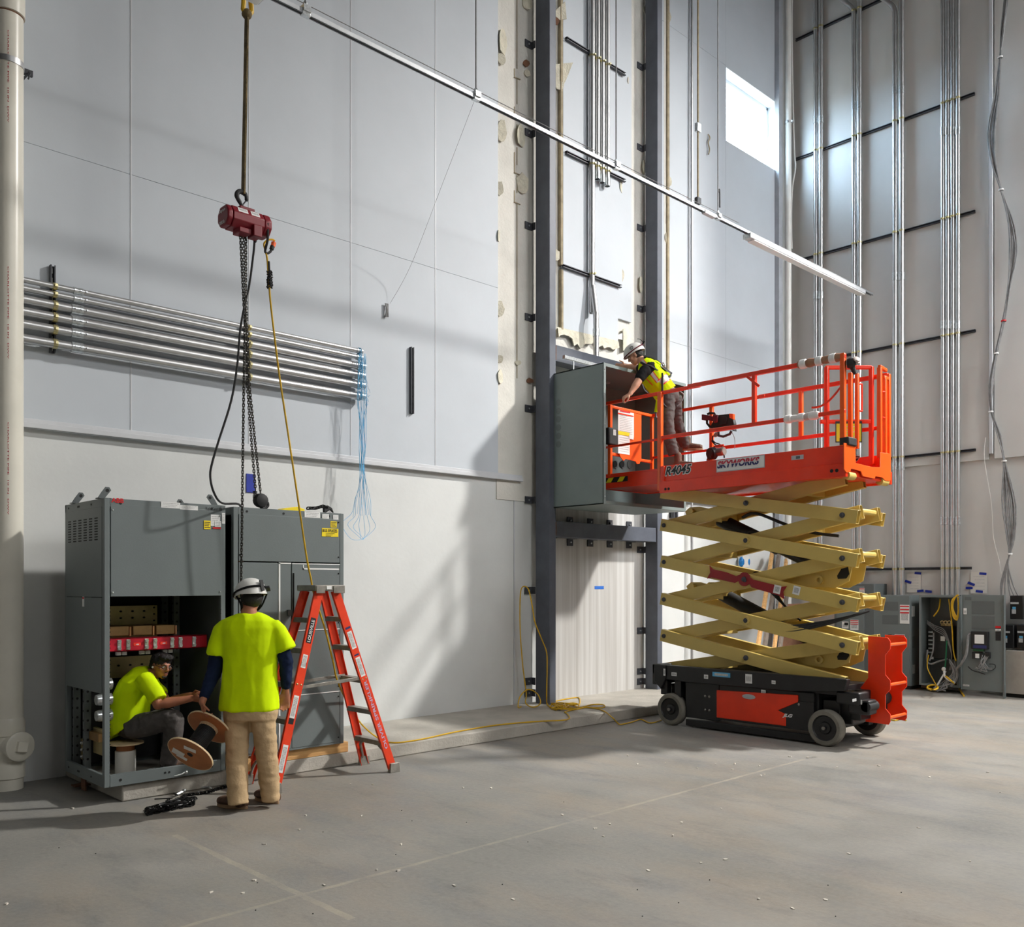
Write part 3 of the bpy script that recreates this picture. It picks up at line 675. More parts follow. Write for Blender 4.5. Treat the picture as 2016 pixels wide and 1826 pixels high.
# grey cable bundle at the right edge
cb = thing('cable_bundle', 'bundle of grey cables tied and hanging down the far wall at the right edge', 'cable bundle', onX(1975, 600, 15.8))
path = [(1984, -30), (1974, 60), (1969, 115), (1962, 190), (1952, 260), (1956, 320), (1971, 375), (1990, 440), (1994, 500), (1987, 560), (1976, 630), (1961, 695), (1951, 760), (1952, 810), (1966, 855), (1977, 908), (1986, 985), (1990, 1050), (1988, 1090)]
spr = [3, 3, 1, 4, 7, 5, 1, 5, 7, 2, 2, 2, 3, 1.5, 3, 1.5, 13, 9, 1.5]
m = MB(); rn = random.Random(3)
for k in range(9):
    o = (k-4)/4; pts = [onX(px+o*s_+rn.uniform(-.8, .8), py, 15.82-.03*rn.random()) for (px, py), s_ in zip(path, spr)]
    e = [(1983+o*1, 1110), (1975-4*abs(o)+(0 if k < 5 else 22*o), 1150), (1971+(0 if k < 5 else 34*o), 1174)]
    pts += [onX(px+rn.uniform(-1, 1), py, 15.8) for px, py in e]
    m.tube(spl(pts, 4), .0085 if k % 2 else .011, 6)
m.done('cables', 'grey', cb)
for px, py in [(1969, 113), (1971, 374), (1976, 632), (1961, 696), (1951, 811), (1977, 908), (1988, 1091)]:
    p = onX(px, py, 15.8); MB().pipe(p-V((0, 0, .012)), p+V((0, 0, .012)), .04, .03, 12).done('cable_tie', 'white' if py != 632 else 'redl', cb)
pts = [(1940, 862), (1938, 905), (1950, 980), (1953, 1010), (1956, 1060), (1966, 1100), (1971, 1130)]
tag(MB().tube(spl([onX(a, b, 15.9) for a, b in pts], 5), .006, 5).done('loose_cable', 'whitebk'), 'thin pale wire looping loose left of the grey cable bundle', 'cable')
# ================================================================== SWITCHGEAR
NX, NY = V((-1, 0, 0)), V((0, -1, 0))
def frame_cabinet(c, x0, x1, y0, y1, z0, z1, p=.045, base=.1, mat='cab'):
    """corner posts, top and bottom channels of a free-standing electrical cabinet"""
    for x in (x0, x1-p):
        for y in (y0, y1-p):
            MB().box(x, x+p, y, y+p, z0, z1).done('corner_post', mat, c, bevel=.004, seg=1)
    m = MB().box(x0+p, x1-p, y0, y0+.03, z0, z0+base).box(x0+p, x1-p, y1-.03, y1, z0, z0+base).box(x0, x0+.03, y0+p, y1-p, z0, z0+base).box(x1-.03, x1, y0+p, y1-p, z0, z0+base)
    m.done('base_channel', mat, c, bevel=.003, seg=1)
    MB().box(x0+p, x1-p, y0, y0+.03, z1-.07, z1).box(x0, x0+.03, y0+p, y1-p, z1-.07, z1).box(x1-.03, x1, y0+p, y1-p, z1-.07, z1).box(x0, x1, y1-.03, y1, z1-.07, z1).box(x0+.01, x1-.01, y0+.01, y1-.01, z1-.006, z1-.001).done('top_channel', mat, c, bevel=.003, seg=1)
def holes(m, p0, p1, n, r, nrm, th=.0012):
    p0, p1 = V(p0), V(p1)
    for i in range(n): q = p0.lerp(p1, (i+.5)/n); m.cyl(q, q+V(nrm)*th, r, n=8)
def eye(c, x, y, z, d=1):
    m = MB(); m.box(x-.05, x+.05, y-.04, y+.04, z, z+.008)
    m.prism([(x-.045*d, y-.004, z+.008), (x+.01*d, y-.004, z+.008), (x+.06*d, y-.004, z+.075), (x+.045*d, y-.004, z+.1), (x+.015*d, y-.004, z+.1), (x-.02*d, y-.004, z+.05)], (0, .008, 0))
    m.mat(1).cyl((x+.03*d, y-.006, z+.072), (x+.03*d, y+.006, z+.072), .014, n=10)
    m.done('lifting_eye', ['cabd', 'dark'], c)
# ---- cabinet with the seated worker
X0, X1, Y0, Y1, Z0, Z1 = 2.682, 3.725, 7.56, 8.503, .145, 2.495
c1 = thing('switchgear_cabinet', 'grey switchgear cabinet with its lower front open and a worker sitting inside', 'switchgear cabinet', (X0, Y0, Z0))
frame_cabinet(c1, X0, X1, Y0, Y1, Z0, Z1)
MB().box(X0+.05, X1-.04, Y0-.002, Y0+.02, 1.695, 2.45).done('front_panel', 'cab', c1, bevel=.004)
MB().box(X0-.001, X0+.02, Y0+.05, Y1-.02, 1.69, 2.43).done('side_panel', 'cab', c1, bevel=.003)
MB().box(X0-.003, X0+.02, Y0+.05, Y1-.02, .905, 1.685).done('side_panel', 'cab', c1, bevel=.003)
MB().box(X1-.025, X1-.005, Y0+.05, Y1-.03, Z0+.1, Z1-.07).done('side_panel', 'cabd', c1, smooth=0)
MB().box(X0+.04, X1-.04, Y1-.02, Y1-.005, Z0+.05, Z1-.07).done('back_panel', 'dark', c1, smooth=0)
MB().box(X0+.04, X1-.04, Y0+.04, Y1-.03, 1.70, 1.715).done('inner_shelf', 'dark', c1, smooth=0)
MB().box(X0+.01, X1-.03, Y0+.03, Y1-.03, .147, .155).done('floor_plate', 'padc', c1, smooth=0)
m = MB()
for g in range(6):
    for a in range(3):
        for b in range(9):
            y = Y1-.09-g*.128-a*.026; z = 2.345-b*.022; m.box(X0-.0025, X0, y-.019, y, z-.0095, z)
m.done('vent_slots', 'dark', c1, smooth=0)
for d, y in ((-1, Y0+.1), (-1, Y1-.22)): eye(c1, X0+.03, y, Z1, 1)
eye(c1, X1-.06, Y0+.12, Z1, -1); eye(c1, X1-.06, Y1-.2, Z1, -1)
m = MB()
for x in (X0+.13, X1-.13): m.cyl((x, Y0-.003, Z1-.035), (x, Y0, Z1-.035), .011, n=10); m.cyl((x, Y0-.003, Z0+.05), (x, Y0, Z0+.05), .011, n=10)
for x in (X0+.5, X0+.535): m.cyl((x, Y0-.003, Z0+.055), (x, Y0, Z0+.055), .009, n=10)
for y in (Y1-.1, Y1-.33, Y1-.36, Y1-.65): m.cyl((X0-.003, y, Z1-.035), (X0, y, Z1-.035), .009, n=8); m.cyl((X0-.003, y, Z0+.05), (X0, y, Z0+.05), .009, n=8)
holes(m, (X0+.046, Y0-.002, 1.62), (X0+.046, Y0-.002, .25), 42, .0045, (0, -.5, 0))
holes(m, (X1-.046, Y0-.002, 1.62), (X1-.046, Y0-.002, .25), 42, .0045, (0, -.5, 0))
m.done('holes', 'dark', c1, smooth=0)
m = MB()
for x in (X0+.065, X1-.055):
    for z in (1.73, 2.4): m.ball((x, Y0-.004, z), .008, 8, 6)
m.done('panel_screws', 'galvb', c1)
text('ABB', (X0+.055, Y0-.002, 2.462-.0), (1, 0, 0), UP, .1, .038, 'redl', c1, bold=.03)
text('ReliaGear SB', (X1-.185, Y0-.002, Z1-.05), (1, 0, 0), UP, .15, .028, 'ink', c1)
def lab(c, px, py, w, h, mat, Y=Y0-.003, lines=0, lmat='greyl', name='label'):
    p = onY(px, py, Y); o = label_plate(c, p, (1, 0, 0), UP, w, h, mat, name)
    if lines:
        m = MB()
        for i in range(lines): zz = p.z+h*.4-h*.8*(i+.5)/lines; m.box(p.x-w*.42, p.x+w*(.42-.25*((i*7) % 3)/3), p.y-.0018, p.y-.0012, zz-h*.8/lines*.22, zz+h*.8/lines*.22)
        m.done('label_print', lmat, o, smooth=0)
    return o
lab(c1, 336, 995, .165, .05, 'white', lines=3); lab(c1, 372, 1000, .16, .038, 'white', lines=3)
lab(c1, 424, 1025, .085, .1, 'white', lines=5); lab(c1, 429, 1032, .06, .05, 'white', lines=3, Y=Y0-.006); lab(c1, 427, 1040, .075, .014, 'redl', Y=Y0-.007); lab(c1, 408, 1034, .06, .075, 'yellow', Y=Y0-.006, lines=4, lmat='ink')
lab(c1, 440, 1021, .03, .095, 'white', lines=6)
p = onX(164, 1185, X0-.004); label_plate(c1, p, (0, -1, 0), UP, .045, .085, 'white'); label_plate(c1, p+V((-.001, 0, .03)), (0, -1, 0), UP, .04, .016, 'redl')
# inner frame posts and bus work
for (x, y) in ((X0+.04, Y1-.36), (X1-.22, Y1-.36), (X0+.04, Y1-.10), (X1-.22, Y1-.10)):
    MB().box(x, x+.06, y, y+.035, Z0+.05, 1.7).done('inner_post', 'cabd', c1, bevel=.003, seg=1)
    m = MB(); holes(m, (x+.03, y-.001, .25), (x+.03, y-.001, 1.66), 17, .011, (0, -.5, 0)); holes(m, (x-.001, y+.018, .25), (x-.001, y+.018, 1.66), 17, .009, (-.5, 0, 0)); m.done('holes', 'dark', c1, smooth=0)
yb = Y1-.14
MB().box(X0+.11, X1-.28, yb, yb+.006, 1.42, 1.60).box(X0+.11, X0+.17, yb, yb+.006, 1.30, 1.42).box(X0+.17, X1-.28, yb, yb+.006, 1.29, 1.36).done('bus_plate', 'brass', c1, smooth=0)
MB().box(X0+.11, X1-.28, yb, yb+.006, .95, 1.14).done('bus_plate', 'brass', c1, smooth=0)
m = MB()
for z in (1.55, 1.49):
    for k in range(5): m.ell((X0+.22+k*.105, yb-.001, z), (.013, 0, 0), (0, .002, 0), (0, 0, .009), 10, 6)
for k in range(3): m.ell((X1-.31, yb-.001, 1.46+k*.06), (.011, 0, 0), (0, .002, 0), (0, 0, .008), 10, 6)
for k in range(5): m.ell((X0+.2+k*.105, yb-.001, 1.06), (.013, 0, 0), (0, .002, 0), (0, 0, .009), 10, 6)
m.done('plate_slots', 'dark', c1)
ybar = Y0+.32
for k in range(3):
    x = X0+.16+k*.2
    MB().box(x, x+.165, ybar+.01, ybar+.3, 1.355, 1.435).done('bus_block', 'busd', c1, bevel=.004)
    MB().box(x+.165, x+.18, ybar, ybar+.29, 1.35, 1.43).done('bus_bar', 'copper', c1, bevel=.002)
    [MB().box(x+a, x+a+.04, ybar-.01, ybar+.02, 1.19, 1.22).done('spacer', 'white', c1, bevel=.003) for a in (.05, .10)]
rb = MB().box(X0+.06, X1-.05, ybar-.06, ybar-.03, 1.225, 1.34).box(X0+.06, X1-.05, ybar-.06, ybar+.02, 1.225, 1.235).box(X0+.06, X1-.05, ybar-.06, ybar+.02, 1.33, 1.34).done('insulator_bar', 'redbar', c1, bevel=.003)
for x in (.095, .215, .29, .445, .52, .67, .745, .87):
    m = MB().box(X0+x-.016, X0+x+.016, ybar-.066, ybar-.06, 1.237, 1.327)
    for z in (1.255, 1.31): m.cyl((X0+x, ybar-.066, z), (X0+x, ybar-.078, z), .015, n=8)
    m.done('clamp', 'galvb', rb)
for x in (.365, .595):
    label_plate(rb, (X0+x, ybar-.062, 1.282), (1, 0, 0), UP, .06, .026, 'redglow')
    text('ABB', (X0+x-.012, ybar-.0635, 1.276), (1, 0, 0), UP, .026, .011, 'white', rb, bold=.02)
# bus ends and blocks seen through the open left side
for z in (.68, .815, .945): MB().lathe((X0+.2, Y0+.40, z), (-1, 0, 0), [(.05, 0), (.05, .1), (.043, .125), (.0, .127)], 16).done('bushing', 'galvb', c1)
MB().box(X0+.08, X0+.16, Y0+.36, Y0+.62, .46, .53).done('bus_block', 'busd', c1, bevel=.003); MB().box(X0+.12, X0+.15, Y0+.34, Y0+.6, .34, .56).done('bus_bar', 'brass', c1, bevel=.003)
MB().box(X0+.1, X0+.13, Y1-.2, Y1-.08, .25, .43).done('terminal_block', 'brass', c1, bevel=.003)
m = MB()
for k in range(3): m.ball((X0+.095, Y1-.14, .28+k*.06), .016, 8, 6)
m.done('terminal_screws', 'galvb', c1)
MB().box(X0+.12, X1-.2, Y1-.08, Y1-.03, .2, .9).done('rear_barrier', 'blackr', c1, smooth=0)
# ---- cabinet behind the ladder
A0, A1, B0, B1, E0, E1 = 3.80, 4.96, 7.56, 8.503, .235, 2.49
c2 = thing('switchgear_cabinet', 'closed grey switchgear cabinet raised on timber behind the orange ladder', 'switchgear cabinet', (A0, B0, E0))
frame_cabinet(c2, A0, A1, B0, B1, E0, E1)
for (x0, x1, z0, z1) in [(A0+.05, A1-.05, 2.005, 2.43), (A0+.05, 4.375, E0+.02, 1.995), (4.385, A1-.05, 1.36, 1.995), (4.385, A1-.05, .75, 1.355), (4.385, A1-.05, E0+.02, .745)]:
    MB().box(x0, x1, B0-.004, B0+.015, z0, z1).done('front_panel', 'cab', c2, bevel=.004)
MB().box(A1-.02, A1-.003, B0+.04, B1-.03, E0, E1-.06).done('side_panel', 'cab', c2, smooth=0)
MB().box(A0+.04, A1-.04, B1-.02, B1-.005, E0+.05, E1-.07).box(A0+.4, A0+.41, B0+.05, B1, E0+.05, E1-.07).done('inner_panel', 'dark', c2, smooth=0)
MB().box(A0+.06, A0+.12, B0+.12, B0+.14, 1.45, 2.2).box(A0+.16, A0+.2, B0+.2, B0+.22, 1.4, 2.1).done('bus_bar', 'copper', c2, smooth=0)
m = MB()
for i in range(6):
    for j in range(6): m.box(A0+.03+.018*i, A0+.03+.018*i+.007, B0+.1, B0+.103, 2.2+.02*j, 2.2+.02*j+.012)
m.done('perforated_plate', 'galvb', c2, smooth=0)
m = MB().mat(0).box(4.245, 4.262, B0-.008, B0-.004, E0+.02, 2.0).box(4.245, 4.375, B0-.008, B0-.004, 1.985, 1.998).box(4.385, A1-.05, B0-.0075, B0-.004, 1.985, 1.993).box(4.50, A1-.06, B0-.008, B0-.004, 1.935, 1.95).box(4.50, 4.51, B0-.008, B0-.004, 1.935, 1.98)
m.box(4.385, A1-.05, B0-.0075, B0-.004, 1.356, 1.364).box(4.385, A1-.05, B0-.0075, B0-.004, .746, .754)
m.done('masking_strip', 'white', c2, smooth=0)
m = MB()
for z in (2.06, 2.4, 1.9, 1.42, 1.3, .8, .7, .3): m.ball((A1-.065, B0-.006, z), .008, 8, 6)
m.ball((A0+.06, B0-.006, 2.06), .008, 8, 6)
for x in (A0+.13, A0+.5, A1-.17): m.cyl((x, B0-.003, E1-.035), (x, B0, E1-.035), .011, n=10)
m.done('panel_screws', 'black', c2)
MB().box(4.33, 4.37, B0-.03, B0-.004, 1.50, 1.56).done('latch', 'cabd', c2, bevel=.005); MB().cyl((4.4, B0-.01, 1.45), (4.4, B0-.01, 1.9), .006, n=6).done('hinge_rod', 'black', c2)
lab(c2, 615, 1014, .17, .055, 'white', B0-.004, 3); lab(c2, 641, 1017, .075, .045, 'white', B0-.004, 3); lab(c2, 661, 1019, .06, .045, 'white', B0-.004, 3)
lab(c2, 657, 1033, .07, .06, 'yellow', B0-.006, 4, 'ink'); o = lab(c2, 650, 1049, .185, .08, 'yellow', B0-.0065)
p = onY(650, 1046, B0-.0085); text('BUS SPLICES', p+V((-.085, 0, -.012)), (1, 0, 0), UP, .165, .03, 'ink', c2, bold=.02)
m = MB()
for k in range(3): z = p.z-.025-.012*k; m.box(p.x-.05, p.x+.05-.02*k, B0-.0088, B0-.0083, z-.002, z+.002)
m.done('label_print', 'ink', c2, smooth=0)
# things on top of the second cabinet
bk = onY(574, 999, 7.75)
tag(MB().prism([(4.34, 7.72, E1), (4.62, 7.72, E1), (4.62, 7.72, E1+.035), (4.55, 7.72, E1+.055), (4.42, 7.72, E1+.035)], (0, .14, 0)).done('yellow_sling', 'yellow', bevel=.006), 'folded yellow lifting sling lying on the cabinet behind the ladder', 'sling')
t = thing('grab_hook', 'black hook with a short chain on top of the cabinet right end', 'hook', (4.85, 7.75, E1))
MB().chain([onY(608, 1001, 7.72), onY(622, 1001, 7.72), onY(636, 997, 7.72), onY(645, 1001, 7.72)], L=.05, W=.032, r=.0065).done('chain', 'chainy', t)
q = onY(646, 1004, 7.72); MB().prism([q+V(v) for v in [(-.05, 0, .03), (.0, 0, .045), (.05, 0, .02), (.07, 0, -.03), (.03, 0, -.0), (-.02, 0, -.03), (-.045, 0, -.03)]], (0, .03, 0)).done('hook', 'blackr', t, bevel=.008)
tag(MB().box(-.05, .05, -.01, 0, -.1, .1).done('blue_tape', 'tapeb'), 'strip of blue tape stuck on the wall behind the hoist chains', 'tape').location = onY(493, 952, YW-.001)
# timbers
tag(MB().obox((4.42, 7.64, .185), (.62, 0, 0), (0, .038, 0), (0, 0, .05)).done('timber_block', 'wood', bevel=.005), 'pale rough timber beam lying on the pad under the closed cabinet', 'timber')
tag(MB().obox((3.83, 7.58, .20), (.035, 0, 0), (0, .22, 0), (0, 0, .055)).done('timber_block', 'wood', bevel=.004), 'short timber block with a yellow painted end between the cabinets', 'timber')
bpy.data.objects['timber_block.001']['label'] = 'short timber block sticking out between the two switchgear cabinets'
tag(MB().obox((4.6, 8.3, .185), (.62, 0, 0), (0, .038, 0), (0, 0, .05)).done('timber_block', 'wood', bevel=.005), 'timber beam at the back under the closed cabinet', 'timber')
# small ends of wire on the first cabinet and floor clamp
p = onY(357, 1527, 7.53)
tag(MB().tube([p+V((-.06, 0, 0)), p+V((0, -.01, .01)), p+V((.05, 0, .03))], .007, 6).ball(p+V((.04, 0, .02)), .018, 8, 6).done('shackle', 'galvb'), 'small bright shackle lying at the edge of the pad below the open cabinet', 'shackle')

# ================================================================== HOIST
H = onY(478, 437, 7.3)
h = thing('chain_hoist', 'dark red electric chain hoist hanging above the switchgear by a strap', 'hoist', H)
hx0, hx1 = H.x-.185, H.x+.225
oc = [(-.105, -.035), (-.105, .03), (-.06, .092), (.06, .092), (.105, .03), (.105, -.035), (.06, -.09), (-.06, -.09)]
MB().prism([(hx0+.05, H.y+a, H.z+b) for a, b in oc], (hx1-hx0-.12, 0, 0)).done('body', 'hoist', h, bevel=.006)
MB().prism([(hx0, H.y+a*.96, H.z+b*.96) for a, b in oc], (.05, 0, 0)).done('end_cap', 'hoist', h, bevel=.012)
MB().prism([(hx1-.07, H.y+a*1.02, H.z+b*1.02) for a, b in oc], (.07, 0, 0)).done('end_cap', 'hoist', h, bevel=.012)
MB().box(H.x-.05, H.x+.09, H.y-.05, H.y+.05, H.z+.085, H.z+.12).box(H.x-.08, H.x+.03, H.y-.1, H.y+.03, H.z-.13, H.z-.085).box(H.x+.04, H.x+.12, H.y-.125, H.y-.0, H.z-.14, H.z-.04).done('bracket', 'hoist', h, bevel=.006)
text('Dayton', (hx0-.002, H.y+.06, H.z+.025), (0, -1, 0), UP, .11, .036, 'white', h, bold=.01)
text('2000 lb', (hx0-.002, H.y+.06, H.z-.07), (0, -1, 0), UP, .1, .03, 'white', h)
for x, w_ in ((-.04, .09), (.075, .08)):
    nn = V((0, -.07, .045)).normalized(); a = V((H.x+x, H.y-.0825-.001, H.z+.0615)); up_ = V((0, .045, .07)).normalized()
    o = MB().obox(a, (w_/2, 0, 0), up_*.026, nn*.001).done('label', 'white', h, smooth=0)
    MB().obox(a+nn*.0015+up_*.004, (w_*.38, 0, 0), up_*.012, nn*.0004).done('label_print', 'greyl', o, smooth=0)
MB().tube(spl([V((H.x-.005, H.y, H.z+.13)), V((H.x-.03, H.y, H.z+.165)), V((H.x-.055, H.y, H.z+.205)), V((H.x-.045, H.y, H.z+.245)), V((H.x-.005, H.y, H.z+.26)), V((H.x+.03, H.y, H.z+.235)), V((H.x+.035, H.y, H.z+.19))], 4), [.016]*4+[.019]*4+[.021]*12+[.016]*4+[.01], 10).done('top_hook', 'blackr', h)
MB().tube([V((H.x+.035, H.y, H.z+.2)), V((H.x+.005, H.y, H.z+.155))], .006, 6).done('hook_latch', 'steeldark', h)
def P7(px, py, Y=7.3): return onY(px, py, Y)
ch = MB()
ch.chain([P7(473, 462), P7(478, 560), P7(482, 640), P7(480, 760), P7(478, 900, 7.31), P7(476, 1060, 7.33), P7(474, 1180, 7.36)], .036, .021, .0042)
ch.chain([P7(479, 462), P7(482, 560), P7(484, 640), P7(487, 760, 7.45), P7(496, 880, 7.6), P7(503, 965, 7.72)], .036, .021, .0042, .4)
ch.chain([P7(484, 470), P7(484, 560), P7(486, 640), P7(491, 760, 7.45), P7(503, 880, 7.6), P7(513, 972, 7.72)], .036, .021, .0042, .9)
o = ch.done('load_chain', 'chain', h); o['kind'] = 'stuff'
q = onY(513, 986, 7.72); m = MB()
m.lathe(q+V((0, -.05, 0)), (0, 1, 0), [(.03, 0), (.06, .012), (.068, .04), (.068, .06), (.06, .088), (.03, .1)], 16); m.tube(spl([q+V((.0, 0, -.06)), q+V((.04, 0, -.07)), q+V((.075, 0, -.045)), q+V((.07, 0, -.01))], 4), .014, 8)
m.done('hook_block', 'blackr', h); q = onY(502, 966, 7.72)
m = MB()
for k in range(6): m.tube([q+V((.018*math.cos(t), .018*math.sin(t), -.01-.012*k)) for t in [i*.7 for i in range(9)]], .004, 5, closed=True)
m.done('spring', 'chainy', h)
pts = [P7(501, 462), P7(500, 490), P7(491, 560), P7(482, 600), P7(473, 650), P7(467, 720), P7(455, 790), P7(430, 870), P7(417, 915), P7(414, 940), P7(421, 970), P7(437, 991, 7.45), P7(470, 993, 7.62), V((4.2, 8.2, 2.5))]
MB().tube(spl(pts, 5), .0095, 6).lathe(P7(502, 461), (0, 0, -1), [(.016, 0), (.018, .04), (.014, .07), (.008, .075)], 10).done('control_cable', 'blackr', h)
pw = [P7(527, 440, 7.2), P7(527, 470, 7.22), P7(524, 485, 7.24), P7(522, 495, 7.26), P7(526, 499, 7.26), P7(532, 496, 7.26), P7(535, 489, 7.26)]
MB().tube(spl(pw, 4), .011, 7).done('power_lead', 'blackr', h)
MB().cyl(P7(534.5, 491, 7.26), P7(536.5, 485, 7.26), .02, .02, 12).done('plug', 'blackr', h)
cy = thing('extension_cord', 'long yellow cord hanging from the hoist past the ladder onto the pad', 'extension cord', P7(540, 700))
MB().cyl(P7(537, 486, 7.26), P7(539, 478, 7.26), .019, .022, 12).done('connector', 'orange', cy)
LP = []
pts = [P7(541, 475, 7.26), P7(536, 472, 7.26), P7(527, 473, 7.26), P7(520, 480, 7.26), P7(522, 492, 7.26), P7(526, 510, 7.26), P7(529, 550, 7.26), P7(533, 600, 7.26), P7(540, 660, 7.26), P7(550, 740, 7.25), P7(562, 820, 7.24), P7(577, 920, 7.22), P7(592, 1020, 7.21), P7(604, 1100, 7.2), P7(612, 1140, 7.2)]
pts += [P7(618, 1170, 7.22), P7(640, 1240, 7.27), P7(656, 1305, 7.33), P7(664, 1340, 7.4), P7(690, 1395, 7.6), P7(715, 1430, 7.75), P7(745, 1454, 7.85)]
def PP(px, py): p = onZ(px, py, .145); return p
pts += [PP(775, 1463), PP(830, 1456), PP(900, 1441), PP(980, 1428), PP(1060, 1421), PP(1105, 1419), PP(1121, 1415), PP(1117, 1406), PP(1113, 1402), PP(1140, 1396), PP(1160, 1394), PP(1186, 1399)]
pts += [onZ(1205, 1413, .145), onZ(1215, 1423, .06), onZ(1222, 1427, .012), onZ(1245, 1422, .012), onZ(1262, 1417, .012), onZ(1280, 1424, .012), onZ(1302, 1419, .012)]
MB().tube(spl(pts, 5), .0085, 6).done('cord', 'cordy', cy)
m = MB()
for k in range(7): a = P7(531+.5*(k % 3-1), 536+k*5, 7.255); m.tube([a+V((math.cos(t)*.022, math.sin(t)*.022, .006*math.sin(3*t+k))) for t in [i*.35 for i in range(18)]], .006, 6, closed=True)
m.tube([P7(529, 515, 7.255), P7(531, 560, 7.255)], .011, 6); m.done('tape_wrap', 'blackr', cy)
s = thing('lifting_strap', 'long dirty tan strap that holds up the red hoist', 'strap', H+V((0, 0, .25)))
a, b = H+V((.005, 0, .24)), P7(486, 30); tp = V((b.x, b.y, 15.4))
MB().bar(a+V((0, 0, 0)), b, .05, .022, up=(1, 0, 0)).done('webbing', 'sling', s, bevel=.006)
MB().tube([b+V((-.01, 0, .0)), b+V((-.035, 0, .04)), b+V((-.03, 0, .1)), b+V((-.02, 0, .4)), tp], .022, 8).tube([b+V((.01, 0, .0)), b+V((.045, 0, .05)), b+V((.04, 0, .12)), b+V((.03, 0, .4)), tp+V((.03, 0, 0))], .022, 8).done('upper_loop', 'cordy', s)
MB().ball(b+V((0, 0, .01)), .045, 10, 8).done('shackle_knot', 'sling', s)

# ================================================================== CORD TANGLE ON THE PAD, CHAIN ON THE FLOOR
t = thing('extension_cord', 'yellow cord hung on the column clip and tangled on the pad below', 'extension cord', PP(1110, 1390))
loop = [onY(1026, 1392, 8.55), onY(1020, 1393, 8.5), onY(1024, 1372, 8.6), onY(1040, 1358, 8.62), onY(1058, 1367, 8.6), onY(1064, 1385, 8.55), onY(1050, 1393, 8.5), onY(1035, 1385, 8.6), onY(1036, 1365, 8.8), onY(1029, 1310, 8.88), onY(1024, 1240, 8.88), onY(1024, 1180, 8.88), onY(1028, 1157, 8.88), onY(1040, 1160, 8.7),
        onY(1048, 1195, 8.6), onY(1053, 1225, 8.6), onY(1066, 1258, 8.58), onY(1076, 1285, 8.58), onY(1077, 1320, 8.57), onY(1076, 1370, 8.56), PP(1078, 1388)]
rn = random.Random(8)
for k in range(34): loop.append(onZ(1108+rn.uniform(-26, 30), 1391+rn.uniform(-7, 8), .145+.03*rn.random()))
loop += [PP(1135, 1374), PP(1142, 1382), PP(1140, 1394), PP(1165, 1388), PP(1188, 1388), PP(1186, 1394), PP(1150, 1393)]
MB().tube(spl(loop, 4), .0085, 6).done('cord', 'cordy', t)
t = thing('floor_chain', 'dark oily chain heaped on the floor in front of the pad', 'chain', onZ(340, 1587, 0))
m = MB(); rn = random.Random(2); pts = []
for k in range(46):
    u = rn.random(); pts.append(onZ(290+95*u+rn.uniform(-4, 4), 1600-20*u+rn.uniform(-7, 7)-8*math.sin(u*3), .012+.035*rn.random()*math.sin(math.pi*u)))
m.chain(pts, .05, .03, .006)
m.chain([onZ(360, 1583, .012), onZ(358, 1572, .012), onZ(365, 1566, .012), onZ(385, 1564, .012), onZ(410, 1560, .012), onZ(430, 1553, .012), onZ(452, 1548, .012)], .05, .03, .006)
o = m.done('links', 'chainy', t); o['kind'] = 'stuff'
m = MB().tube([onZ(396, 1551, .015), onZ(412, 1550, .02), onZ(418, 1556, .015)], .009, 6).tube([onZ(346, 1566, .012), onZ(362, 1558, .03)], .01, 6).ball(onZ(362, 1558, .03), .02, 8, 6)
m.done('shackle', 'galvb', t); MB().tube([onZ(304, 1574, .01), onZ(340, 1572, .01)], .005, 5).tube([onZ(342, 1563, .02), onZ(350, 1566, .02)], .007, 5).done('wire_end', 'chainy', t)
tag(MB().obox(onZ(165, 1545, .03), (.09, 0, 0), (0, .05, 0), (0, 0, .006)).obox(onZ(165, 1545, .06), (.006, 0, 0), (0, .05, 0), (0, 0, .05)).done('steel_offcut', 'rust'), 'rusty steel angle offcut on the floor left of the open cabinet', 'offcut')
# loose chips on the floor
m = MB(); rn = random.Random(21)
for px, py in [(2*1000/2016*0+912, 1552), (967, 1553), (690, 1545), (734, 1546), (790, 1664), (742, 1714), (638, 1744), (602, 1607), (590, 1635), (712, 1607), (520, 1664), (500, 1735), (416, 1758), (478, 1760), (894, 1745), (785, 1716),
               (1107, 1606), (1201, 1624), (1325, 1647), (1174, 1632), (1498, 1528), (1555, 1491), (1590, 1493), (1505, 1526), (1373, 1513), (1442, 1516), (1409, 1505), (1447, 1505), (1236, 1489), (1310, 1503), (1428, 1694), (1671, 1682), (1809, 1631), (1494, 1772), (1625, 1773), (1276, 1715), (1910, 1697),
               (1342, 1620), (1188, 1648), (1170, 1633), (1730, 1509), (1648, 1512), (1495, 1509), (1420, 1593), (1560, 1790), (1010, 1772), (143, 1593), (13, 1781), (1255, 1505), (1380, 1700), (1830, 1531), (1945, 1522)]:
    c = onZ(px, py, 0); a = rn.uniform(0, 3); w_, l_ = rn.uniform(.005, .010), rn.uniform(.007, .018); u = V((math.cos(a), math.sin(a), 0)); v = V((-u.y, u.x, 0))
    m.prism([c+u*l_*x+v*w_*y for x, y in ((-1, -.6), (.3, -1), (1, .1), (.2, 1), (-.8, .7))], (0, 0, rn.uniform(.004, .01)))
o = m.done('floor_debris', 'gunk', smooth=0); tag(o, 'pale crumbs of foam and drywall strewn over the concrete floor', 'debris', kind='stuff')
m = MB()
for k in range(22):
    c = onZ(rn.uniform(20, 1990), rn.uniform(1560, 1815), 0); m.ell(c+V((0, 0, .003)), (.0045, 0, 0), (0, .004, 0), (0, 0, .003), 6, 4)
o = m.done('floor_grit', 'blackr', smooth=0); tag(o, 'dark grit and screws scattered thinly over the concrete floor', 'debris', kind='stuff')
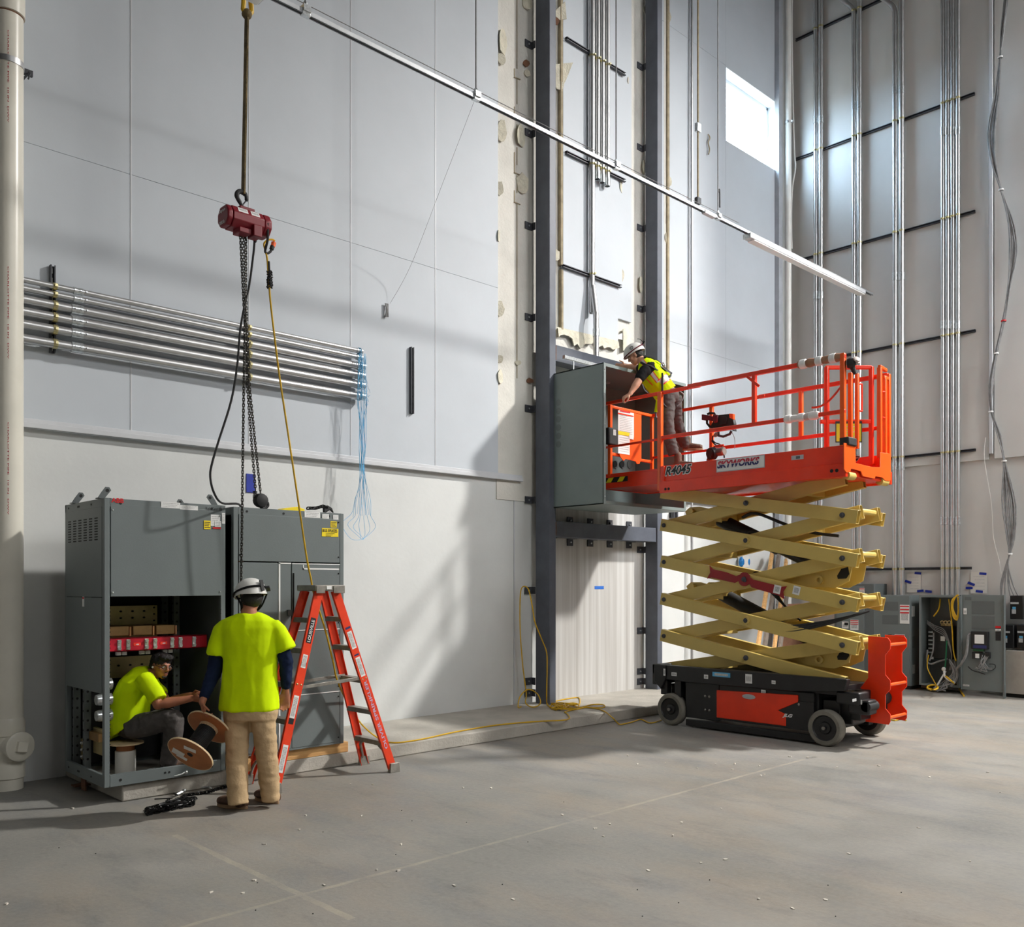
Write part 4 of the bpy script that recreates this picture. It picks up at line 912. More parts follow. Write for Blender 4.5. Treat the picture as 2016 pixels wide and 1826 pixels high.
# ================================================================== PVC PIPE
P0 = onZ(16, 1542, 0); P0 = V((2.30, 8.80, 0))
pv = thing('drain_pipe', 'thick ivory plastic drain pipe with a round cleanout at the left edge', 'pipe', P0)
R = .127
MB().cyl((P0.x, P0.y, 0), (P0.x, P0.y, 15.4), R, n=32).done('tube', 'pvc', pv)
z = onY(30, 22, P0.y-R).z; MB().lathe((P0.x, P0.y, z), (0, 0, 1), [(R, 0), (R+.012, .005), (R+.014, 1.2), (R, 1.3)], 32).done('bell_joint', 'pvc', pv)
MB().lathe((P0.x, P0.y, z-.012), (0, 0, 1), [(R+.001, 0), (R+.004, .004), (R+.001, .012)], 32).done('joint_seal', 'rust', pv)
z1, z2 = onY(20, 1416, P0.y-R).z, onY(20, 1510, P0.y-R).z
MB().lathe((P0.x, P0.y, z1-.16), (0, 0, 1), [(R, 0), (R+.012, .01), (R+.012, .13), (R, .16)], 32).done('coupling', 'pvc', pv); MB().lathe((P0.x, P0.y, z2-.12), (0, 0, 1), [(R, 0), (R+.014, .01), (R+.014, .14), (R, .16)], 32).done('coupling', 'pvc', pv)
d = (CAM-V((P0.x, P0.y, CAM.z))); d.z = 0; d.normalize(); d = (d*.8+V((.55, -.5, 0))).normalized(); q = onY(24, 1473, P0.y-.2)
q = V((P0.x, P0.y, q.z))
MB().cyl(q, q+d*.2, .105, n=28).done('cleanout_branch', 'pvc', pv); MB().lathe(q+d*.17, d, [(.125, 0), (.128, .01), (.128, .03), (.115, .04), (0, .042)], 28).done('cleanout_cap', 'pvc', pv, smooth=40)
u = d.cross(UP).normalized(); a = (u*.97+UP*.2).normalized(); b_ = d.cross(a).normalized(); MB().obox(q+d*.225, a*.045, b_*.045, d*.02).done('cap_nut', 'pvc', pv, bevel=.005)
z = onY(30, 118, P0.y-R).z; MB().pipe((P0.x, P0.y, z-.025), (P0.x, P0.y, z+.025), R+.006, R, 32).done('clamp_band', 'galv', pv)
MB().box(P0.x+R-.01, P0.x+R+.08, P0.y-.0, P0.y+.03, z-.025, z+.025).cyl((P0.x+R+.04, P0.y-.06, z-.02), (P0.x+R+.04, P0.y+.19, z+.0), .01, n=8).cyl((P0.x+R+.06, P0.y, z), (P0.x+R+.03, P0.y-.04, z-.08), .008, n=6).done('clamp_bolt', 'steeldark', pv)
d2 = V((CAM.x-P0.x, CAM.y-P0.y, 0)).normalized(); d2 = (d2+V((-.0, 0, 0))).normalized(); tx = V((d2.y, -d2.x, 0))
for z in (5.6, 3.55, 2.2): text('CHARLOTTE PIPE  10 IN  DWV', V((P0.x, P0.y, 0))+d2*(R-.003)+UP*(z+1.0), (0, 0, -1), UP.cross(d2), .8, .013, 'redbar', pv, depth=.004)

# ================================================================== STEP LADDER
ld = thing('step_ladder', 'orange fibreglass step ladder standing open beside the worker in the helmet', 'ladder', (4.5, 7.1, 0))
RA = (V((4.39, 7.34, 1.74)), V((3.90, 7.50, .0))); RB = (V((4.40, 7.10, 1.74)), V((3.90, 7.0, .0)))
RC = (V((4.58, 7.34, 1.74)), V((5.17, 7.52, .0))); RD = (V((4.57, 7.10, 1.74)), V((5.17, 7.02, .0)))
def rail(p, s, name):
    a, b = p; d = (b-a).normalized(); u = V((1, 0, 0))-d*d.x; u.normalize(); v = d.cross(u).normalized(); v = v*(1 if v.y*s > 0 else -1)
    m = MB(); m.obox((a+b)/2, d*(a-b).length/2, u*.042, v*.003)
    for k in (-1, 1): m.obox((a+b)/2+u*.040*k-v*.012, d*(a-b).length/2, u*.003, v*.012)
    return m.done('rail', 'fglass', ld, bevel=.0015, seg=1), d, u, v
rr = {}
for k, p, s in (('A', RA, 1), ('B', RB, -1), ('C', RC, 1), ('D', RD, -1)): rr[k] = rail(p, s, k)
MB().box(4.33, 4.645, 7.06, 7.38, 1.735, 1.79).done('top_cap', 'alu', ld, bevel=.01)
MB().box(4.34, 4.43, 7.052, 7.06, 1.715, 1.785).done('cap_plate', 'alu', ld, bevel=.004); MB().box(4.52, 4.64, 7.052, 7.06, 1.715, 1.785).done('cap_plate', 'alu', ld, bevel=.004)
label_plate(ld, (4.475, 7.058, 1.765), (1, 0, 0), UP, .05, .03, 'white')
for (pa, pb) in ((RA, RB), (RC, RD)):
    for z in (.305, .61, .915, 1.22, 1.49):
        t = 1-z/1.74; a, b = pa[0].lerp(pa[1], t), pb[0].lerp(pb[1], t); dx = V((.04, 0, 0))
        m = MB(); m.obox((a+b)/2, (b-a)/2*.99, dx, V((0, 0, .004))); m.obox((a+b)/2+V((.038, 0, -.02)), (b-a)/2*.98, V((.003, 0, 0)), V((0, 0, .02))); m.obox((a+b)/2+V((-.038, 0, -.02)), (b-a)/2*.98, V((.003, 0, 0)), V((0, 0, .02)))
        m.done('step', 'alu', ld, smooth=0)
for p in (RA, RB, RC, RD):
    a, b = p; d = (b-a).normalized(); sx = 1 if b.x > 4.5 else -1
    MB().prism([b+V(v) for v in [(-.05, -.022, .09), (.05, -.022, .09), (.058, -.022, 0), (-.058, -.022, 0)]], (0, .045, 0)).done('foot', 'alu', ld, bevel=.004)
for pa, pb in ((RA, RB), (RC, RD)):
    for p, s in ((pa, -1), (pb, 1)):
        t0, t1 = 1-.30/1.74, 1-.08/1.74; a = p[0].lerp(p[1], t0)+V((0, s*.14, -.01)); b = p[0].lerp(p[1], t0)+V((0, s*.06, -.06)); c = p[0].lerp(p[1], t1)+V((0, s*.012, 0))
        MB().tube(spl([a, b, p[0].lerp(p[1], .9)+V((0, s*.02, 0)), c], 4), .014, 6).done('foot_brace', 'alu', ld)
z = .90; t = 1-z/1.74
for pa, pb in ((RB, RD), (RA, RC)):
    a, b = pa[0].lerp(pa[1], t), pb[0].lerp(pb[1], t); y = .012 if pa is RB else -.03; m_ = (a+b)/2+V((0, y, .0))
    MB().bar(a+V((0, y, -.02)), m_, .006, .03).bar(m_, b+V((0, y, .02)), .006, .03).done('spreader', 'alu', ld, bevel=.002)
def on_rail(k, t, off=0., out=.004):
    p = {'A': RA, 'B': RB, 'C': RC, 'D': RD}[k]; o, d, u, v = rr[k]; return p[0].lerp(p[1], t)+u*off+v*out, d, u, v
def rlab(k, t, L, W, mat, prt=True, lmat='greyl'):
    c, d, u, v = on_rail(k, t); o = MB().obox(c, d*L/2, u*W/2, v*.001).done('label', mat, ld, smooth=0)
    if prt:
        for i in range(6): pass
        MB().obox(c+v*.0014, d*L*.42, u*W*.36, v*.0004).done('label_print', lmat, o, smooth=0)
rlab('D', .265, .17, .05, 'white'); rlab('D', .41, .19, .05, 'white'); rlab('D', .345, .015, .05, 'navyink', False); rlab('D', .20, .02, .055, 'navyink', False)
rlab('B', .36, .12, .048, 'white', True); rlab('B', .375, .035, .05, 'ink', False); rlab('B', .585, .2, .05, 'white'); rlab('B', .655, .05, .048, 'ink', False); rlab('B', .835, .24, .05, 'white'); rlab('C', .58, .07, .02, 'white', False)
c, d, u, v = on_rail('B', .205, 0); MB().obox(c, d*.115, u*.026, v*.0012).done('logo_plate', 'ink', ld, smooth=0)
c, d, u, v = on_rail('B', .205, .015, .0058); rd_ = -d; text('LOUISVILLE', c-rd_*.105, rd_, v.cross(rd_), .2, .03, 'white', ld, depth=.0, bold=.015)
c, d, u, v = on_rail('D', .865, 0, .005); rd_ = -d; yd = v.cross(rd_)
text('OLIVER SPRINKLER', c-yd*.016, rd_, yd, .70, .034, 'stencil', ld, depth=.0, bold=.02)
for k in 'BD':
    m = MB()
    for o_ in (-.02, .02): c, d, u, v = on_rail(k, .475, o_, .004); m.ell(c, d*.009, u*.009, v*.005, 8, 6)
    m.done('rivet_heads', 'galvy', ld)

# ================================================================== CABLE REEL HELD BY THE STANDING WORKER
rl = thing('cable_reel', 'plywood cable reel of black wire tilted and held by the standing worker', 'cable reel', onD(395, 1460, 7.1))
c2_, c1_ = onD(375, 1485, 6.98), onD(412, 1432, 7.17); ax = (c1_-c2_).normalized()
def disc(c, R_, rl, face):
    u = ax.orthogonal().normalized()
    m = MB().mat(0).lathe(c-ax*.006, ax, [(R_-.002, 0), (R_, .001), (R_, .011), (R_-.002, .012)], 40); o = m.done('flange', 'ply', rl); 
    MB().pipe(c-ax*.0065, c+ax*.0065, R_+.001, R_-.004, 40).done('flange_edge', 'plyedge', o)
    return o
o1 = disc(c1_, .185, rl, 1); o2 = disc(c2_, .19, rl, -1)
MB().cyl(c2_, c1_, .068, n=24).done('wire_winding', 'blackr', rl)
m = MB()
for k in range(22):
    cc = c2_.lerp(c1_, .06+.88*k/21); u = ax.orthogonal().normalized(); w_ = ax.cross(u)
    m.tube([cc+(u*math.cos(t)+w_*math.sin(t))*.071 for t in [i*math.pi/10 for i in range(20)]], .005, 5, closed=True)
o = m.done('wire_turns', 'blackr', rl); o['kind'] = 'stuff'
MB().cyl(c1_-ax*.006, c1_-ax*.03, .08, .075, 24).done('hub_collar', 'plyedge', rl)
MB().lathe(c2_-ax*.0075, -ax, [(.024, 0), (.024, .001), (.0, .0015)], 16).done('hub_hole', 'dark', rl)
uu = (RT-ax*RT.dot(ax)).normalized(); vv = -ax.cross(uu).normalized()
if vv.z < 0: vv = -vv
for (a, b, w_, h_, rot) in [(-.11, -.02, .1, .075, -.5), (.02, .075, .1, .045, -.25), (-.09, -.07, .09, .04, -.5)]:
    p, q = uu*math.cos(rot)+vv*math.sin(rot), vv*math.cos(rot)-uu*math.sin(rot)
    MB().obox(c2_-ax*.008+uu*a+vv*b, p*w_/2, q*h_/2, ax*.0008).done('paper_label', 'paper', rl, smooth=0)
# spool used as a seat
s0 = V((3.0, 7.82, .156)); st = thing('wire_spool', 'white wire spool with a wooden top used as a seat by the crouched worker', 'wire spool', s0)
sc = onD(247, 1490, 7.83); s0 = V((sc.x, sc.y, .156))
MB().lathe(s0, UP, [(.08, 0), (.085, .01), (.085, .2), (.08, .205)], 24).done('winding', 'whitebk', st)
MB().cyl(s0+UP*.2, s0+UP*.26, .075, n=24).done('core', 'ply', st); MB().lathe(s0+UP*.26, UP, [(.145, 0), (.15, .002), (.15, .012), (.145, .014)], 36).done('flange', 'plyedge', st)
MB().tube(spl([s0+V((.1, -.06, .008)), s0+V((.2, .0, .008)), s0+V((.28, .02, .01)), s0+V((.2, -.04, .012)), s0+V((.12, -.02, .01))], 4), .006, 5).done('loose_end', 'white', st)

# ================================================================== PANELS AGAINST THE FAR WALL
def wl(c, px, py, w_, h_, mat, X, prt=0, red=0, name='label'):
    p = onX(px, py, X); o = label_plate(c, p, (0, -1, 0), UP, w_, h_, mat, name)
    if red: 
        for k in range(red): label_plate(o, p+V((-.002, 0, h_*(.42-.17*k))), (0, -1, 0), UP, w_*.96, h_*.07, 'redl', 'label_band')
    if prt: label_plate(o, p+V((-.0015, 0, -h_*.1)), (0, -1, 0), UP, w_*.75, h_*.45, 'greyl', 'label_print')
    return o
FX = 15.5
g = thing('panelboard', 'closed grey electrical panel half hidden behind the lift right end', 'electrical panel', (FX, 7.1, .05))
MB().box(FX-.02, 15.99, yX(1722, FX), 7.75, .1, 1.80).done('body', 'cabd', g, bevel=.006); MB().box(FX-.035, FX-.02, yX(1705, FX)+.02, 7.7, .2, 1.76).done('door', 'cab', g, bevel=.004)
wl(g, 1682, 1231, .15, .18, 'white', FX-.037, 1, 3); wl(g, 1664, 1231, .12, .12, 'white', FX-.037, 1); wl(g, 1666, 1229, .07, .05, 'dark', FX-.039); wl(g, 1697, 1165, .09, .12, 'white', FX-.037, 1, 2)
m = MB()
for k in range(9): y = yX(1648+5.5*k, 15.6); m.cyl((15.6, y, 1.8), (15.6, y, 1.85), .02, n=8)
m.done('hub_row', 'galvb', g)
g2 = thing('panelboard', 'closed grey electrical panel with red and white warning labels and two sunken plates', 'electrical panel', (FX, 6.7, .05))
ya, yb = yX(1712, FX), yX(1793, FX)
MB().box(FX, 15.99, yb, ya, .06, 1.606).done('body', 'cab', g2, bevel=.006); MB().box(FX-.015, FX, yb+.015, ya-.015, .09, 1.595).done('door', 'cab', g2, bevel=.004)
for a, b in ((1185, 1203), (1211, 1230)):
    p, q = onX(1737, a, FX-.016), onX(1768, b, FX-.016); MB().box(FX-.018, FX-.014, q.y, p.y, q.z, p.z).done('sunken_plate', 'cabd', g2, bevel=.001)
wl(g2, 1781, 1210, .16, .32, 'white', FX-.017, 1, 3); wl(g2, 1771, 1261, .17, .2, 'white', FX-.017, 0, 3); p = onX(1771, 1267, FX-.02); MB().obox(p, (.001, 0, 0), (0, .02, .012), (0, -.01, .04)).done('label_mark', 'ink', g2)
wl(g2, 1752, 1253, .06, .06, 'dark', FX-.017); wl(g2, 1757, 1308, .09, .27, 'white', FX-.017, 1, 3); wl(g2, 1753, 1264, .07, .1, 'white', FX-.017, 1)
label_plate(g2, onY(1798, 1204, yb-.002), (1, 0, 0), UP, .12, .18, 'white'); label_plate(g2, onY(1799, 1265, yb-.002), (1, 0, 0), UP, .13, .2, 'cabd'); label_plate(g2, onY(1799, 1318, yb-.002), (1, 0, 0), UP, .1, .15, 'greyl')
MB().box(FX+.03, 15.98, yb+.02, ya-.02, 0, .06).done('plinth', 'dark', g2, smooth=0)
# open panel
o3 = thing('open_panelboard', 'open electrical panel with loose wires and yellow cord beside the big swung door', 'electrical panel', (FX, 5.9, .05))
ya, yb = yX(1810, FX), yX(1889, FX); z0, z1 = .1, 1.61
MB().box(FX, 15.99, ya-.012, ya, z0, z1).box(FX, 15.99, yb, yb+.012, z0, z1).box(FX, 15.99, yb, ya, z1-.012, z1).box(FX, 15.99, yb, ya, z0, z0+.012).done('body', 'cab', o3, smooth=0)
MB().box(15.93, 15.985, yb+.012, ya-.012, z0+.012, z1-.012).done('back_plate', 'cabd', o3, smooth=0)
MB().box(FX-.012, FX, ya-.035, ya, z0, z1).box(FX-.012, FX, yb, yb+.035, z0, z1).box(FX-.012, FX, yb+.035, ya-.035, z1-.035, z1).box(FX-.012, FX, yb+.035, ya-.035, z0, z0+.035).done('rim', 'cab', o3, smooth=0)
bk_ = MB().box(15.72, 15.93, yX(1874, 15.72), yX(1827, 15.72), onX(1850, 1298, 15.72).z, onX(1850, 1233, 15.72).z).done('breaker', 'black', o3, bevel=.01)
for k in range(6): p = onX(1832, 1245+8*k, 15.71); MB().box(15.70, 15.72, p.y-.035, p.y+.035, p.z-.012, p.z+.012).done('terminal', 'galvb', bk_, bevel=.004)
for k in range(3): p = onX(1856+7*k, 1226, 15.8); MB().pipe(p+V((-.03, 0, 0)), p+V((.03, 0, 0)), .035, .02, 12).box(15.79, 15.81, p.y-.025, p.y+.025, p.z-.09, p.z-.02).done('lug', 'brass', o3)
label_plate(o3, onX(1856, 1258, 15.718), (0, -1, 0), UP, .07, .08, 'white'); label_plate(o3, onX(1835, 1296, 15.718), (0, -1, 0), UP, .05, .04, 'white')
m = MB(); rn = random.Random(14)
def wr(pts, r, m, k=5): m.tube(spl([onX(a, b, c) for a, b, c in pts], k), r, 6)
for k in range(4): wr([(1825, 1222+2*k, 15.7), (1840, 1232+3*k, 15.65), (1858, 1240+4*k, 15.62), (1868, 1262+3*k, 15.62), (1874, 1290+2*k, 15.6), (1872-k, 1320, 15.6)], .006, m)
wr([(1826, 1280, 15.62), (1825, 1300, 15.6), (1832, 1308, 15.6), (1850, 1302, 15.62), (1866, 1298, 15.66)], .016, m); wr([(1838, 1246, 15.65), (1837, 1280, 15.62), (1830, 1302, 15.6)], .013, m)
for k in range(7): wr([(1876+rn.uniform(-8, 8), 1300+rn.uniform(-4, 8), 15.58), (1880+rn.uniform(-8, 4), 1325, 15.5), (1868+rn.uniform(-14, 8), 1345, 15.45), (1850+rn.uniform(-14, 14), 1355, 15.42), (1845+rn.uniform(-16, 20), 1361, 15.4)], rn.choice([.006, .01, .014]), m)
m.done('grey_wires', 'grey', o3)
m = MB(); wr([(1851, 1180, 15.7), (1848, 1200, 15.65), (1838, 1214, 15.65)], .012, m); wr([(1868, 1180, 15.6), (1874, 1230, 15.55), (1877, 1280, 15.55), (1882, 1302, 15.5)], .012, m); wr([(1828, 1290, 15.6), (1826, 1315, 15.55), (1838, 1340, 15.5), (1845, 1352, 15.45)], .01, m)
m.done('amber_wires', 'cordy', o3); m = MB(); wr([(1864, 1262, 15.6), (1862, 1300, 15.55), (1860, 1318, 15.55)], .012, m); m.done('green_wire', M('green_wire', srgb(30, 120, 80), .5), o3)
m = MB().ball(onX(1858, 1318, 15.5), .035, 10, 8); wr([(1858, 1318, 15.5), (1862, 1335, 15.45), (1880, 1345, 15.42)], .016, m); wr([(1862, 1322, 15.5), (1848, 1345, 15.42), (1840, 1358, 15.4)], .014, m); m.done('white_lead', 'whitebk', o3)
# swung door
dx = 15.40; ya, yb = yX(1893, dx), yX(1977, dx)
dd = thing('panel_door', 'big grey panel door swung open, black meter boxes and wires on its inside', 'panel door', (dx, ya, .09))
MB().box(dx, dx+.03, yb, ya, .09, 1.625).done('leaf', 'cab', dd, bevel=.004); MB().box(dx-.03, dx, ya-.012, ya, .09, 1.625).box(dx-.03, dx+.03, yb-.012, yb, .09, 1.625).done('door_flange', 'cab', dd, bevel=.003)
MB().box(dx-.025, dx+.02, yb-.02, yb+.012, -.0, .22).done('door_stay', 'cab', dd, bevel=.003)
p, q = onX(1913, 1184, dx), onX(1958, 1240, dx); MB().box(dx-.003, dx, q.y, p.y, (p.z+q.z)/2+.015, p.z).box(dx-.003, dx, q.y, p.y, q.z, (p.z+q.z)/2-.015).done('window_plate', 'cabd', dd, bevel=.001)
p, q = onX(1915, 1243, dx), onX(1948, 1279, dx); mb = MB().box(dx-.09, dx, q.y, p.y, q.z, p.z).done('meter_box', 'black', dd, bevel=.008); label_plate(mb, onX(1928, 1259, dx-.093), (0, -1, 0), UP, .14, .14, 'white'); label_plate(mb, onX(1929, 1274, dx-.093), (0, -1, 0), UP, .2, .05, 'navyink')
p, q = onX(1916, 1284, dx), onX(1936, 1298, dx); mb = MB().box(dx-.06, dx, q.y, p.y, q.z, p.z).done('relay_box', 'black', dd, bevel=.006); label_plate(mb, onX(1924, 1292, dx-.063), (0, -1, 0), UP, .06, .07, 'white'); p, q = onX(1942, 1284, dx), onX(1951, 1297, dx); MB().box(dx-.06, dx, q.y, p.y, q.z, p.z).done('relay_box', 'black', dd, bevel=.006)
p, q = onX(1917, 1278, dx), onX(1938, 1283, dx); MB().box(dx-.03, dx, q.y, p.y, q.z, p.z).done('circuit_board', M('green_board', srgb(40, 110, 70), .5), dd, smooth=0)
m = MB()
for k in range(9): wr([(1940+rn.uniform(-6, 8), 1290, dx-.05), (1938+rn.uniform(-10, 8), 1305, dx-.07), (1936+rn.uniform(-12, 10), 1316+rn.uniform(-4, 8), dx-.07), (1932+rn.uniform(-14, 26), 1322+rn.uniform(-10, 6), dx-.05)], .006, m)
m.done('thin_wires', 'grey', dd); m = MB(); wr([(1906, 1313, dx-.03), (1914, 1320, dx-.06), (1926, 1324, dx-.06), (1940, 1328, dx-.06)], .008, m); wr([(1948, 1308, dx-.05), (1958, 1309, dx-.06), (1959, 1316, dx-.06), (1950, 1321, dx-.06), (1940, 1318, dx-.06)], .007, m); m.done('black_wires', 'black', dd)
m = MB(); wr([(1915, 1248, dx-.04), (1907, 1252, dx-.06), (1905, 1270, dx-.08), (1902, 1290, dx-.08), (1892, 1308, dx-.05), (1884, 1318, dx+.05), (1884, 1335, dx+.06), (1872, 1352, dx+.04)], .022, m); m.done('grey_hose', 'grey', dd)
wl(dd, 1965, 1236, .08, .045, 'redl', dx-.004); wl(dd, 1965, 1241, .08, .06, 'white', dx-.004, 1); wl(dd, 1965, 1252, .075, .16, 'ink', dx-.004); wl(dd, 1900, 1204, .05, .1, 'white', dx-.004, 1); wl(dd, 1906, 1179, .1, .05, 'cabd', dx-.004); wl(dd, 1902, 1350, .1, .03, 'greyl', dx-.004)
# yellow cord in the open panel
yc = thing('extension_cord', 'coiled yellow cord hanging over the open panel corner and trailing to the floor', 'extension cord', onX(1886, 1180, 15.4))
m = MB()
for k in range(4): wr([(1884+k, 1172, 15.42), (1877-k, 1184, 15.42), (1876, 1200+4*k, 15.42), (1884, 1215+2*k, 15.42), (1887, 1200, 15.42), (1886, 1176, 15.42)], .012, m)
m.done('coil', 'cordy', yc)
t = thing('extension_cord', 'yellow cord lying coiled on the floor under the open panel', 'extension cord', onZ(1835, 1358, 0)); m = MB()
for k in range(5):
    m.tube([onZ(1836+(7+k)*math.cos(a), 1356+(3+.5*k)*math.sin(a)-2, .02+.03*k) for a in [i*.6 for i in range(11)]], .012, 6)
m.tube(spl([onX(1862, 1332, 15.38), onX(1876, 1344, 15.3), onZ(1885, 1352, .05), onZ(1898, 1371, .012)], 5), .014, 6); m.done('cord', 'cordy', t)
tag(MB().tube(spl([onZ(1752, 1417, .012), onZ(1762, 1419, .012), onZ(1772, 1417, .012), onZ(1784, 1419, .012)], 4), .009, 6).done('cord_end', 'cordy'), 'short end of yellow cord on the floor behind the lift ladder', 'extension cord')
# base box and black controllers at the right edge
bb = thing('base_cabinet', 'pale grey box standing behind the swung door at the right edge', 'cabinet', (15.6, 4.7, 0))
MB().box(15.62, 15.99, 4.2, yX(1979, 15.62), .06, .74).done('body', 'beige', bb, bevel=.006); MB().box(15.66, 15.98, 4.25, 4.95, 0, .06).done('plinth', 'dark', bb, smooth=0)
def ctl(label, px0, px1, py0, py1):
    p, q = onX(px0, py0, 15.75), onX(px1, py1, 15.75); c = thing('controller_box', label, 'controller', (15.75, p.y, q.z))
    MB().box(15.75, 15.97, q.y, p.y, q.z, p.z).done('housing', 'black', c, bevel=.012)
    w_ = p.y-q.y; label_plate(c, (15.749, p.y-w_*.3, q.z+.12), (0, -1, 0), UP, .06, .07, 'greyl'); label_plate(c, (15.749, p.y-w_*.35, p.z-.12), (0, -1, 0), UP, .12, .03, 'greyl', 'print'); label_plate(c, (15.749, p.y-w_*.32, p.z-.2), (0, -1, 0), UP, .05, .04, 'string', 'indicator')
    return c
ctl('upper black controller box with a small blue light at the right edge', 1988, 2015, 1173, 1220)
ctl('lower black controller box cut by the right edge of the picture', 2001, 2030, 1230, 1277)
ctl('black controller box just behind the edge of the swung door', 1972, 1996, 1230, 1277)
bpy.data.objects['controller_box.002']['label'] = 'lower black controller box partly behind the swung panel door'
# papers and blue tape
def sheet(label, px, py, w_, h_, tapes):
    p = onX(px, py, 15.985); s = thing('paper_sheet', label, 'paper', p); MB().box(15.984, 15.988, p.y-w_/2, p.y+w_/2, p.z-h_/2, p.z+h_/2).done('page', 'paper', s, smooth=0); m = MB()
    for k in range(5): m.box(15.9832, 15.984, p.y-w_*.35, p.y+w_*(.35-.1*(k % 3)), p.z+h_*(.3-.15*k)-.006, p.z+h_*(.3-.15*k)+.0)
    m.done('print', 'greyl', s, smooth=0)
    for a, b, r in tapes: q = onX(a, b, 15.98); MB().obox(q, (.001, 0, 0), V((0, .055, .055*r)), V((0, -.02*r, .02))).done('tape', 'tapeb', s, smooth=0)
sheet('faint paper taped to the far wall left of the slim conduits', 1799, 1148, .24, .34, [(1807, 1129, .1), (1788, 1146, .3), (1812, 1164, -.1), (1828, 1165, .1)])
sheet('faint paper taped to the far wall above the swung door', 1927, 1148, .26, .36, [(1935, 1130, .1), (1912, 1150, .4), (1908, 1158, 0), (1928, 1165, .1)])
for i, (a, b) in enumerate(((1726, 1163), (1739, 1164))): q = onX(a, b, 15.98); tag(MB().obox(q, (.001, 0, 0), (0, .055, .0), (0, 0, .025)).done('blue_tape', 'tapeb', smooth=0), ['first', 'second'][i]+' scrap of blue tape from the left above the grey panels', 'tape')

# ================================================================== CLUTTER BEHIND THE LIFT
def plank(label, p, q, w_, t_, mat, up=(0, -1, 0)): return tag(MB().bar(p, q, w_, t_, up).done('leaning_plank', mat, bevel=.004), label, 'plank', 'timbers leaning behind the lift')
Yp = 8.2
def lean(px0, py0, px1, w_, mat, label, Y=Yp, t_=.04): 
    a = onY(px0, py0, Y+.6); b = onZ(px1, 1366, .14); plank(label, b, a, w_, t_, mat)
lean(1520, 1090, 1478, .1, 'wood', 'leftmost pale timber leaning behind the scissor arms')
lean(1534, 1090, 1491, .11, 'oldwood', 'grey weathered timber leaning beside the leftmost pale one')
lean(1548, 1104, 1512, .085, 'wood', 'second pale timber leaning behind the scissor arms', Y=8.1)
lean(1556, 1120, 1524, .1, 'oldwood', 'dark timber leaning at the right of the leaning stack', Y=8.05)
a = onY(1530, 1160, 8.5); b = onZ(1516, 1366, .14); t = thing('slotted_strut', 'slotted galvanised strut leaning among the timbers', 'strut', b); MB().bar(b, a, .042, .03, (0, -1, 0)).done('channel', 'galvb', t); m = MB()
for k in range(14): c = b.lerp(a, (k+.5)/14); m.bar(c+V((0, -.017, -.02)), c+V((0, -.017, .02)), .016, .002, (0, -1, 0))
m.done('slots', 'dark', t, smooth=0)
p, q = onY(1540, 1190, 8.6), onY(1618, 1300, 8.6)
tag(MB().box(p.x, q.x, 8.6, 8.64, .14, p.z).done('leaning_board', 'pallet', bevel=.004), 'brown board leaning against the wall behind the scissor arms', 'board')
g = thing('hanging_goggles', 'blue glossy goggles hung on the wall behind the scissor arms', 'goggles', onY(1465, 1107, 8.93)); p = onY(1460, 1107, 8.9); q = onY(1471, 1107, 8.9)
MB().ell(p, (.06, 0, 0), (0, .05, 0), (0, 0, .095), 14, 10).ell(q, (.06, 0, 0), (0, .05, 0), (0, 0, .095), 14, 10).done('lens_cups', 'blueglass', g); MB().box(p.x-.01, q.x+.01, 8.86, 8.97, p.z-.1, p.z+.11).done('holder', 'whitebk', g, bevel=.01)
t = thing('wall_bracket', 'small grey bracket on the wall right of the low beam', 'bracket', onY(1328, 1014, 8.95)); p = onY(1328, 1014, 8.93); MB().box(p.x-.06, p.x-.02, 8.9, 9, p.z-.05, p.z+.05).box(p.x+.02, p.x+.06, 8.9, 9, p.z-.05, p.z+.05).box(p.x-.06, p.x+.06, 8.96, 8.98, p.z-.05, p.z+.05).done('plate', 'steeldark', t, smooth=0)
# ================================================================== SCISSOR LIFT
LX0, LX1, LY0, LY1 = 9.42, 10.57, 4.58, 7.08
lf = thing('scissor_lift', 'orange and khaki scissor lift raised high with a worker on its platform', 'scissor lift', (10, 5.8, 0))
NXv = V((-1, 0, 0))
# --- chassis
m = MB().box(9.52, 10.48, 4.95, 6.72, .14, .60).box(9.62, 10.38, 4.6, 7.1, .24, .5)
m.done('chassis', 'black', lf, bevel=.015)
MB().prism([(9.42, 7.20, .76), (9.42, 4.57, .76), (9.42, 4.60, .63), (9.42, 5.2, .575), (9.42, 6.65, .565), (9.42, 7.05, .58), (9.42, 7.20, .64)], (.09, 0, 0)).box(10.48, 10.57, 4.57, 7.2, .58, .76).box(9.42, 10.57, 7.1, 7.2, .5, .76).done('deck_frame', 'black', lf, bevel=.01)
MB().box(9.5, 10.49, 4.7, 7.1, .57, .66).done('chassis_floor', 'black', lf, smooth=0)
MB().prism([(9.40, 7.16, .76), (9.40, 6.98, .76), (9.40, 6.98, .58), (9.40, 7.05, .45), (9.40, 7.16, .55)], (.06, 0, 0)).done('end_bracket', 'black', lf, bevel=.008)
MB().box(9.47, 9.53, 6.22, 6.72, .12, .58).box(9.47, 9.53, 4.98, 6.22, .46, .575).done('battery_box', 'black', lf, bevel=.01)
MB().prism([(9.455, 6.25, .50), (9.455, 5.17, .535), (9.455, 5.17, .455), (9.455, 5.42, .335), (9.455, 5.32, .30), (9.455, 5.32, .165), (9.455, 6.25, .165)], (.05, 0, 0)).done('access_door', 'lift', lf, bevel=.006)
dr = MB().box(9.462, 9.52, 4.98, 6.24, .14, .47).done('panel_backing', 'black', lf, bevel=.004)
MB().box(9.45, 9.5, 4.95, 6.7, .02, .10).done('pothole_guard', 'black', lf, bevel=.006)
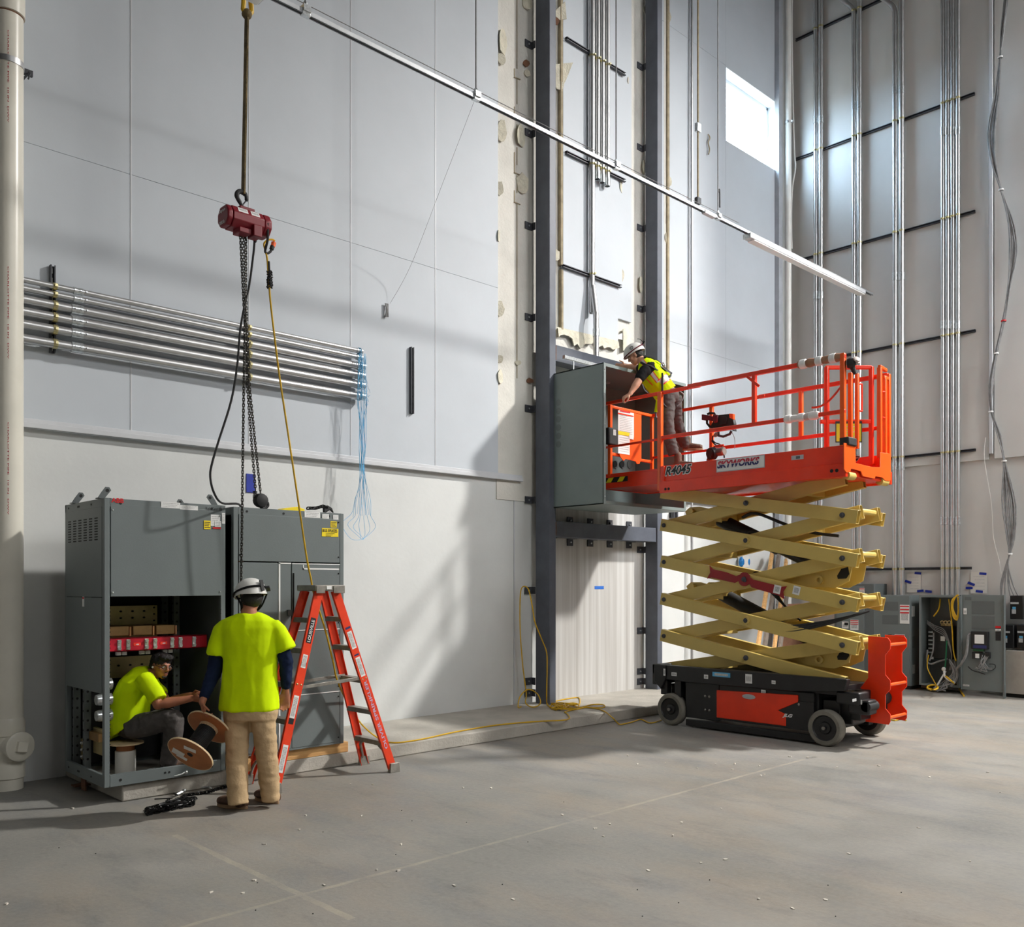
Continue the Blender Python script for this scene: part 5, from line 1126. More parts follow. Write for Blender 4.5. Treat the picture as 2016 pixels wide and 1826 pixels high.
text('JLG', (9.453, 5.36, .26), (0, -1, 0), UP, .13, .05, 'white', lf, shear=.35, bold=.05)
MB().ell((9.452, 5.80, .46), (.003, 0, 0), (0, .09, 0), (0, 0, .03), 20, 8).done('door_latch', 'plate', lf)
m = MB()
for y, z in ((6.42, .41), (6.36, .41), (6.42, .24), (6.36, .24), (5.16, .43)): m.ball((9.466, y, z), .016, 8, 6)
m.done('bolt_heads', 'alu', lf)
def sl(py, px, w_, h_, mat, X=9.416, prt=True):
    p = onX(px, py, X); o = label_plate(lf, p, (0, -1, 0), UP, w_, h_, mat)
    if prt: label_plate(o, p+V((-.002, 0, 0)), (0, -1, 0), UP, w_*.75, h_*.5, 'greyl', 'label_print')
sl(1328, 1327, .08, .045, 'white'); sl(1324, 1308, .03, .09, 'white', 9.396); sl(1333, 1390, .06, .05, 'white'); sl(1329, 1420, .25, .055, 'string'); sl(1337, 1474, .09, .11, 'white'); sl(1344, 1523, .05, .04, 'white'); sl(1364, 1503, .06, .06, 'white', 9.46)
# hubs and wheels
def wheel(x, y, s):
    wv_ = bpy.data.objects.new('wheel', None); COL.objects.link(wv_); wv_.parent = lf; wv_.location = (0, 0, 0)
    R_ = .203; h = .062
    MB().lathe((x, y, R_), (s, 0, 0), [(.14, -h), (R_-.02, -h), (R_-.005, -h+.012), (R_, -h+.03), (R_, h-.03), (R_-.005, h-.012), (R_-.02, h), (.145, h), (.14, h-.01)], 40, caps=False).done('tyre', 'tyre', wv_)
    MB().lathe((x, y, R_), (s, 0, 0), [(.142, -h+.01), (.142, h-.005), (.13, h-.02), (.07, h-.028), (.062, h-.012), (.03, h-.008), (.028, h+.012), (0, h+.014)], 32).done('hub', 'black', wv_)
    MB().lathe((x, y, R_), (s, 0, 0), [(.02, h+.012), (.02, h+.026), (0, h+.028)], 8).done('hub_nut', 'alu', wv_)
for y in (6.917, 4.83):
    wheel(9.472, y, -1); wheel(10.515, y, 1)
    MB().cyl((9.5, y, .203), (10.5, y, .203), .05, n=12).box(9.58, 9.7, y-.1, y+.1, .15, .5).box(10.3, 10.42, y-.1, y+.1, .15, .5).done('axle', 'black', lf, bevel=.01)
MB().box(9.44, 9.54, 6.98, 7.08, .38, .56).box(9.46, 9.56, 6.78, 6.88, .36, .58).done('steer_link', 'black', lf, bevel=.008)
# rear drive gear by the ladder
m = MB().box(9.46, 9.72, 4.45, 4.72, .48, .62).box(9.5, 9.7, 4.36, 4.6, .38, .54)
m.done('hydraulic_block', 'black', lf, bevel=.02); MB().cyl((9.5, 4.40, .47), (9.72, 4.40, .47), .055, n=16).done('motor_can', 'blackr', lf); MB().cyl((9.95, 4.52, .5), (10.25, 4.52, .5), .08, n=16).done('motor_can', 'blackr', lf)
label_plate(lf, (9.49, 4.46, .52), (0, -1, 0), UP, .05, .05, 'white'); label_plate(lf, onY(1682, 1379, 4.355), (1, 0, 0), UP, .09, .03, 'greyl')
MB().box(9.6, 10.4, 4.5, 4.62, .3, .62).done('rear_plate', 'black', lf, bevel=.01)
# ladder
def lad(x, mat):
    ys = 4.53
    prof = [(4.56, .26), (4.30, .255), (4.28, .29), (4.28, .37), (4.335, .43), (4.335, .58), (4.28, .64), (4.28, .74), (4.335, .80), (4.335, 1.02), (4.28, 1.09), (4.28, 1.17), (4.31, 1.21), (4.53, 1.215), (4.53, .75), (4.62, .63), (4.56, .6)]
    return MB().prism([(x, a, b) for a, b in prof], (.012, 0, 0)).done('ladder_plate', mat, lf, bevel=.002, seg=1)
lad(9.84, 'lift'); lad(10.27, 'lift')
for z in (1.13, .69, .33): MB().cyl((9.85, 4.30, z), (10.28, 4.30, z), .018, n=10).done('ladder_rung', 'liftb', lf)
# --- scissor stack
zN = [.69, 1.118, 1.595, 2.085, 2.565, 2.99]; yl, yr = 7.16, 4.72; SX0, SX1 = 9.62, 10.32
def arm(x, za, zb, ea=.05, eb=.20):
    a, b = V((x, yl, za)), V((x, yr, zb)); d = (b-a).normalized()
    return MB().rtube(a-d*ea, b+d*eb, .075, .155, .007, (1, 0, 0)).done('scissor_arm', 'beam', lf, bevel=.004, seg=1)
def pin(x, y, z, s=-1, r=.032):
    MB().lathe((x, y, z), (s, 0, 0), [(r, -.01), (r, .012), (r-.006, .016), (r*.62, .018), (r*.62, .03), (r*.45, .034)], 18).done('pivot_pin', ['steeldark'], lf)
def boss(x, y, z): MB().pipe((x, y, z), (x-.018, y, z), .05, .03, 20).done('pin_boss', 'beam', lf)
for k in range(5):
    z0, z1 = zN[k], zN[k+1]
    b0 = -.1 if k == 0 else .17
    for xo, xi in ((SX0, SX0+.125), (SX1, SX1-.125)):
        arm(xo+(.0375 if xo < 10 else -.0375), z1, z0, .06, b0 if k else .02)
        arm(xi, z0, z1, .02, .17 if k < 4 else -.02)
    ym, zm = (yl+yr)/2, (z0+z1)/2
    MB().cyl((SX0+.01, ym, zm), (SX1-.01, ym, zm), .03, n=14).done('cross_pin', 'beam', lf); MB().cyl((SX0+.08, yl, z1), (SX1-.08, yl, z1), .03, n=14).done('cross_pin', 'beam', lf)
    if k < 4: MB().bar((SX0+.17, yr-.12, z1+.045), (SX1-.17, yr-.12, z1+.045), .07, .06).done('cross_tube', 'beam', lf, bevel=.02)
    for yy, f_ in ((6.45, .22), (5.25, .78)): MB().bar((SX0+.15, yy, z0+(z1-z0)*f_), (SX1-.15, yy, z0+(z1-z0)*f_), .1, .12).done('cross_tube', 'beam', lf, bevel=.004)
    pin(SX0-.002, ym, zm)
    if k not in (0, 4): boss(SX0, ym, zm)
    if k < 4: pin(SX0-.002, yl, z1, r=.028); pin(SX0-.002, yr, z1, r=.03)
# lug plates that carry the lift cylinders
def lug(y, z, s, x=9.76, hole=True):
    for xx in (x, 10.16):
        P_ = [(xx, y+s*a, z+b) for a, b in ((-.28, -.12), (.24, -.02), (.27, .05), (.2, .1), (.05, .1), (-.28, .02))]
        MB().prism(P_, (.02, 0, 0)).done('lug_plate', 'beam', lf, bevel=.003)
    MB().cyl((x-.05, y+s*.15, z+.045), (10.2, y+s*.15, z+.045), .035, n=14).done('lug_pin', 'beam', lf)
lug(6.66, 2.69, 1); lug(6.64, 1.72, 1)
def gus(y0, z):
    for xx in (9.80, 10.14):
        P_ = [(xx, y0+a, z+b) for a, b in ((.85, .02), (-.15, .2), (-.26, .17), (-.22, -.02), (-.05, -.1), (.3, -.08))]
        MB().prism(P_, (.02, 0, 0)).done('gusset_plate', 'beam', lf, bevel=.003)
    MB().prism([(9.797, y0-.19+a, z+.06+b) for a, b in ((-.02, .08), (-.035, 0), (.0, -.05), (.1, -.055), (.11, -.02), (.06, .06))], (-.003, 0, 0)).done('gusset_hole', 'dark', lf, smooth=0)
    MB().pipe((9.77, y0+.13, z-.005), (9.81, y0+.13, z-.005), .05, .028, 18).done('gusset_boss', 'beam', lf)
gus(4.95, 1.85); gus(4.95, .93)
for (ya, za, yb, zb) in ((6.55, 2.62, 5.05, 1.92), (6.55, 1.68, 5.05, 1.0)):
    a, b = V((10.0, ya, za)), V((10.0, yb, zb)); mid = a.lerp(b, .55)
    MB().cyl(a, mid, .085, n=18).done('lift_cylinder', 'blackr', lf); MB().cyl(mid, b, .06, n=18).done('cylinder_rod', 'black', lf)
hs = MB(); rn = random.Random(4)
for k in range(5):
    hs.tube(spl([V((9.85+.04*k, 6.2, 1.75)), V((9.8+.05*k, 6.05, 1.86+.02*k)), V((9.85+.03*k, 5.85, 1.78+.02*k)), V((9.9, 5.6, 1.55)), V((9.95, 5.4, 1.36))], 4), .013, 6)
hs.tube(spl([V((9.8, 6.1, 2.62)), V((9.78, 5.9, 2.66)), V((9.8, 5.5, 2.5)), V((9.85, 5.2, 2.4)), V((9.9, 4.9, 2.35))], 4), .02, 6)
hs.tube(spl([V((9.75, 6.02, 2.36)), V((9.72, 5.95, 2.43)), V((9.74, 5.86, 2.41)), V((9.76, 5.88, 2.33)), V((9.8, 5.96, 2.3))], 4), .014, 6)
for k in range(3): hs.tube(spl([V((9.64+.03*k, 5.9, 1.38)), V((9.64, 5.5, 1.30-.03*k)), V((9.64, 5.0, 1.36-.02*k)), V((9.7, 4.65, 1.44)), V((9.8, 4.5, 1.5))], 5), .016, 6)
hs.done('hydraulic_hoses', 'blackr', lf)
# safety prop
a, b = onX(1394, 1127, 9.60), onX(1546, 1167, 9.60); c = onX(1465, 1141, 9.60); d = (b-a).normalized(); nn = V((0, -d.z, d.y)); nn = nn if nn.z > 0 else -nn
def pa(t, s): return a+d*t+nn*s
L_ = (b-a).length; lc = (c-a).dot(d)
pr = [pa(0, .085), pa(.06, .05), pa(.26, .055), pa(lc-.12, .04)]+[c+(d*math.cos(t)+nn*math.sin(t))*.085 for t in [math.pi*(.85-.7*i/6) for i in range(7)]]+[pa(lc+.12, .05), pa(L_-.06, .055), pa(L_, .075), pa(L_-.03, 0), pa(L_, -.08), pa(L_-.08, -.055), pa(lc+.12, -.045)]+[c-(d*math.cos(t)+nn*math.sin(t))*.085 for t in [math.pi*(.85-.7*i/6) for i in range(7)]]+[pa(lc-.12, -.045), pa(.26, -.05), pa(.06, -.055), pa(0, -.085), pa(.03, 0)]
MB().prism(pr, (.012, 0, 0)).done('safety_prop', 'prop', lf, bevel=.002, seg=1); pin(9.597, c.y, c.z, r=.03)
for px, py in ((1530, 1161), (1568, 1163)):
    p = onX(px, py, 9.594 if px < 1540 else 9.616); o = MB().obox(p, (.001, 0, 0), d*.045, nn*.05).done('label', 'white', lf, smooth=0); MB().obox(p+V((-.002, 0, 0)), (.0005, 0, 0), d*.028, nn*.03).done('label_print', 'greyl', o, smooth=0)
# --- platform
MB().box(LX0+.02, LX1-.02, LY0+.02, LY1-.02, 2.985, 3.10).done('deck', 'lift', lf, bevel=.004)
MB().box(LX0-.012, LX0+.04, LY0, LY1, 2.965, 3.115).box(LX1-.04, LX1+.012, LY0, LY1, 2.965, 3.115).done('deck_beam', 'lift', lf, bevel=.006)
MB().box(LX0+.018, LX0+.03, LY0+.02, LY1, 3.09, 3.315).box(LX1-.03, LX1-.018, LY0+.02, LY1, 3.12, 3.315).done('toe_board', 'lift', lf, bevel=.003)
MB().box(LX0, LX0+.03, LY1-.07, LY1, 2.97, 3.31).done('corner_plate', 'lift', lf, bevel=.004)
m = MB()
for y in (4.68, 4.74): m.cyl((LX0-.014, y, 3.04), (LX0-.010, y, 3.04), .02, n=12)
for y in (6.98, 6.93): m.cyl((LX0-.014, y, 3.01), (LX0-.010, y, 3.01), .018, n=12)
m.done('bolt_holes', 'dark', lf)
for px0, py0, px1, py1 in ((1333, 921, 1345, 917), (1388, 913, 1398, 910), (1414, 933, 1423, 930), (1560, 888, 1590, 884)): pass
text('R4045', onX(1308, 939, LX0+.014), (0, -1, 0), UP, .43, .135, 'white', lf, depth=.001, shear=.3, bold=.075)
text('R4045', onX(1310, 937, LX0+.014), (0, -1, 0), UP, .40, .115, 'ink', lf, depth=.0035, shear=.3, bold=.02)
p = onX(1457, 913.5, LX0+.015); label_plate(lf, p, (0, -1, 0), UP, .66, .15, 'plate', 'sign_plate'); label_plate(lf, p+V((-.002, 0, 0)), (0, -1, 0), UP, .64, .13, 'white', 'sign_face')
q = onX(1412, 923, LX0+.011); 
sk = M('red_over_navy_print', srgb(185, 40, 62), .5); nt_ = sk.node_tree; tc_ = nt_.nodes.new('ShaderNodeTexCoord'); sp_ = nt_.nodes.new('ShaderNodeSeparateXYZ'); rm_ = nt_.nodes.new('ShaderNodeValToRGB'); mr_ = nt_.nodes.new('ShaderNodeMapRange')
nt_.links.new(tc_.outputs['Object'], sp_.inputs[0]); nt_.links.new(sp_.outputs['Z'], mr_.inputs[0]); mr_.inputs[1].default_value = q.z; mr_.inputs[2].default_value = q.z+.09
rm_.color_ramp.interpolation = 'CONSTANT'; rm_.color_ramp.elements[0].color = (*srgb(38, 42, 98), 1); rm_.color_ramp.elements[1].position = .5; rm_.color_ramp.elements[1].color = (*srgb(190, 44, 66), 1)
e_ = rm_.color_ramp.elements.new(.44); e_.color = (*srgb(225, 225, 228), 1); nt_.links.new(mr_.outputs[0], rm_.inputs[0]); nt_.links.new(rm_.outputs[0], nt_.nodes['Principled BSDF'].inputs['Base Color'])
text('SKYWORKS', q+V((0, 0, -.002)), (0, -1, 0), UP, .58, .09, sk, lf, depth=.0025, shear=.25, bold=.045)
label_plate(lf, onX(1570, 901, LX0+.016), (0, -1, 0), UP, .15, .05, 'plate'); label_plate(lf, onX(1571, 901, LX0+.0145), (0, -1, 0), UP, .05, .03, 'cabd', 'label_print')
# rear end plate with the step cut-out
def rp(px, py): p = onY(px, py, 4.57); return (p.x, p.y, p.z)
MB().prism([rp(*q) for q in [(1662, 872), (1684, 876), (1685, 912), (1718, 920), (1733, 920), (1733, 891), (1751, 893), (1754, 897), (1754, 945), (1751, 948), (1743, 947), (1738, 941), (1724, 938), (1722, 943), (1699, 938), (1695, 928), (1676, 923), (1674, 930), (1667, 931), (1662, 924)]], (0, .012, 0)).done('rear_end_plate', 'liftb', lf, bevel=.003)
MB().box(10.53, 10.55, 4.6, 5.05, 3.1, 3.32).done('side_wing', 'lift', lf, bevel=.003)
p = onX(1694, 911, 10.526); text('JLG', p+V((0, .34, 0)), (0, -1, 0), UP, .34, .085, 'white', lf, depth=.001, shear=.3, bold=.09); text('JLG', p+V((0, .335, .005)), (0, -1, 0), UP, .33, .075, 'ink', lf, depth=.003, shear=.3, bold=.05)
m = MB().cyl((9.5, 4.62, 2.99), (9.66, 4.62, 2.99), .045, n=16).cyl((10.33, 4.62, 2.99), (10.5, 4.62, 2.99), .045, n=16)
m.done('rear_roller', 'beam', lf)
# extension deck
EX0, EX1, EY1 = 9.49, 10.50, 8.12
MB().box(EX0, EX0+.03, 6.9, EY1, 3.10, 3.275).box(EX1-.03, EX1, 6.9, EY1, 3.10, 3.275).box(EX0, EX1, EY1-.03, EY1, 3.10, 3.275).done('extension_frame', 'lift', lf, bevel=.004)
MB().box(EX0+.02, EX1-.02, 6.95, EY1-.02, 3.276, 3.30).done('extension_deck', 'lift', lf, bevel=.003)
MB().box(EX0+.03, EX1-.03, 6.9, EY1-.03, 3.11, 3.13).done('extension_pan', 'lift', lf, smooth=0)
m = MB().mat(0).box(EX0-.002, EX0, 7.66, 8.08, 3.175, 3.245)
for k in range(2): y = 8.04-k*.2; m.mat(1).prism([(EX0-.003, y, 3.178), (EX0-.003, y-.09, 3.178), (EX0-.003, y-.14, 3.242), (EX0-.003, y-.05, 3.242)], (-.001, 0, 0))
m.done('hazard_stripe', ['ink', 'yellow'], lf, smooth=0)
# guard rails
def railbar(p, q, w_=.045, mat='lift', name='guard_rail'): return MB().bar(p, q, w_, w_).done(name, mat, lf, bevel=.008)
N, Fr = 9.45, 10.52
railbar((N, 4.6, 4.285), (N, 6.66, 4.275), .05); railbar((N+.025, 6.5, 4.268), (N+.025, 8.12, 4.26), .042)
railbar((N, 4.6, 3.685), (N, 7.07, 3.68)); railbar((N+.025, 6.9, 3.675), (N+.025, 8.12, 3.66), .03)
railbar((Fr, 4.6, 4.25), (Fr, 6.3, 4.245), .05); railbar((Fr-.02, 6.2, 4.24), (Fr-.02, 8.06, 4.23), .042)
railbar((Fr, 4.6, 3.64), (Fr, 6.95, 3.64)); railbar((Fr-.02, 6.8, 3.63), (Fr-.02, 8.06, 3.62), .032)
def post(x, y, z0, z1, w_=.045, mat='lift'): return MB().box(x-w_/2, x+w_/2, y-w_/2, y+w_/2, z0, z1).done('guard_post', mat, lf, bevel=.008)
post(N, yX(1300, N), 3.0, 4.27, .06, 'liftb'); post(N, yX(1485, N), 3.69, 4.27, .05); post(N, 4.63, 3.3, 4.32, .055, 'liftb')
post(9.53, 8.0, 3.12, 4.25, .05, 'liftb'); post(Fr-.02, 8.03, 3.2, 4.22, .045, 'liftb'); post(Fr, yX(1401, Fr), 3.32, 4.23, .05, 'liftb'); post(Fr, yX(1577, Fr), 3.65, 4.24, .05, 'liftb')
railbar((9.53, 8.0, 4.225), (Fr-.02, 8.03, 4.225), .042, 'liftb'); railbar((9.53, 8.0, 3.58), (9.76, 8.01, 3.58), .042, 'liftb'); railbar((10.1, 8.02, 3.56), (Fr-.02, 8.03, 3.56), .042, 'liftb')
m = MB().box(N-.02, N+.04, 6.98, 7.06, 4.28, 4.295)
# rear corner posts and gate
for x, y, z1, w_ in ((9.56, 4.6, 4.12, .045), (9.72, 4.6, 4.14, .04), (10.15, 4.62, 4.0, .0)):
    if w_: post(x, y, 3.3, z1, w_, 'liftb')
for x, y, z1 in ((10.29, 4.6, 4.30), (10.42, 4.6, 4.22), (10.52, 4.6, 4.26)): post(x, y, 3.25, z1, .05, 'liftb')
railbar((10.28, 4.6, 4.31), (10.46, 4.6, 4.29), .04, 'liftb'); railbar((10.38, 4.6, 4.2), (10.54, 4.6, 4.2), .04, 'liftb')
g0, g1 = V((10.10, 5.15, 0)), V((10.47, 4.78, 0)); up_ = V((0, 0, 1))
for g_ in (g0, g1): post(g_.x, g_.y, 3.2, 4.37, .05)
for z, e in ((4.36, .02), (3.72, .08), ): railbar(g0+(g0-g1).normalized()*e+up_*z, g1+up_*z, .045)
gd = (g1-g0).normalized(); gn = V((gd.y, -gd.x, 0)); gn = gn if gn.dot(FW) < 0 else -gn
sg = g0.lerp(g1, .46)+gn*.05+up_*3.59
MB().obox(sg, gd*.155, up_*.125, gn*.004).done('sign_board', 'black', lf, smooth=0); MB().obox(sg+gn*.005-up_*.008, gd*.145, up_*.105, gn*.001).done('sign_face', M('sign_yellow_green', srgb(214, 214, 12), .5), lf, smooth=0)
m = MB()
for k, (w_, z) in enumerate(((.09, .06), (.07, .03), (.1, 0), (.05, -.03), (.09, -.06))): m.obox(sg+gn*.0065+up_*z, gd*w_*.8, up_*.004, gn*.0004)
m.done('sign_print', 'greyl', lf, smooth=0)
for x0_ in ((9.735, 4.59), (10.33, 4.59)):
    x, y = x0_; MB().tube(spl([V((x, y, 4.02)), V((x+.075, y, 4.03)), V((x+.085, y, 4.0)), V((x+.085, y, 3.76)), V((x+.075, y, 3.73)), V((x, y, 3.73))], 3), .011, 8).done('grab_handle', 'lift', lf)
MB().tube(spl([V((9.45, 4.66, 3.95)), V((9.46, 4.78, 3.84)), V((9.46, 4.9, 3.78)), V((9.46, 5.0, 3.78))], 4), .012, 6).done('gate_link', 'lift', lf)
MB().box(9.42, 9.62, 4.55, 4.66, 3.31, 3.40).done('rail_boot', 'blackr', lf, bevel=.012)
p = onX(1487, 747, N-.03); MB().bar(p+V((0, .11, .05)), p+V((0, -.05, -.09)), .02, .03).done('lock_lever', 'lift', lf, bevel=.003)
# padded wraps, tape
def wrap(y0, y1, z, r, mats):
    n = 12; rn = random.Random(int(y0*100))
    for i in range(5):
        a, b = y0+(y1-y0)*i/5, y0+(y1-y0)*(i+1)/5; rr_ = r*rn.uniform(.85, 1.05)
        MB().lathe((N, a, z), (0, 1 if b > a else -1, 0), [(r*.8, 0), (rr_, abs(b-a)*.3), (rr_*rn.uniform(.9, 1), abs(b-a)*.7), (r*.8, abs(b-a))], 14).done('rail_padding', mats[i % len(mats)], lf)
    for t in (.12, .5, .82):
        c = y0+(y1-y0)*t; MB().lathe((N, c, z), (0, 1, 0), [(r*.9, -.04), (r*1.06, -.03), (r*1.06, .03), (r*.9, .04)], 14).done('padding_tape', 'white', lf)
wrap(yX(1572, N), yX(1656, N), 4.285, .05, ['card', 'card']); wrap(yX(1545, N), yX(1613, N), 3.685, .045, ['silver', 'white', 'card', 'silver', 'white'])
m = MB(); p = onX(1677, 712, 9.5); rn = random.Random(6)
for k in range(6): m.ell(p+V((rn.uniform(-.04, .06), rn.uniform(-.06, .02), rn.uniform(-.07, .05))), (.05, 0, .01), (0, .035, .01), (0, 0.01, .03), 8, 6)
m.done('tape_wad', 'silver', lf); MB().lathe(onX(1668, 716, 9.47), (.3, -1, 0), [(.05, 0), (.06, .03), (.05, .07), (.02, .09)], 14).cyl(p+V((0, 0, -.05)), p+V((.02, -.03, -.14)), .03, .02, 10).done('strobe_lamp', 'blackr', lf)
# front control panel hanging on the extension rail
def cp(px, py, Y=7.96): return onY(px, py, Y)
pts = [cp(1219, 806), cp(1263, 817), cp(1263, 905), cp(1259, 914), cp(1254, 914), cp(1252, 909), cp(1232, 904), cp(1228, 908), cp(1222, 901), cp(1219, 893)]
MB().prism(pts, (0, .012, 0)).done('control_panel', 'liftb', lf, bevel=.004)
def cl(px, py, w_, h_, mat, Y=7.957, n=0, name='label', lm='greyl'):
    p = cp(px, py, Y); o = label_plate(lf, p, (1, 0, 0), UP, w_, h_, mat, name)
    m = MB()
    for i in range(n): z = p.z+h_*.42-h_*.84*(i+.5)/n; m.box(p.x-w_*.4, p.x+w_*.4, p.y-.003, p.y-.002, z-h_*.84/n*.14, z+h_*.84/n*.14)
    if n: m.done('label_print', lm, o, smooth=0)
cl(1232.5, 835, .345, .34, 'white', n=12); cl(1231, 811, .22, .02, 'redl', Y=7.953); cl(1232, 817, .34, .016, 'lift', Y=7.953); cl(1228.5, 854, .25, .05, 'yellow', Y=7.951); cl(1228.5, 876, .25, .26, 'white', Y=7.9555, n=7); cl(1243, 861, .1, .06, 'white', Y=7.9495)
pb, qb = cp(1199, 838, 7.93), cp(1219, 878, 7.93); MB().box(pb.x, qb.x-.02, 7.93, 8.0, qb.z, pb.z-.02).done('control_box', 'blackr', lf, bevel=.015); cl(1210, 852, .06, .08, 'greyl', Y=7.925)
# tools on the platform
t = thing('band_saw', 'maroon and black portable band saw hung on the platform rail post', 'power saw', onX(1415, 830, 10.2))
X_ = 10.38
def ts(l, th=.08, X=X_): return ([onX(a, b, X) for a, b in l], (th, 0, 0))
MB().prism(*ts([(1381, 816), (1384, 816), (1395, 818), (1403, 821), (1402, 829), (1398, 829), (1388, 826), (1387, 828), (1381, 827)])).done('battery', 'maroon', t, bevel=.006)
MB().prism(*ts([(1403, 816), (1413, 817), (1412, 832), (1404, 833), (1401, 826)], .1, X_-.01)).done('motor', 'maroon', t, bevel=.015)
MB().tube([onX(a, b, X_+.03) for a, b in [(1393, 816), (1397, 813.5), (1406, 814), (1408, 818)]], .016, 8).tube([onX(a, b, X_+.03) for a, b in [(1392, 827), (1392, 834), (1397, 840), (1405, 843)]], .016, 8).done('handle', 'blackr', t)
MB().prism(*ts([(1410, 818), (1435, 815), (1443, 826), (1445, 836), (1444, 838), (1405, 843), (1399, 838)], .07, X_+.01)).done('body', 'black', t, bevel=.01)
MB().prism(*ts([(1418, 819), (1428, 820), (1431, 825), (1429, 836), (1416, 838)], .02, X_-.005)).done('cover', 'blackr', t, bevel=.006)
MB().prism(*ts([(1435, 814.5), (1443, 815), (1443, 826), (1436, 823)], .05, X_)).done('guard', 'liftb', t, bevel=.004)
MB().prism(*ts([(1406, 850), (1436, 846), (1445, 849), (1444, 843), (1405, 849)], .07)).done('lower_frame', 'black', t, bevel=.004); MB().tube([onX(a, b, X_+.03) for a, b in [(1414, 850), (1415, 858), (1424, 860), (1437, 855), (1440, 849)]], .018, 8).done('blade_guard', 'steeldark', t); MB().prism(*ts([(1407, 852), (1413, 851), (1411, 858), (1406, 861), (1404, 858)], .04)).done('bracket', 'alu', t, bevel=.003)
MB().tube(spl([onX(a, b, X_+.02) for a, b in [(1404, 858), (1403, 866), (1408, 872), (1418, 876), (1424, 886), (1426, 902)]], 4), .009, 6).tube(spl([onX(a, b, X_+.02) for a, b in [(1401, 868), (1406, 874), (1410, 877)]], 4), .009, 6).done('cord', 'blackr', t)
MB().tube(spl([onX(a, b, X_) for a, b in [(1441, 852), (1445, 860), (1447, 872), (1446, 884)]], 4), .004, 5).done('wire', 'grey', t)
t = thing('power_drill', 'black and grey drill lying on the platform below the band saw', 'drill', onX(1410, 893, 10.2))
X2 = 10.3
MB().cyl(onX(1405, 893, X2), onX(1398, 894, X2-.06), .085, .08, 20).lathe(onX(1400, 893.5, X2-.065), (-.8, .5, 0), [(.06, 0), (.05, .01), (0, .015)], 16).done('front_disc', 'blackr', t)
a, b = onX(1404, 892, X2+.0), onX(1424, 889, X2+.0); MB().cyl(a, b, .055, .055, 16).done('motor', 'cabd', t); MB().cyl(b, b+(b-a)*.12, .057, .05, 16).done('rear_cap', 'alu', t); MB().bar(onX(1405, 880, X2+.05), onX(1425, 877, X2+.05), .02, .03).done('side_bar', 'lift', t, bevel=.004)
MB().cyl(onX(1396, 898, X2), onX(1394, 908, X2), .02, .025, 10).done('handle', 'boot', t)

# ================================================================== OPEN WALL BOX
bx0, bx1, by0, by1, bz0, bz1 = 9.155, 10.905, 7.73, 8.66, 2.85, 4.705
wb = thing('electrical_enclosure', 'large open grey electrical enclosure fixed high between the steel columns', 'enclosure', (bx0, by0, bz0))
bx0 = 9.075
MB().box(bx0, bx0+.012, by0, by1, bz0, bz1).done('side_sheet', 'boxgreen', wb, smooth=0)
MB().box(bx1-.012, bx1, by0, by1, bz0, bz1).done('side_sheet', 'boxgreen', wb, smooth=0)
MB().box(bx0, bx1, by0, by1, bz1-.012, bz1).done('top_sheet', 'boxgreen', wb, smooth=0); MB().box(bx0, bx1, by0, by1, bz0, bz0+.012).done('bottom_sheet', 'boxgreen', wb, smooth=0)
MB().box(bx0, bx1, by1-.012, by1, bz0, bz1).done('back_sheet', 'boxgreen', wb, smooth=0)
e = .045
MB().box(bx0, bx0+e, by0-.004, by0+.012, bz0, bz1).box(bx1-e, bx1, by0-.004, by0+.012, bz0, bz1).box(bx0+e, bx1-e, by0-.004, by0+.012, bz1-e, bz1).box(bx0+e, bx1-e, by0-.004, by0+.012, bz0, bz0+e).done('front_rim', 'boxgreen', wb, bevel=.002)
m = MB()
for z in (2.95, 3.4, 3.9, 4.3, 4.62): m.ball((bx0+.022, by0-.006, z), .008, 8, 6)
m.done('rim_screws', 'galvb', wb)
m = MB()
for px in (1212, 1226, 1240): p = onY(px, 915, by1-.02); m.cyl(p, p+V((0, -.006, 0)), .062, n=20)
m.done('knockouts', 'cab', wb); m = MB()
for px in (1211, 1225): p = onY(px, 914, by1-.034); m.cyl(p, p+V((0, -.002, 0)), .05, n=20)
m.done('knockout_holes', 'dark', wb)
m = MB()
for k in range(6): m.cyl((bx0-.003, by1-.12, 3.72+.115*k), (bx0, by1-.12, 3.72+.115*k), .045, n=18)
m.done('side_discs', 'cab', wb)  # row of grey discs down the left side sheet
MB().cyl((9.98, 8.45, 4.695), (9.98, 8.45, 4.685), .06, n=16).done('hub', 'galvb', wb)
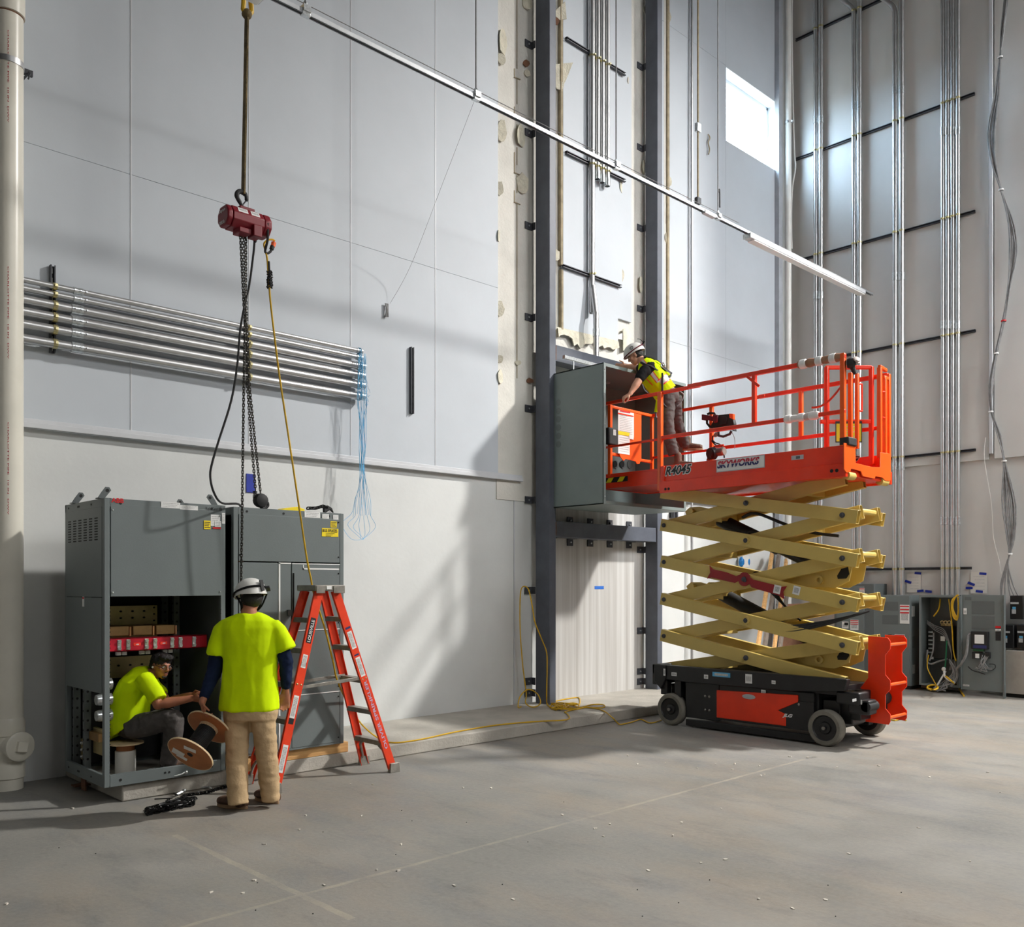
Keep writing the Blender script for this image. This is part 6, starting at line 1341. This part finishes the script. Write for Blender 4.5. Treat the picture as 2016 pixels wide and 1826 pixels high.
# ================================================================== PEOPLE
def solid(mb, name, mat, parent, voxel=.01, it=6, wr=0., wsc=9., wst=(1, 1, 1), pick=None):
    """one continuous skin grown round the overlapping volumes in mb"""
    me = bpy.data.meshes.new('t'); me.from_pydata([tuple(p) for p in mb.v], [], mb.f)
    o = bpy.data.objects.new('t', me); COL.objects.link(o)
    r = o.modifiers.new('r', 'REMESH'); r.mode = 'VOXEL'; r.voxel_size = voxel
    s = o.modifiers.new('s', 'SMOOTH'); s.factor = .5; s.iterations = it
    bpy.context.view_layer.update()
    ev = bpy.data.meshes.new_from_object(o.evaluated_get(bpy.context.evaluated_depsgraph_get()))
    bpy.data.objects.remove(o); bpy.data.meshes.remove(me)
    vs = [v.co.copy() for v in ev.vertices]
    if wr:
        ns = [v.normal.copy() for v in ev.vertices]
        for i, (p, n) in enumerate(zip(vs, ns)):
            q = V((p.x*wst[0], p.y*wst[1], p.z*wst[2]))*wsc
            f = 1-abs(noise.noise(q))*2.2; g = noise.noise(q*2.3+V((3, 1, 5)))
            vs[i] = p+n*wr*(f*.7+g*.5-.3)
    m = MB(); m.add(vs, [tuple(p.vertices) for p in ev.polygons]); bpy.data.meshes.remove(ev)
    mats = mat if isinstance(mat, list) else [mat]
    if pick:
        m.m = [pick(sum((m.v[i] for i in f), V((0, 0, 0)))/len(f)) for f in m.f]
    return m.done(name, mats, parent, smooth=180)
def proj(p):
    q = p-CAM; d = q.dot(FW); return CX+F*q.dot(RT)/d, HZ-F*q.z/d, d
def px2(v, D): return RT*(v[0]*D/F)-UP*(v[1]*D/F)      # a pixel-sized vector in the view plane at depth D
def hand(mb, w_, fwd, thumb, palm, curl=(.5, .6, .5), s=1., spread=.0):
    fwd, thumb, palm = V(fwd).normalized(), V(thumb).normalized(), V(palm).normalized()
    thumb = (thumb-fwd*thumb.dot(fwd)).normalized(); palm = (palm-fwd*palm.dot(fwd)-thumb*palm.dot(thumb)).normalized()
    mb.loft([(w_-fwd*.01*s, thumb*.028*s, palm*.02*s), (w_+fwd*.03*s, thumb*.036*s, palm*.017*s), (w_+fwd*.07*s, thumb*.042*s, palm*.016*s), (w_+fwd*.098*s, thumb*.040*s, palm*.012*s)], 16)
    for i, L in enumerate((.070, .078, .073, .058)):
        b = w_+fwd*(.088-.004*abs(i-1))*s+thumb*(.030-.0205*i)*s; a = 0; pr = [(b-fwd*.02*s, .0092*s), (b, .0095*s)]
        dirx = (fwd+thumb*spread*(1.5-i)).normalized()
        for k, fr in enumerate((.45, .32, .25)):
            a += curl[k]; d = dirx*math.cos(a)+palm*math.sin(a); b = b+d*L*fr*s; pr.append((b, (.0090-.0009*k)*s))
        mb.limb(pr, 8)
    b = w_+fwd*.025*s+thumb*.028*s; d = (thumb*.75+fwd*.6+palm*.25).normalized(); c = b+d*.038*s; d2 = (thumb*.15+fwd*.85+palm*.5).normalized()
    mb.limb([(b-thumb*.012*s, .014*s), (c, .0115*s), (c+d2*.03*s, .0105*s), (c+d2*.055*s, .009*s)], 8)
def head(mb, c, f, up, s=1.):
    """skull, jaw, brow, nose, lips, ears; f = where the face looks"""
    f, up = V(f).normalized(), V(up).normalized(); up = (up-f*up.dot(f)).normalized(); r = f.cross(up)
    E = lambda a, b, c_, ra, rb, rc: mb.ell(c+(r*a+f*b+up*c_)*s, r*ra*s, f*rb*s, up*rc*s, 16, 12)
    E(0, -.012, .028, .076, .094, .088); E(0, .018, -.035, .062, .066, .072); E(0, .052, -.088, .030, .030, .024); E(0, .03, -.065, .05, .055, .04)
    E(0, .078, .026, .046, .014, .012)
    mb.limb([(c+(f*.086+up*.018)*s, .009*s), (c+(f*.104-up*.018)*s, .0125*s), (c+(f*.094-up*.024)*s, .012*s)], 10)
    for k in (-1, 1): E(.012*k, .095, -.024, .009, .01, .007); E(.05*k, .058, -.012, .018, .022, .022); E(.076*k, -.008, -.006, .009, .02, .032)
    E(0, .081, -.050, .022, .010, .007); E(0, .079, -.062, .020, .010, .007)
    return r, f, up
def eyes(parent, c, r, f, up, s=1.):
    for k in (-1, 1):
        e = c+(r*.031*k+f*.077+up*.006)*s
        o = MB().ell(e, r*.014*s, f*.009*s, up*.0075*s, 12, 8).done('eye', 'white', parent); MB().ell(e+f*.0065*s, r*.006*s, f*.004*s, up*.006*s, 8, 6).done('iris', 'ink', o)
        MB().limb([(c+(r*(.015*k)+f*.087+up*.024)*s, .004*s), (c+(r*.034*k+f*.084+up*.030)*s, .0048*s), (c+(r*.052*k+f*.068+up*.023)*s, .003*s)], 6).done('eyebrow', 'hair', parent)
    MB().ell(c+(f*.089-up*.0505)*s, r*.020*s, f*.004*s, up*.0042*s, 12, 6).ell(c+(f*.087-up*.0605)*s, r*.018*s, f*.004*s, up*.005*s, 12, 6).done('lips', 'lip', parent)
def boot(parent, heel, toe, z, name='boot', sole='sole', s=1., shaft=.16, shaft_c=None):
    heel, toe = V(heel), V(toe); heel.z = toe.z = z; d = (toe-heel).normalized(); L = .29*s; n = V((-d.y, d.x, 0)); m = MB(); up = UP
    prof = [(0, .034, .055), (.03, .042, .075), (.09, .044, .085), (.15, .047, .074), (.2, .051, .066), (.25, .047, .060), (.285, .028, .044)]
    secs = [(heel+d*(a*s)+up*(.025+h*s*.5), n*w_*s, up*h*s*.55, 2.6) for a, w_, h in prof]; m.loft(secs, 18)
    b = heel+d*.065*s+up*.05; m.limb([(b, .052*s), (b+up*shaft*.5, .05*s), ((shaft_c or b+up*shaft), .05*s)], 16)
    o = solid(m, name, 'boot', parent, .008, 4)
    sm = MB(); rim = []
    for t in range(24):
        a = 2*math.pi*t/24; x = math.cos(a); y = math.sin(a); w_ = .050 if x > -.2 else .043
        rim.append(heel+d*(L*.5+x*L*.515)+n*y*w_*s*(1.06 if 0 < x < .7 else .98)*(1 if abs(x) < .9 else .9))
    sm.prism([p+up*0 for p in rim], up*.028); sm.done('sole', sole, o, bevel=.004)
    return o
def helmet(parent, c, f, up, band='blackc', s=1., brim=.02, logo=False):
    f, up = V(f).normalized(), V(up).normalized(); up = (up-f*up.dot(f)).normalized(); r = f.cross(up)
    vs = []; fs = []; nu, nv = 36, 9
    hs = bpy.data.objects.new('helmet', None)
    m = MB()
    for sh in (1., .955):
        o_ = len(vs)
        for k in range(nv+1):
            ph = math.pi/2*1.02*k/nv+.0
            for i in range(nu):
                t = 2*math.pi*i/nu; fx = math.cos(t)
                drop = (.035*max(0, -fx)**2+.012*abs(math.sin(t))) if k == nv else 0
                flare = 1+(.10*max(0, fx)**3 if k == nv else 0)
                vs.append(c+(r*math.sin(t)*.122*math.sin(ph)*sh+f*fx*.148*math.sin(ph)*flare*sh+up*(.125*math.cos(ph)*sh-drop))*s)
        for k in range(nv):
            for i in range(nu):
                j = (i+1) % nu; q = (o_+k*nu+i, o_+(k+1)*nu+i, o_+(k+1)*nu+j, o_+k*nu+j); fs.append(q if sh == 1. else q[::-1])
    a, b = nv*nu, 2*(nv+1)*nu-nu
    for i in range(nu): j = (i+1) % nu; fs.append((a+i, b+i, b+j, a+j))
    o = m.add(vs, fs).done('helmet', 'whitebk', parent, smooth=60)
    ring = [c+(r*math.sin(t)*.126+f*math.cos(t)*.153+up*(.012-.01*math.cos(t)))*s for t in [2*math.pi*i/28 for i in range(28)]]
    MB().tube(ring, .0085*s, 6, closed=True).done('helmet_band', band, o)
    for k in range(5):
        x = (k-2)*.035; pts = [c+(r*x*.6+f*(-.04+.05*j)+up*(.128-.02*(j-1)**2-.25*x*x))*s for j in range(3)]
    return o, r, f, up
# ---------------------------------------------------------------- worker standing with his back to us
D1 = 7.2
def q1(px, py, dd=0): return onD(px, py, D1+dd)
foot1 = onZ(487, 1592, 0)
p1 = thing('person', 'person in white helmet and yellow t-shirt standing back turned, holding a cable reel', 'person', foot1)
fdir = (FW*.85-RT*.5).normalized()
b = MB()
hd = q1(493, 1181, .02); hf = (FW*.72-RT*.62-UP*.28).normalized(); hu = (UP*1.0+hf*.25).normalized()
r_, f_, u_ = head(b, hd, hf, hu)
b.limb([(hd-UP*.04, .058), (q1(490, 1200), .06), (q1(491, 1216), .072)], 16)
S1 = lambda c, hw, dep, e=2.2: (c, RT*hw*D1/F, FW*dep, e)
b.loft([S1(q1(491, 1212), 30, .06), S1(q1(491, 1230), 42, .09), S1(q1(491, 1255), 50, .11), S1(q1(492, 1300), 47, .11), S1(q1(492, 1345), 46, .11), S1(q1(493, 1390), 46, .11), S1(q1(493, 1415), 42, .10)], 22)
LA = [q1(436, 1240), q1(424, 1318, .02), q1(402, 1372, -.06), q1(398, 1384, -.09)]; RA_ = [q1(548, 1238), q1(563, 1304, .02), q1(563, 1350, .06), q1(562, 1362, .07)]
for A in (LA, RA_): b.limb([(A[0].lerp(A[1], .25)+(q1(491, 1300)-A[0])*.06, .045), (A[0].lerp(A[1], .6), .046), (A[1], .043), (A[2], .030), (A[3], .027)], 14)
hand(b, LA[3], (UP*-.72+RT*.25-FW*.30), (RT*.3-FW*.9), (RT*.9+UP*-.2+FW*.4), (.55, .7, .6), 1.05)
hand(b, RA_[3], (UP*-1-RT*.05), (-FW*.2-RT*.9), (-RT*.5-FW*.6), (.35, .5, .4), 1.05)
LL = [(q1(469, 1420), .085), (q1(467, 1480, -.03), .075), (q1(467, 1540, -.06), .05), (q1(469, 1570, -.08), .04)]; RL = [(q1(518, 1420), .08), (q1(524, 1480, .03), .075), (q1(530, 1535, .06), .05), (q1(532, 1560, .08), .04)]
b.limb(LL); b.limb(RL)
solid(b, 'body', 'skin', p1, .0065, 3)
t = MB()
t.loft([S1(q1(491, 1207), 23, .072), S1(q1(491, 1212), 34, .088), S1(q1(491, 1221), 50, .11), S1(q1(491, 1236), 58, .128), S1(q1(492, 1262), 56, .14), S1(q1(492, 1300), 53, .14), S1(q1(491.5, 1345), 54.5, .145), S1(q1(491, 1385), 57.5, .15), S1(q1(491, 1399), 58, .15)], 28)
t.tube([q1(450, 1232), q1(438, 1244), q1(431, 1268), q1(428, 1290)], [.066, .080, .087, .091], 18)
t.tube([q1(536, 1230), q1(549, 1242), q1(558, 1262), q1(565, 1280)], [.060, .069, .072, .075], 18)
def hemcut(p): return 0
solid(t, 'shirt', 'hivis', p1, .009, 12, .011, 6.5, (1, 1, .38))
n_ = MB(); n_.limb([(LA[0].lerp(LA[1], .42), .055), (LA[0].lerp(LA[1], .65), .064), (LA[1], .064), (LA[1].lerp(LA[2], .6), .050), (LA[2]+(LA[2]-LA[3])*.1, .040)], 16); solid(n_, 'long_sleeve', 'navy', p1, .009, 4, .006, 16)
n_ = MB(); n_.limb([(RA_[0].lerp(RA_[1], .42), .05), (RA_[0].lerp(RA_[1], .65), .056), (RA_[1], .057), (RA_[1].lerp(RA_[2], .6), .047), (RA_[2], .040)], 16); solid(n_, 'long_sleeve', 'navy', p1, .009, 4, .006, 16)
tr = MB()
tr.loft([S1(q1(493, 1385), 52, .13), S1(q1(493.5, 1402), 53.5, .14), S1(q1(493, 1416), 52, .135)], 24)
tr.tube([q1(468, 1408), q1(468, 1432, 0), q1(467, 1470, -.03), q1(467, 1505, -.045), q1(467, 1545, -.06), q1(469, 1584, -.08)], [.108, .104, .088, .084, .082, .078], 20)
tr.tube([q1(518, 1408), q1(519, 1432, 0), q1(523.5, 1468, .03), q1(527, 1505, .045), q1(531, 1545, .065), q1(533, 1576, .08)], [.1, .096, .087, .084, .082, .073], 20)
solid(tr, 'trousers', 'khaki', p1, .009, 4, .008, 8, (.8, .8, 1.6))
def fl(px, py): return onZ(px, py, 0)
boot(p1, fl(487, 1594), fl(424, 1587), 0); boot(p1, fl(548, 1584), fl(504, 1574), 0)
hc = hd+hu*.045+hf*-.012
ho, r_, f_, u_ = helmet(p1, hc, hf, hu, 'blackc')
MB().ell(hd-f_*.03-u_*.0+u_*.0, r_*.083, f_*.085, u_*.075, 20, 14).done('hair', 'hair', p1)
MB().bar(hc-f_*.15+r_*.03+u_*.07, hc-f_*.155+r_*.035-u_*.02, .03, .012, f_).done('helmet_clip', 'blackr', ho, bevel=.003); MB().bar(hc-f_*.13+r_*.09+u_*.02, hc-f_*.09+r_*.115-u_*.0, .03, .02, u_).done('lamp_strap', 'blackr', ho, bevel=.004)
ear = hd-r_*.079
MB().tube(spl([hc-r_*.118+f_*.02, hd-r_*.086+f_*.0-u_*.03, hd-r_*.06+f_*.045-u_*.085, hd+f_*.055-u_*.118, hd+r_*.06+f_*.045-u_*.085, hd+r_*.086-u_*.03, hc+r_*.118+f_*.02], 4), .007, 6).tube(spl([hc-r_*.11-f_*.06-u_*.02, hd-r_*.085-f_*.02-u_*.05, hd-r_*.07+f_*.04-u_*.08], 4), .007, 6).tube(spl([hc+r_*.11-f_*.06-u_*.02, hd+r_*.085-f_*.02-u_*.05, hd+r_*.07+f_*.04-u_*.08], 4), .007, 6).done('chin_strap', 'blackc', ho)
eyes(p1, hd, r_, f_, u_)
# ---------------------------------------------------------------- worker sitting in the open cabinet
D2 = 7.95
def q2(px, py, dd=0): return onD(px, py, D2+dd)
p2 = thing('person', 'person in a yellow t-shirt and glasses crouched on a spool inside the open cabinet', 'person', V((3.1, 7.9, .156)))
b = MB(); hd = q2(318, 1311, -.02); hf = (RT*.80-FW*.56-UP*.22).normalized(); hu = (UP*1+RT*.12).normalized()
r_, f_, u_ = head(b, hd, hf, hu, .95)
b.limb([(hd-UP*.045-f_*.03, .055), (q2(303, 1326, -.0), .058), (q2(292, 1334, -.02), .07)], 14)
S2 = lambda px, py, ax_, dep, dd=0: (q2(px, py, dd), px2(ax_, D2), FW*dep, 2.2)
b.loft([S2(259, 1428, (24, -12), .11), S2(258, 1395, (32, -10), .13), S2(264, 1365, (31, -5), .14), S2(278, 1340, (24, 8), .15), S2(290, 1328, (12, 8), .08)], 18)
NA = [q2(290, 1342, -.17), q2(311, 1388, -.21), q2(370, 1377, -.14), q2(377, 1375.5, -.13)]; FA = [q2(296, 1338, .16), q2(330, 1385, .1), q2(368, 1371, -.02), q2(374, 1369.5, -.03)]
for A in (NA, FA): b.limb([(A[0], .045), (A[1], .045), (A[1].lerp(A[2], .3), .047), (A[2], .031), (A[3], .028)], 14)
hand(b, NA[3], (RT*1+UP*-.12), (-UP*-.6-FW*.5), (-UP*.7+FW*.6), (.5, .6, .5)); hand(b, FA[3], (RT*1+UP*-.2), (UP*.8-FW*.2), (-FW*.8-UP*.3), (.6, .7, .5))
for dd in (-.12, .14):
    b.limb([(q2(268, 1432, dd*.8), .07), (q2(340, 1417, dd*.9-.04), .065), (q2(336, 1460, dd*.9-.02), .05), (q2(331, 1495, dd*.9), .04)])
solid(b, 'body', 'skin', p2, .0065, 3)
t = MB(); t.loft([S2(255, 1433, (37, -24), .19), S2(254, 1424, (37, -21), .185), S2(255, 1400, (38, -15), .172), S2(260, 1370, (38, -8), .18), S2(272, 1343, (32, 6), .19), S2(285, 1326, (20, 12), .13), S2(296, 1320, (10, 9), .075)], 26)
t.tube([q2(284, 1338, -.12), q2(293, 1350, -.17), q2(303, 1364, -.19), q2(311, 1379, -.205)], [.085, .083, .078, .080], 16); t.tube([q2(290, 1338, .1), q2(302, 1355, .15), q2(318, 1372, .13)], [.08, .078, .075], 16)
solid(t, 'shirt', 'hivis', p2, .009, 5, .007, 6)
tr = MB(); 
for dd in (-.12, .14):
    tr.tube([q2(256, 1434, dd*.8), q2(300, 1424, dd*.95-.02), q2(338, 1414, dd*.9-.04), q2(350, 1420, dd*.9-.045)], [.1, .105, .088, .07], 18); tr.tube([q2(342, 1414, dd*.9-.04), q2(342, 1440, dd*.9-.03), q2(336, 1475, dd*.9-.02), q2(330, 1506, dd*.9)], [.085, .082, .075, .072], 18)
    tr.ball(q2(340, 1416, dd*.9-.04), .085)
tr.ell(q2(258, 1432), RT*.12, FW*.17, UP*.095, 18, 12)
solid(tr, 'trousers', 'greyp', p2, .009, 4, .009, 12)
for dd in (-.12, .14):
    h_ = q2(325, 1500, dd*.9); h_.z = .157; boot(p2, h_, h_+(RT*.35+FW*.4), .157, shaft=.14)
hair = MB(); hair.ell(hd-f_*.02+u_*.045, r_*.084, f_*.098, u_*.072, 18, 12); hair.ell(hd-f_*.055, r_*.078, f_*.06, u_*.08, 16, 10); hair.ell(hd+f_*.05+u_*.088, r_*.07, f_*.05, u_*.03, 14, 8)
solid(hair, 'hair', 'hair', p2, .007, 2, .006, 40)
eyes(p2, hd, r_, f_, u_, .95)
gl = MB()
for k in (-1, 1):
    c = hd+r_*.032*k+f_*.092+u_*.006; gl.tube([c+(r_*math.cos(a)*.024+u_*math.sin(a)*.015) for a in [i*math.pi/6 for i in range(12)]], .0018, 5, closed=True); gl.tube([c+r_*.026*k, hd+r_*.078*k+f_*.02+u_*.01, hd+r_*.08*k-f_*.01], .003, 5)
gl.done('glasses', 'ink', p2)
MB().ell(hd+(f_*.071-u_*.088)*.95, r_*.026, f_*.013, u_*.013, 14, 8).ell(hd+(f_*.088-u_*.042)*.95, r_*.02, f_*.0045, u_*.0035, 12, 6).done('beard', 'hair', p2)
MB().ball(hd-r_*.084*(1 if r_.dot(FW) > 0 else -1)+f_*-.002-u_*.014, .009, 8, 6).done('earbud', 'white', p2)
# ---------------------------------------------------------------- worker on the lift platform
D3 = 12.05
def q3(px, py, dd=0): return onD(px, py, D3+dd)
p3 = thing('person', 'person in a white helmet, vest and harness leaning over the raised platform rail', 'person', V((9.9, 7.15, 3.33)))
b = MB(); hd = q3(1250, 701, .1); hf = (-RT*.82+FW*.2-UP*.5).normalized(); hu = (UP*.85-RT*.35).normalized()
r_, f_, u_ = head(b, hd, hf, hu)
b.limb([(hd-u_*.05-f_*.03, .056), (q3(1262, 710, .08), .058), (q3(1268, 716, .05), .07)], 14)
S3 = lambda px, py, hw, dep, dd=0: (q3(px, py, dd), px2((.79*hw, -.61*hw), D3), FW*dep, 2.2)
b.loft([S3(1266, 714, 9, .09), S3(1273, 724, 15, .16), S3(1286, 743, 19, .16), S3(1300, 760, 18, .15), S3(1314, 777, 18, .15), S3(1319, 784, 16, .14)], 18)
NA = [q3(1267, 731, -.16), q3(1256, 752, -.22), q3(1243, 772, -.25), q3(1240.5, 776, -.26)]; FA = [q3(1270, 727, .2), q3(1254, 724, .35), q3(1236, 722, .42), q3(1233, 721.5, .43)]
for A in (NA, FA): b.limb([(A[0], .06), (A[1], .05), (A[1].lerp(A[2], .35), .05), (A[2], .033), (A[3], .03)], 14)
hand(b, NA[3], (-RT*.75-UP*.45), (RT*.3-FW*.4-UP*.1), (-UP*.6+FW*.7-RT*.1), (.6, .8, .6), 1.05); hand(b, FA[3], (-RT*1), (UP*.6-FW*.4), (FW*.6-UP*.4), (.3, .4, .3))
L1 = [q3(1315, 790, -.1), q3(1315, 832, -.16), q3(1321, 870, -.17), q3(1328, 902, -.17)]; L2 = [q3(1326, 788, .1), q3(1332, 830, .25), q3(1342, 862, .45), q3(1349, 882, .55)]
for A in (L1, L2): b.limb([(A[0], .085), (A[1], .06), (A[2], .048), (A[2].lerp(A[3], .6), .04)])
solid(b, 'body', 'skinb', p3, .0075, 3)
t = MB(); t.limb([(NA[0]+RT*.02, .08), (NA[0].lerp(NA[1], .35), .075), (NA[0].lerp(NA[1], .62), .07)], 14); t.limb([(FA[0], .075), (FA[0].lerp(FA[1], .5), .07)], 14)
t.loft([S3(1267, 715, 10, .1), S3(1274, 725, 17, .185), S3(1284, 740, 19, .17)], 18)
solid(t, 'tshirt', 'blackc', p3, .011, 4, .005, 14)
vt = MB(); vt.loft([S3(1265, 711, 10, .085), S3(1271, 720, 18, .145), S3(1279, 733, 23.5, .175), S3(1292, 751, 24, .185), S3(1305, 767, 23, .18), S3(1311, 775, 23, .18)], 24)
def vpick(p):
    x, y, d = proj(p); t_ = ((x-1265)*.61+(y-711)*.79); s_ = (x-1265)*.79-(y-711)*.61     # along and across the back
    if d > D3+.02 and s_ < 2: return 0
    if 50 < t_ < 60 and s_ > 1: return 2
    if (48 < t_ <= 50 or 60 <= t_ < 62.5) and s_ > 0: return 1
    c = s_+.5
    if t_ < 52 and abs(c) < 3.2: return 2
    if t_ < 52 and abs(c) < 4.7: return 1
    if t_ < 50 and (-19.5+.1*t_) < s_ < (-17.5+.1*t_): return 1
    return 0
solid(vt, 'safety_vest', ['hivis', 'lift', 'silver'], p3, .0065, 10, .005, 8, pick=vpick)
tr = MB(); tr.ell(q3(1318, 780), RT*.13, FW*.17, UP*.12, 18, 12)
tr.tube([q3(1315, 782, -.08), q3(1315, 800, -.11), q3(1315, 832, -.16), q3(1319, 866, -.17), q3(1327, 896, -.17)], [.1, .095, .08, .08, .072], 16); tr.tube([q3(1327, 782, .08), q3(1330, 800, .13), q3(1332, 830, .25), q3(1342, 862, .45), q3(1348, 876, .53)], [.1, .09, .078, .078, .072], 16)
solid(tr, 'trousers', 'greyp', p3, .011, 4, .011, 10, (.8, .8, 1.5))
h1 = q3(1325, 910, -.17); boot(p3, h1, h1+(RT*.9-FW*.3), 3.302, shaft=.13)
h2 = q3(1344, 890, .55); boot(p3, h2, h2+(RT*.9-FW*.15), 3.655, shaft=.12, s=.95)
hc = hd+u_*.045-f_*.012; ho, r_, f_, u_ = helmet(p3, hc, hf, hu, 'maroon')
hair = MB().ell(hd-f_*.04-u_*.0, r_*.082, f_*.078, u_*.075, 18, 12).done('hair', 'hair', p3)
eyes(p3, hd, r_, f_, u_)
sd = -1 if r_.dot(FW) > 0 else 1
lc = hc+r_*.118*sd+u_*.045-f_*.0; nl = (r_*sd*.85+u_*.5).normalized(); MB().tube([lc+nl*.006+(f_*math.cos(a)+u_.cross(f_).cross(nl).normalized()*0+nl.cross(f_)*math.sin(a))*.022 for a in [i*math.pi/8 for i in range(16)]], .004, 5, closed=True).done('helmet_badge', 'ink', ho)
MB().bar(hc-f_*.14+r_*.03*sd+u_*.02, hc-f_*.19+r_*.02*sd+u_*.05, .025, .02, u_).tube(spl([hc-f_*.17+u_*.04, hc-f_*.16+u_*.1, hc-f_*.13+u_*.13], 3), .004, 5).done('headlamp_strap', 'blackc', ho)
# harness
ha = MB()
def band(pts, w_=.022): ha.tube(spl([q3(*p) for p in pts], 4), w_, 6)
band([(1262, 714, -.13), (1270, 718, -.18), (1283, 722, -.18), (1298, 733, -.15), (1310, 741, -.12)], .016); band([(1268, 703, .02), (1284, 706, .0), (1300, 718, -.04), (1312, 730, -.06), (1322, 737, -.05)], .024); band([(1304, 735, -.16), (1304, 760, -.2), (1304, 785, -.2), (1303, 800, -.2)], .014)
band([(1264, 757, -.2), (1268, 768, -.2), (1276, 775, -.18)], .016); band([(1300, 722, -.1), (1308, 728, -.1), (1320, 740, -.08), (1304, 748, -.17)], .016); band([(1300, 786, -.19), (1310, 800, -.2), (1326, 806, -.12)], .014)
ha.done('harness', 'blackr', p3)
ha = MB(); ha.ell(q3(1311, 736, -.06), px2((10, 7), D3), FW*.05, px2((4, -6), D3)*.9, 12, 8); ha.ell(q3(1293, 716, -.05), px2((9, 5), D3), FW*.06, px2((2, -4), D3), 12, 8); band([(1296, 788, -.22), (1294, 800, -.22), (1292, 812, -.21)], .03); ha.done('harness_pack', 'hivis', p3)
MB().tube([q3(1305+4*math.cos(a), 719+4*math.sin(a), -.14) for a in [i*math.pi/6 for i in range(12)]], .008, 6, closed=True).done('harness_ring', 'galvb', p3)
MB().tube(spl([q3(1337, 770, -.05), q3(1346, 778, -.05), q3(1341, 792, -.05), q3(1333, 800, -.05)], 4), .008, 6).done('lanyard', 'grey', p3); MB().tube(spl([q3(1291, 812, -.22), q3(1292, 822, -.22), q3(1298, 824, -.22)], 3), .012, 6).done('snap_hook', 'steeldark', p3)
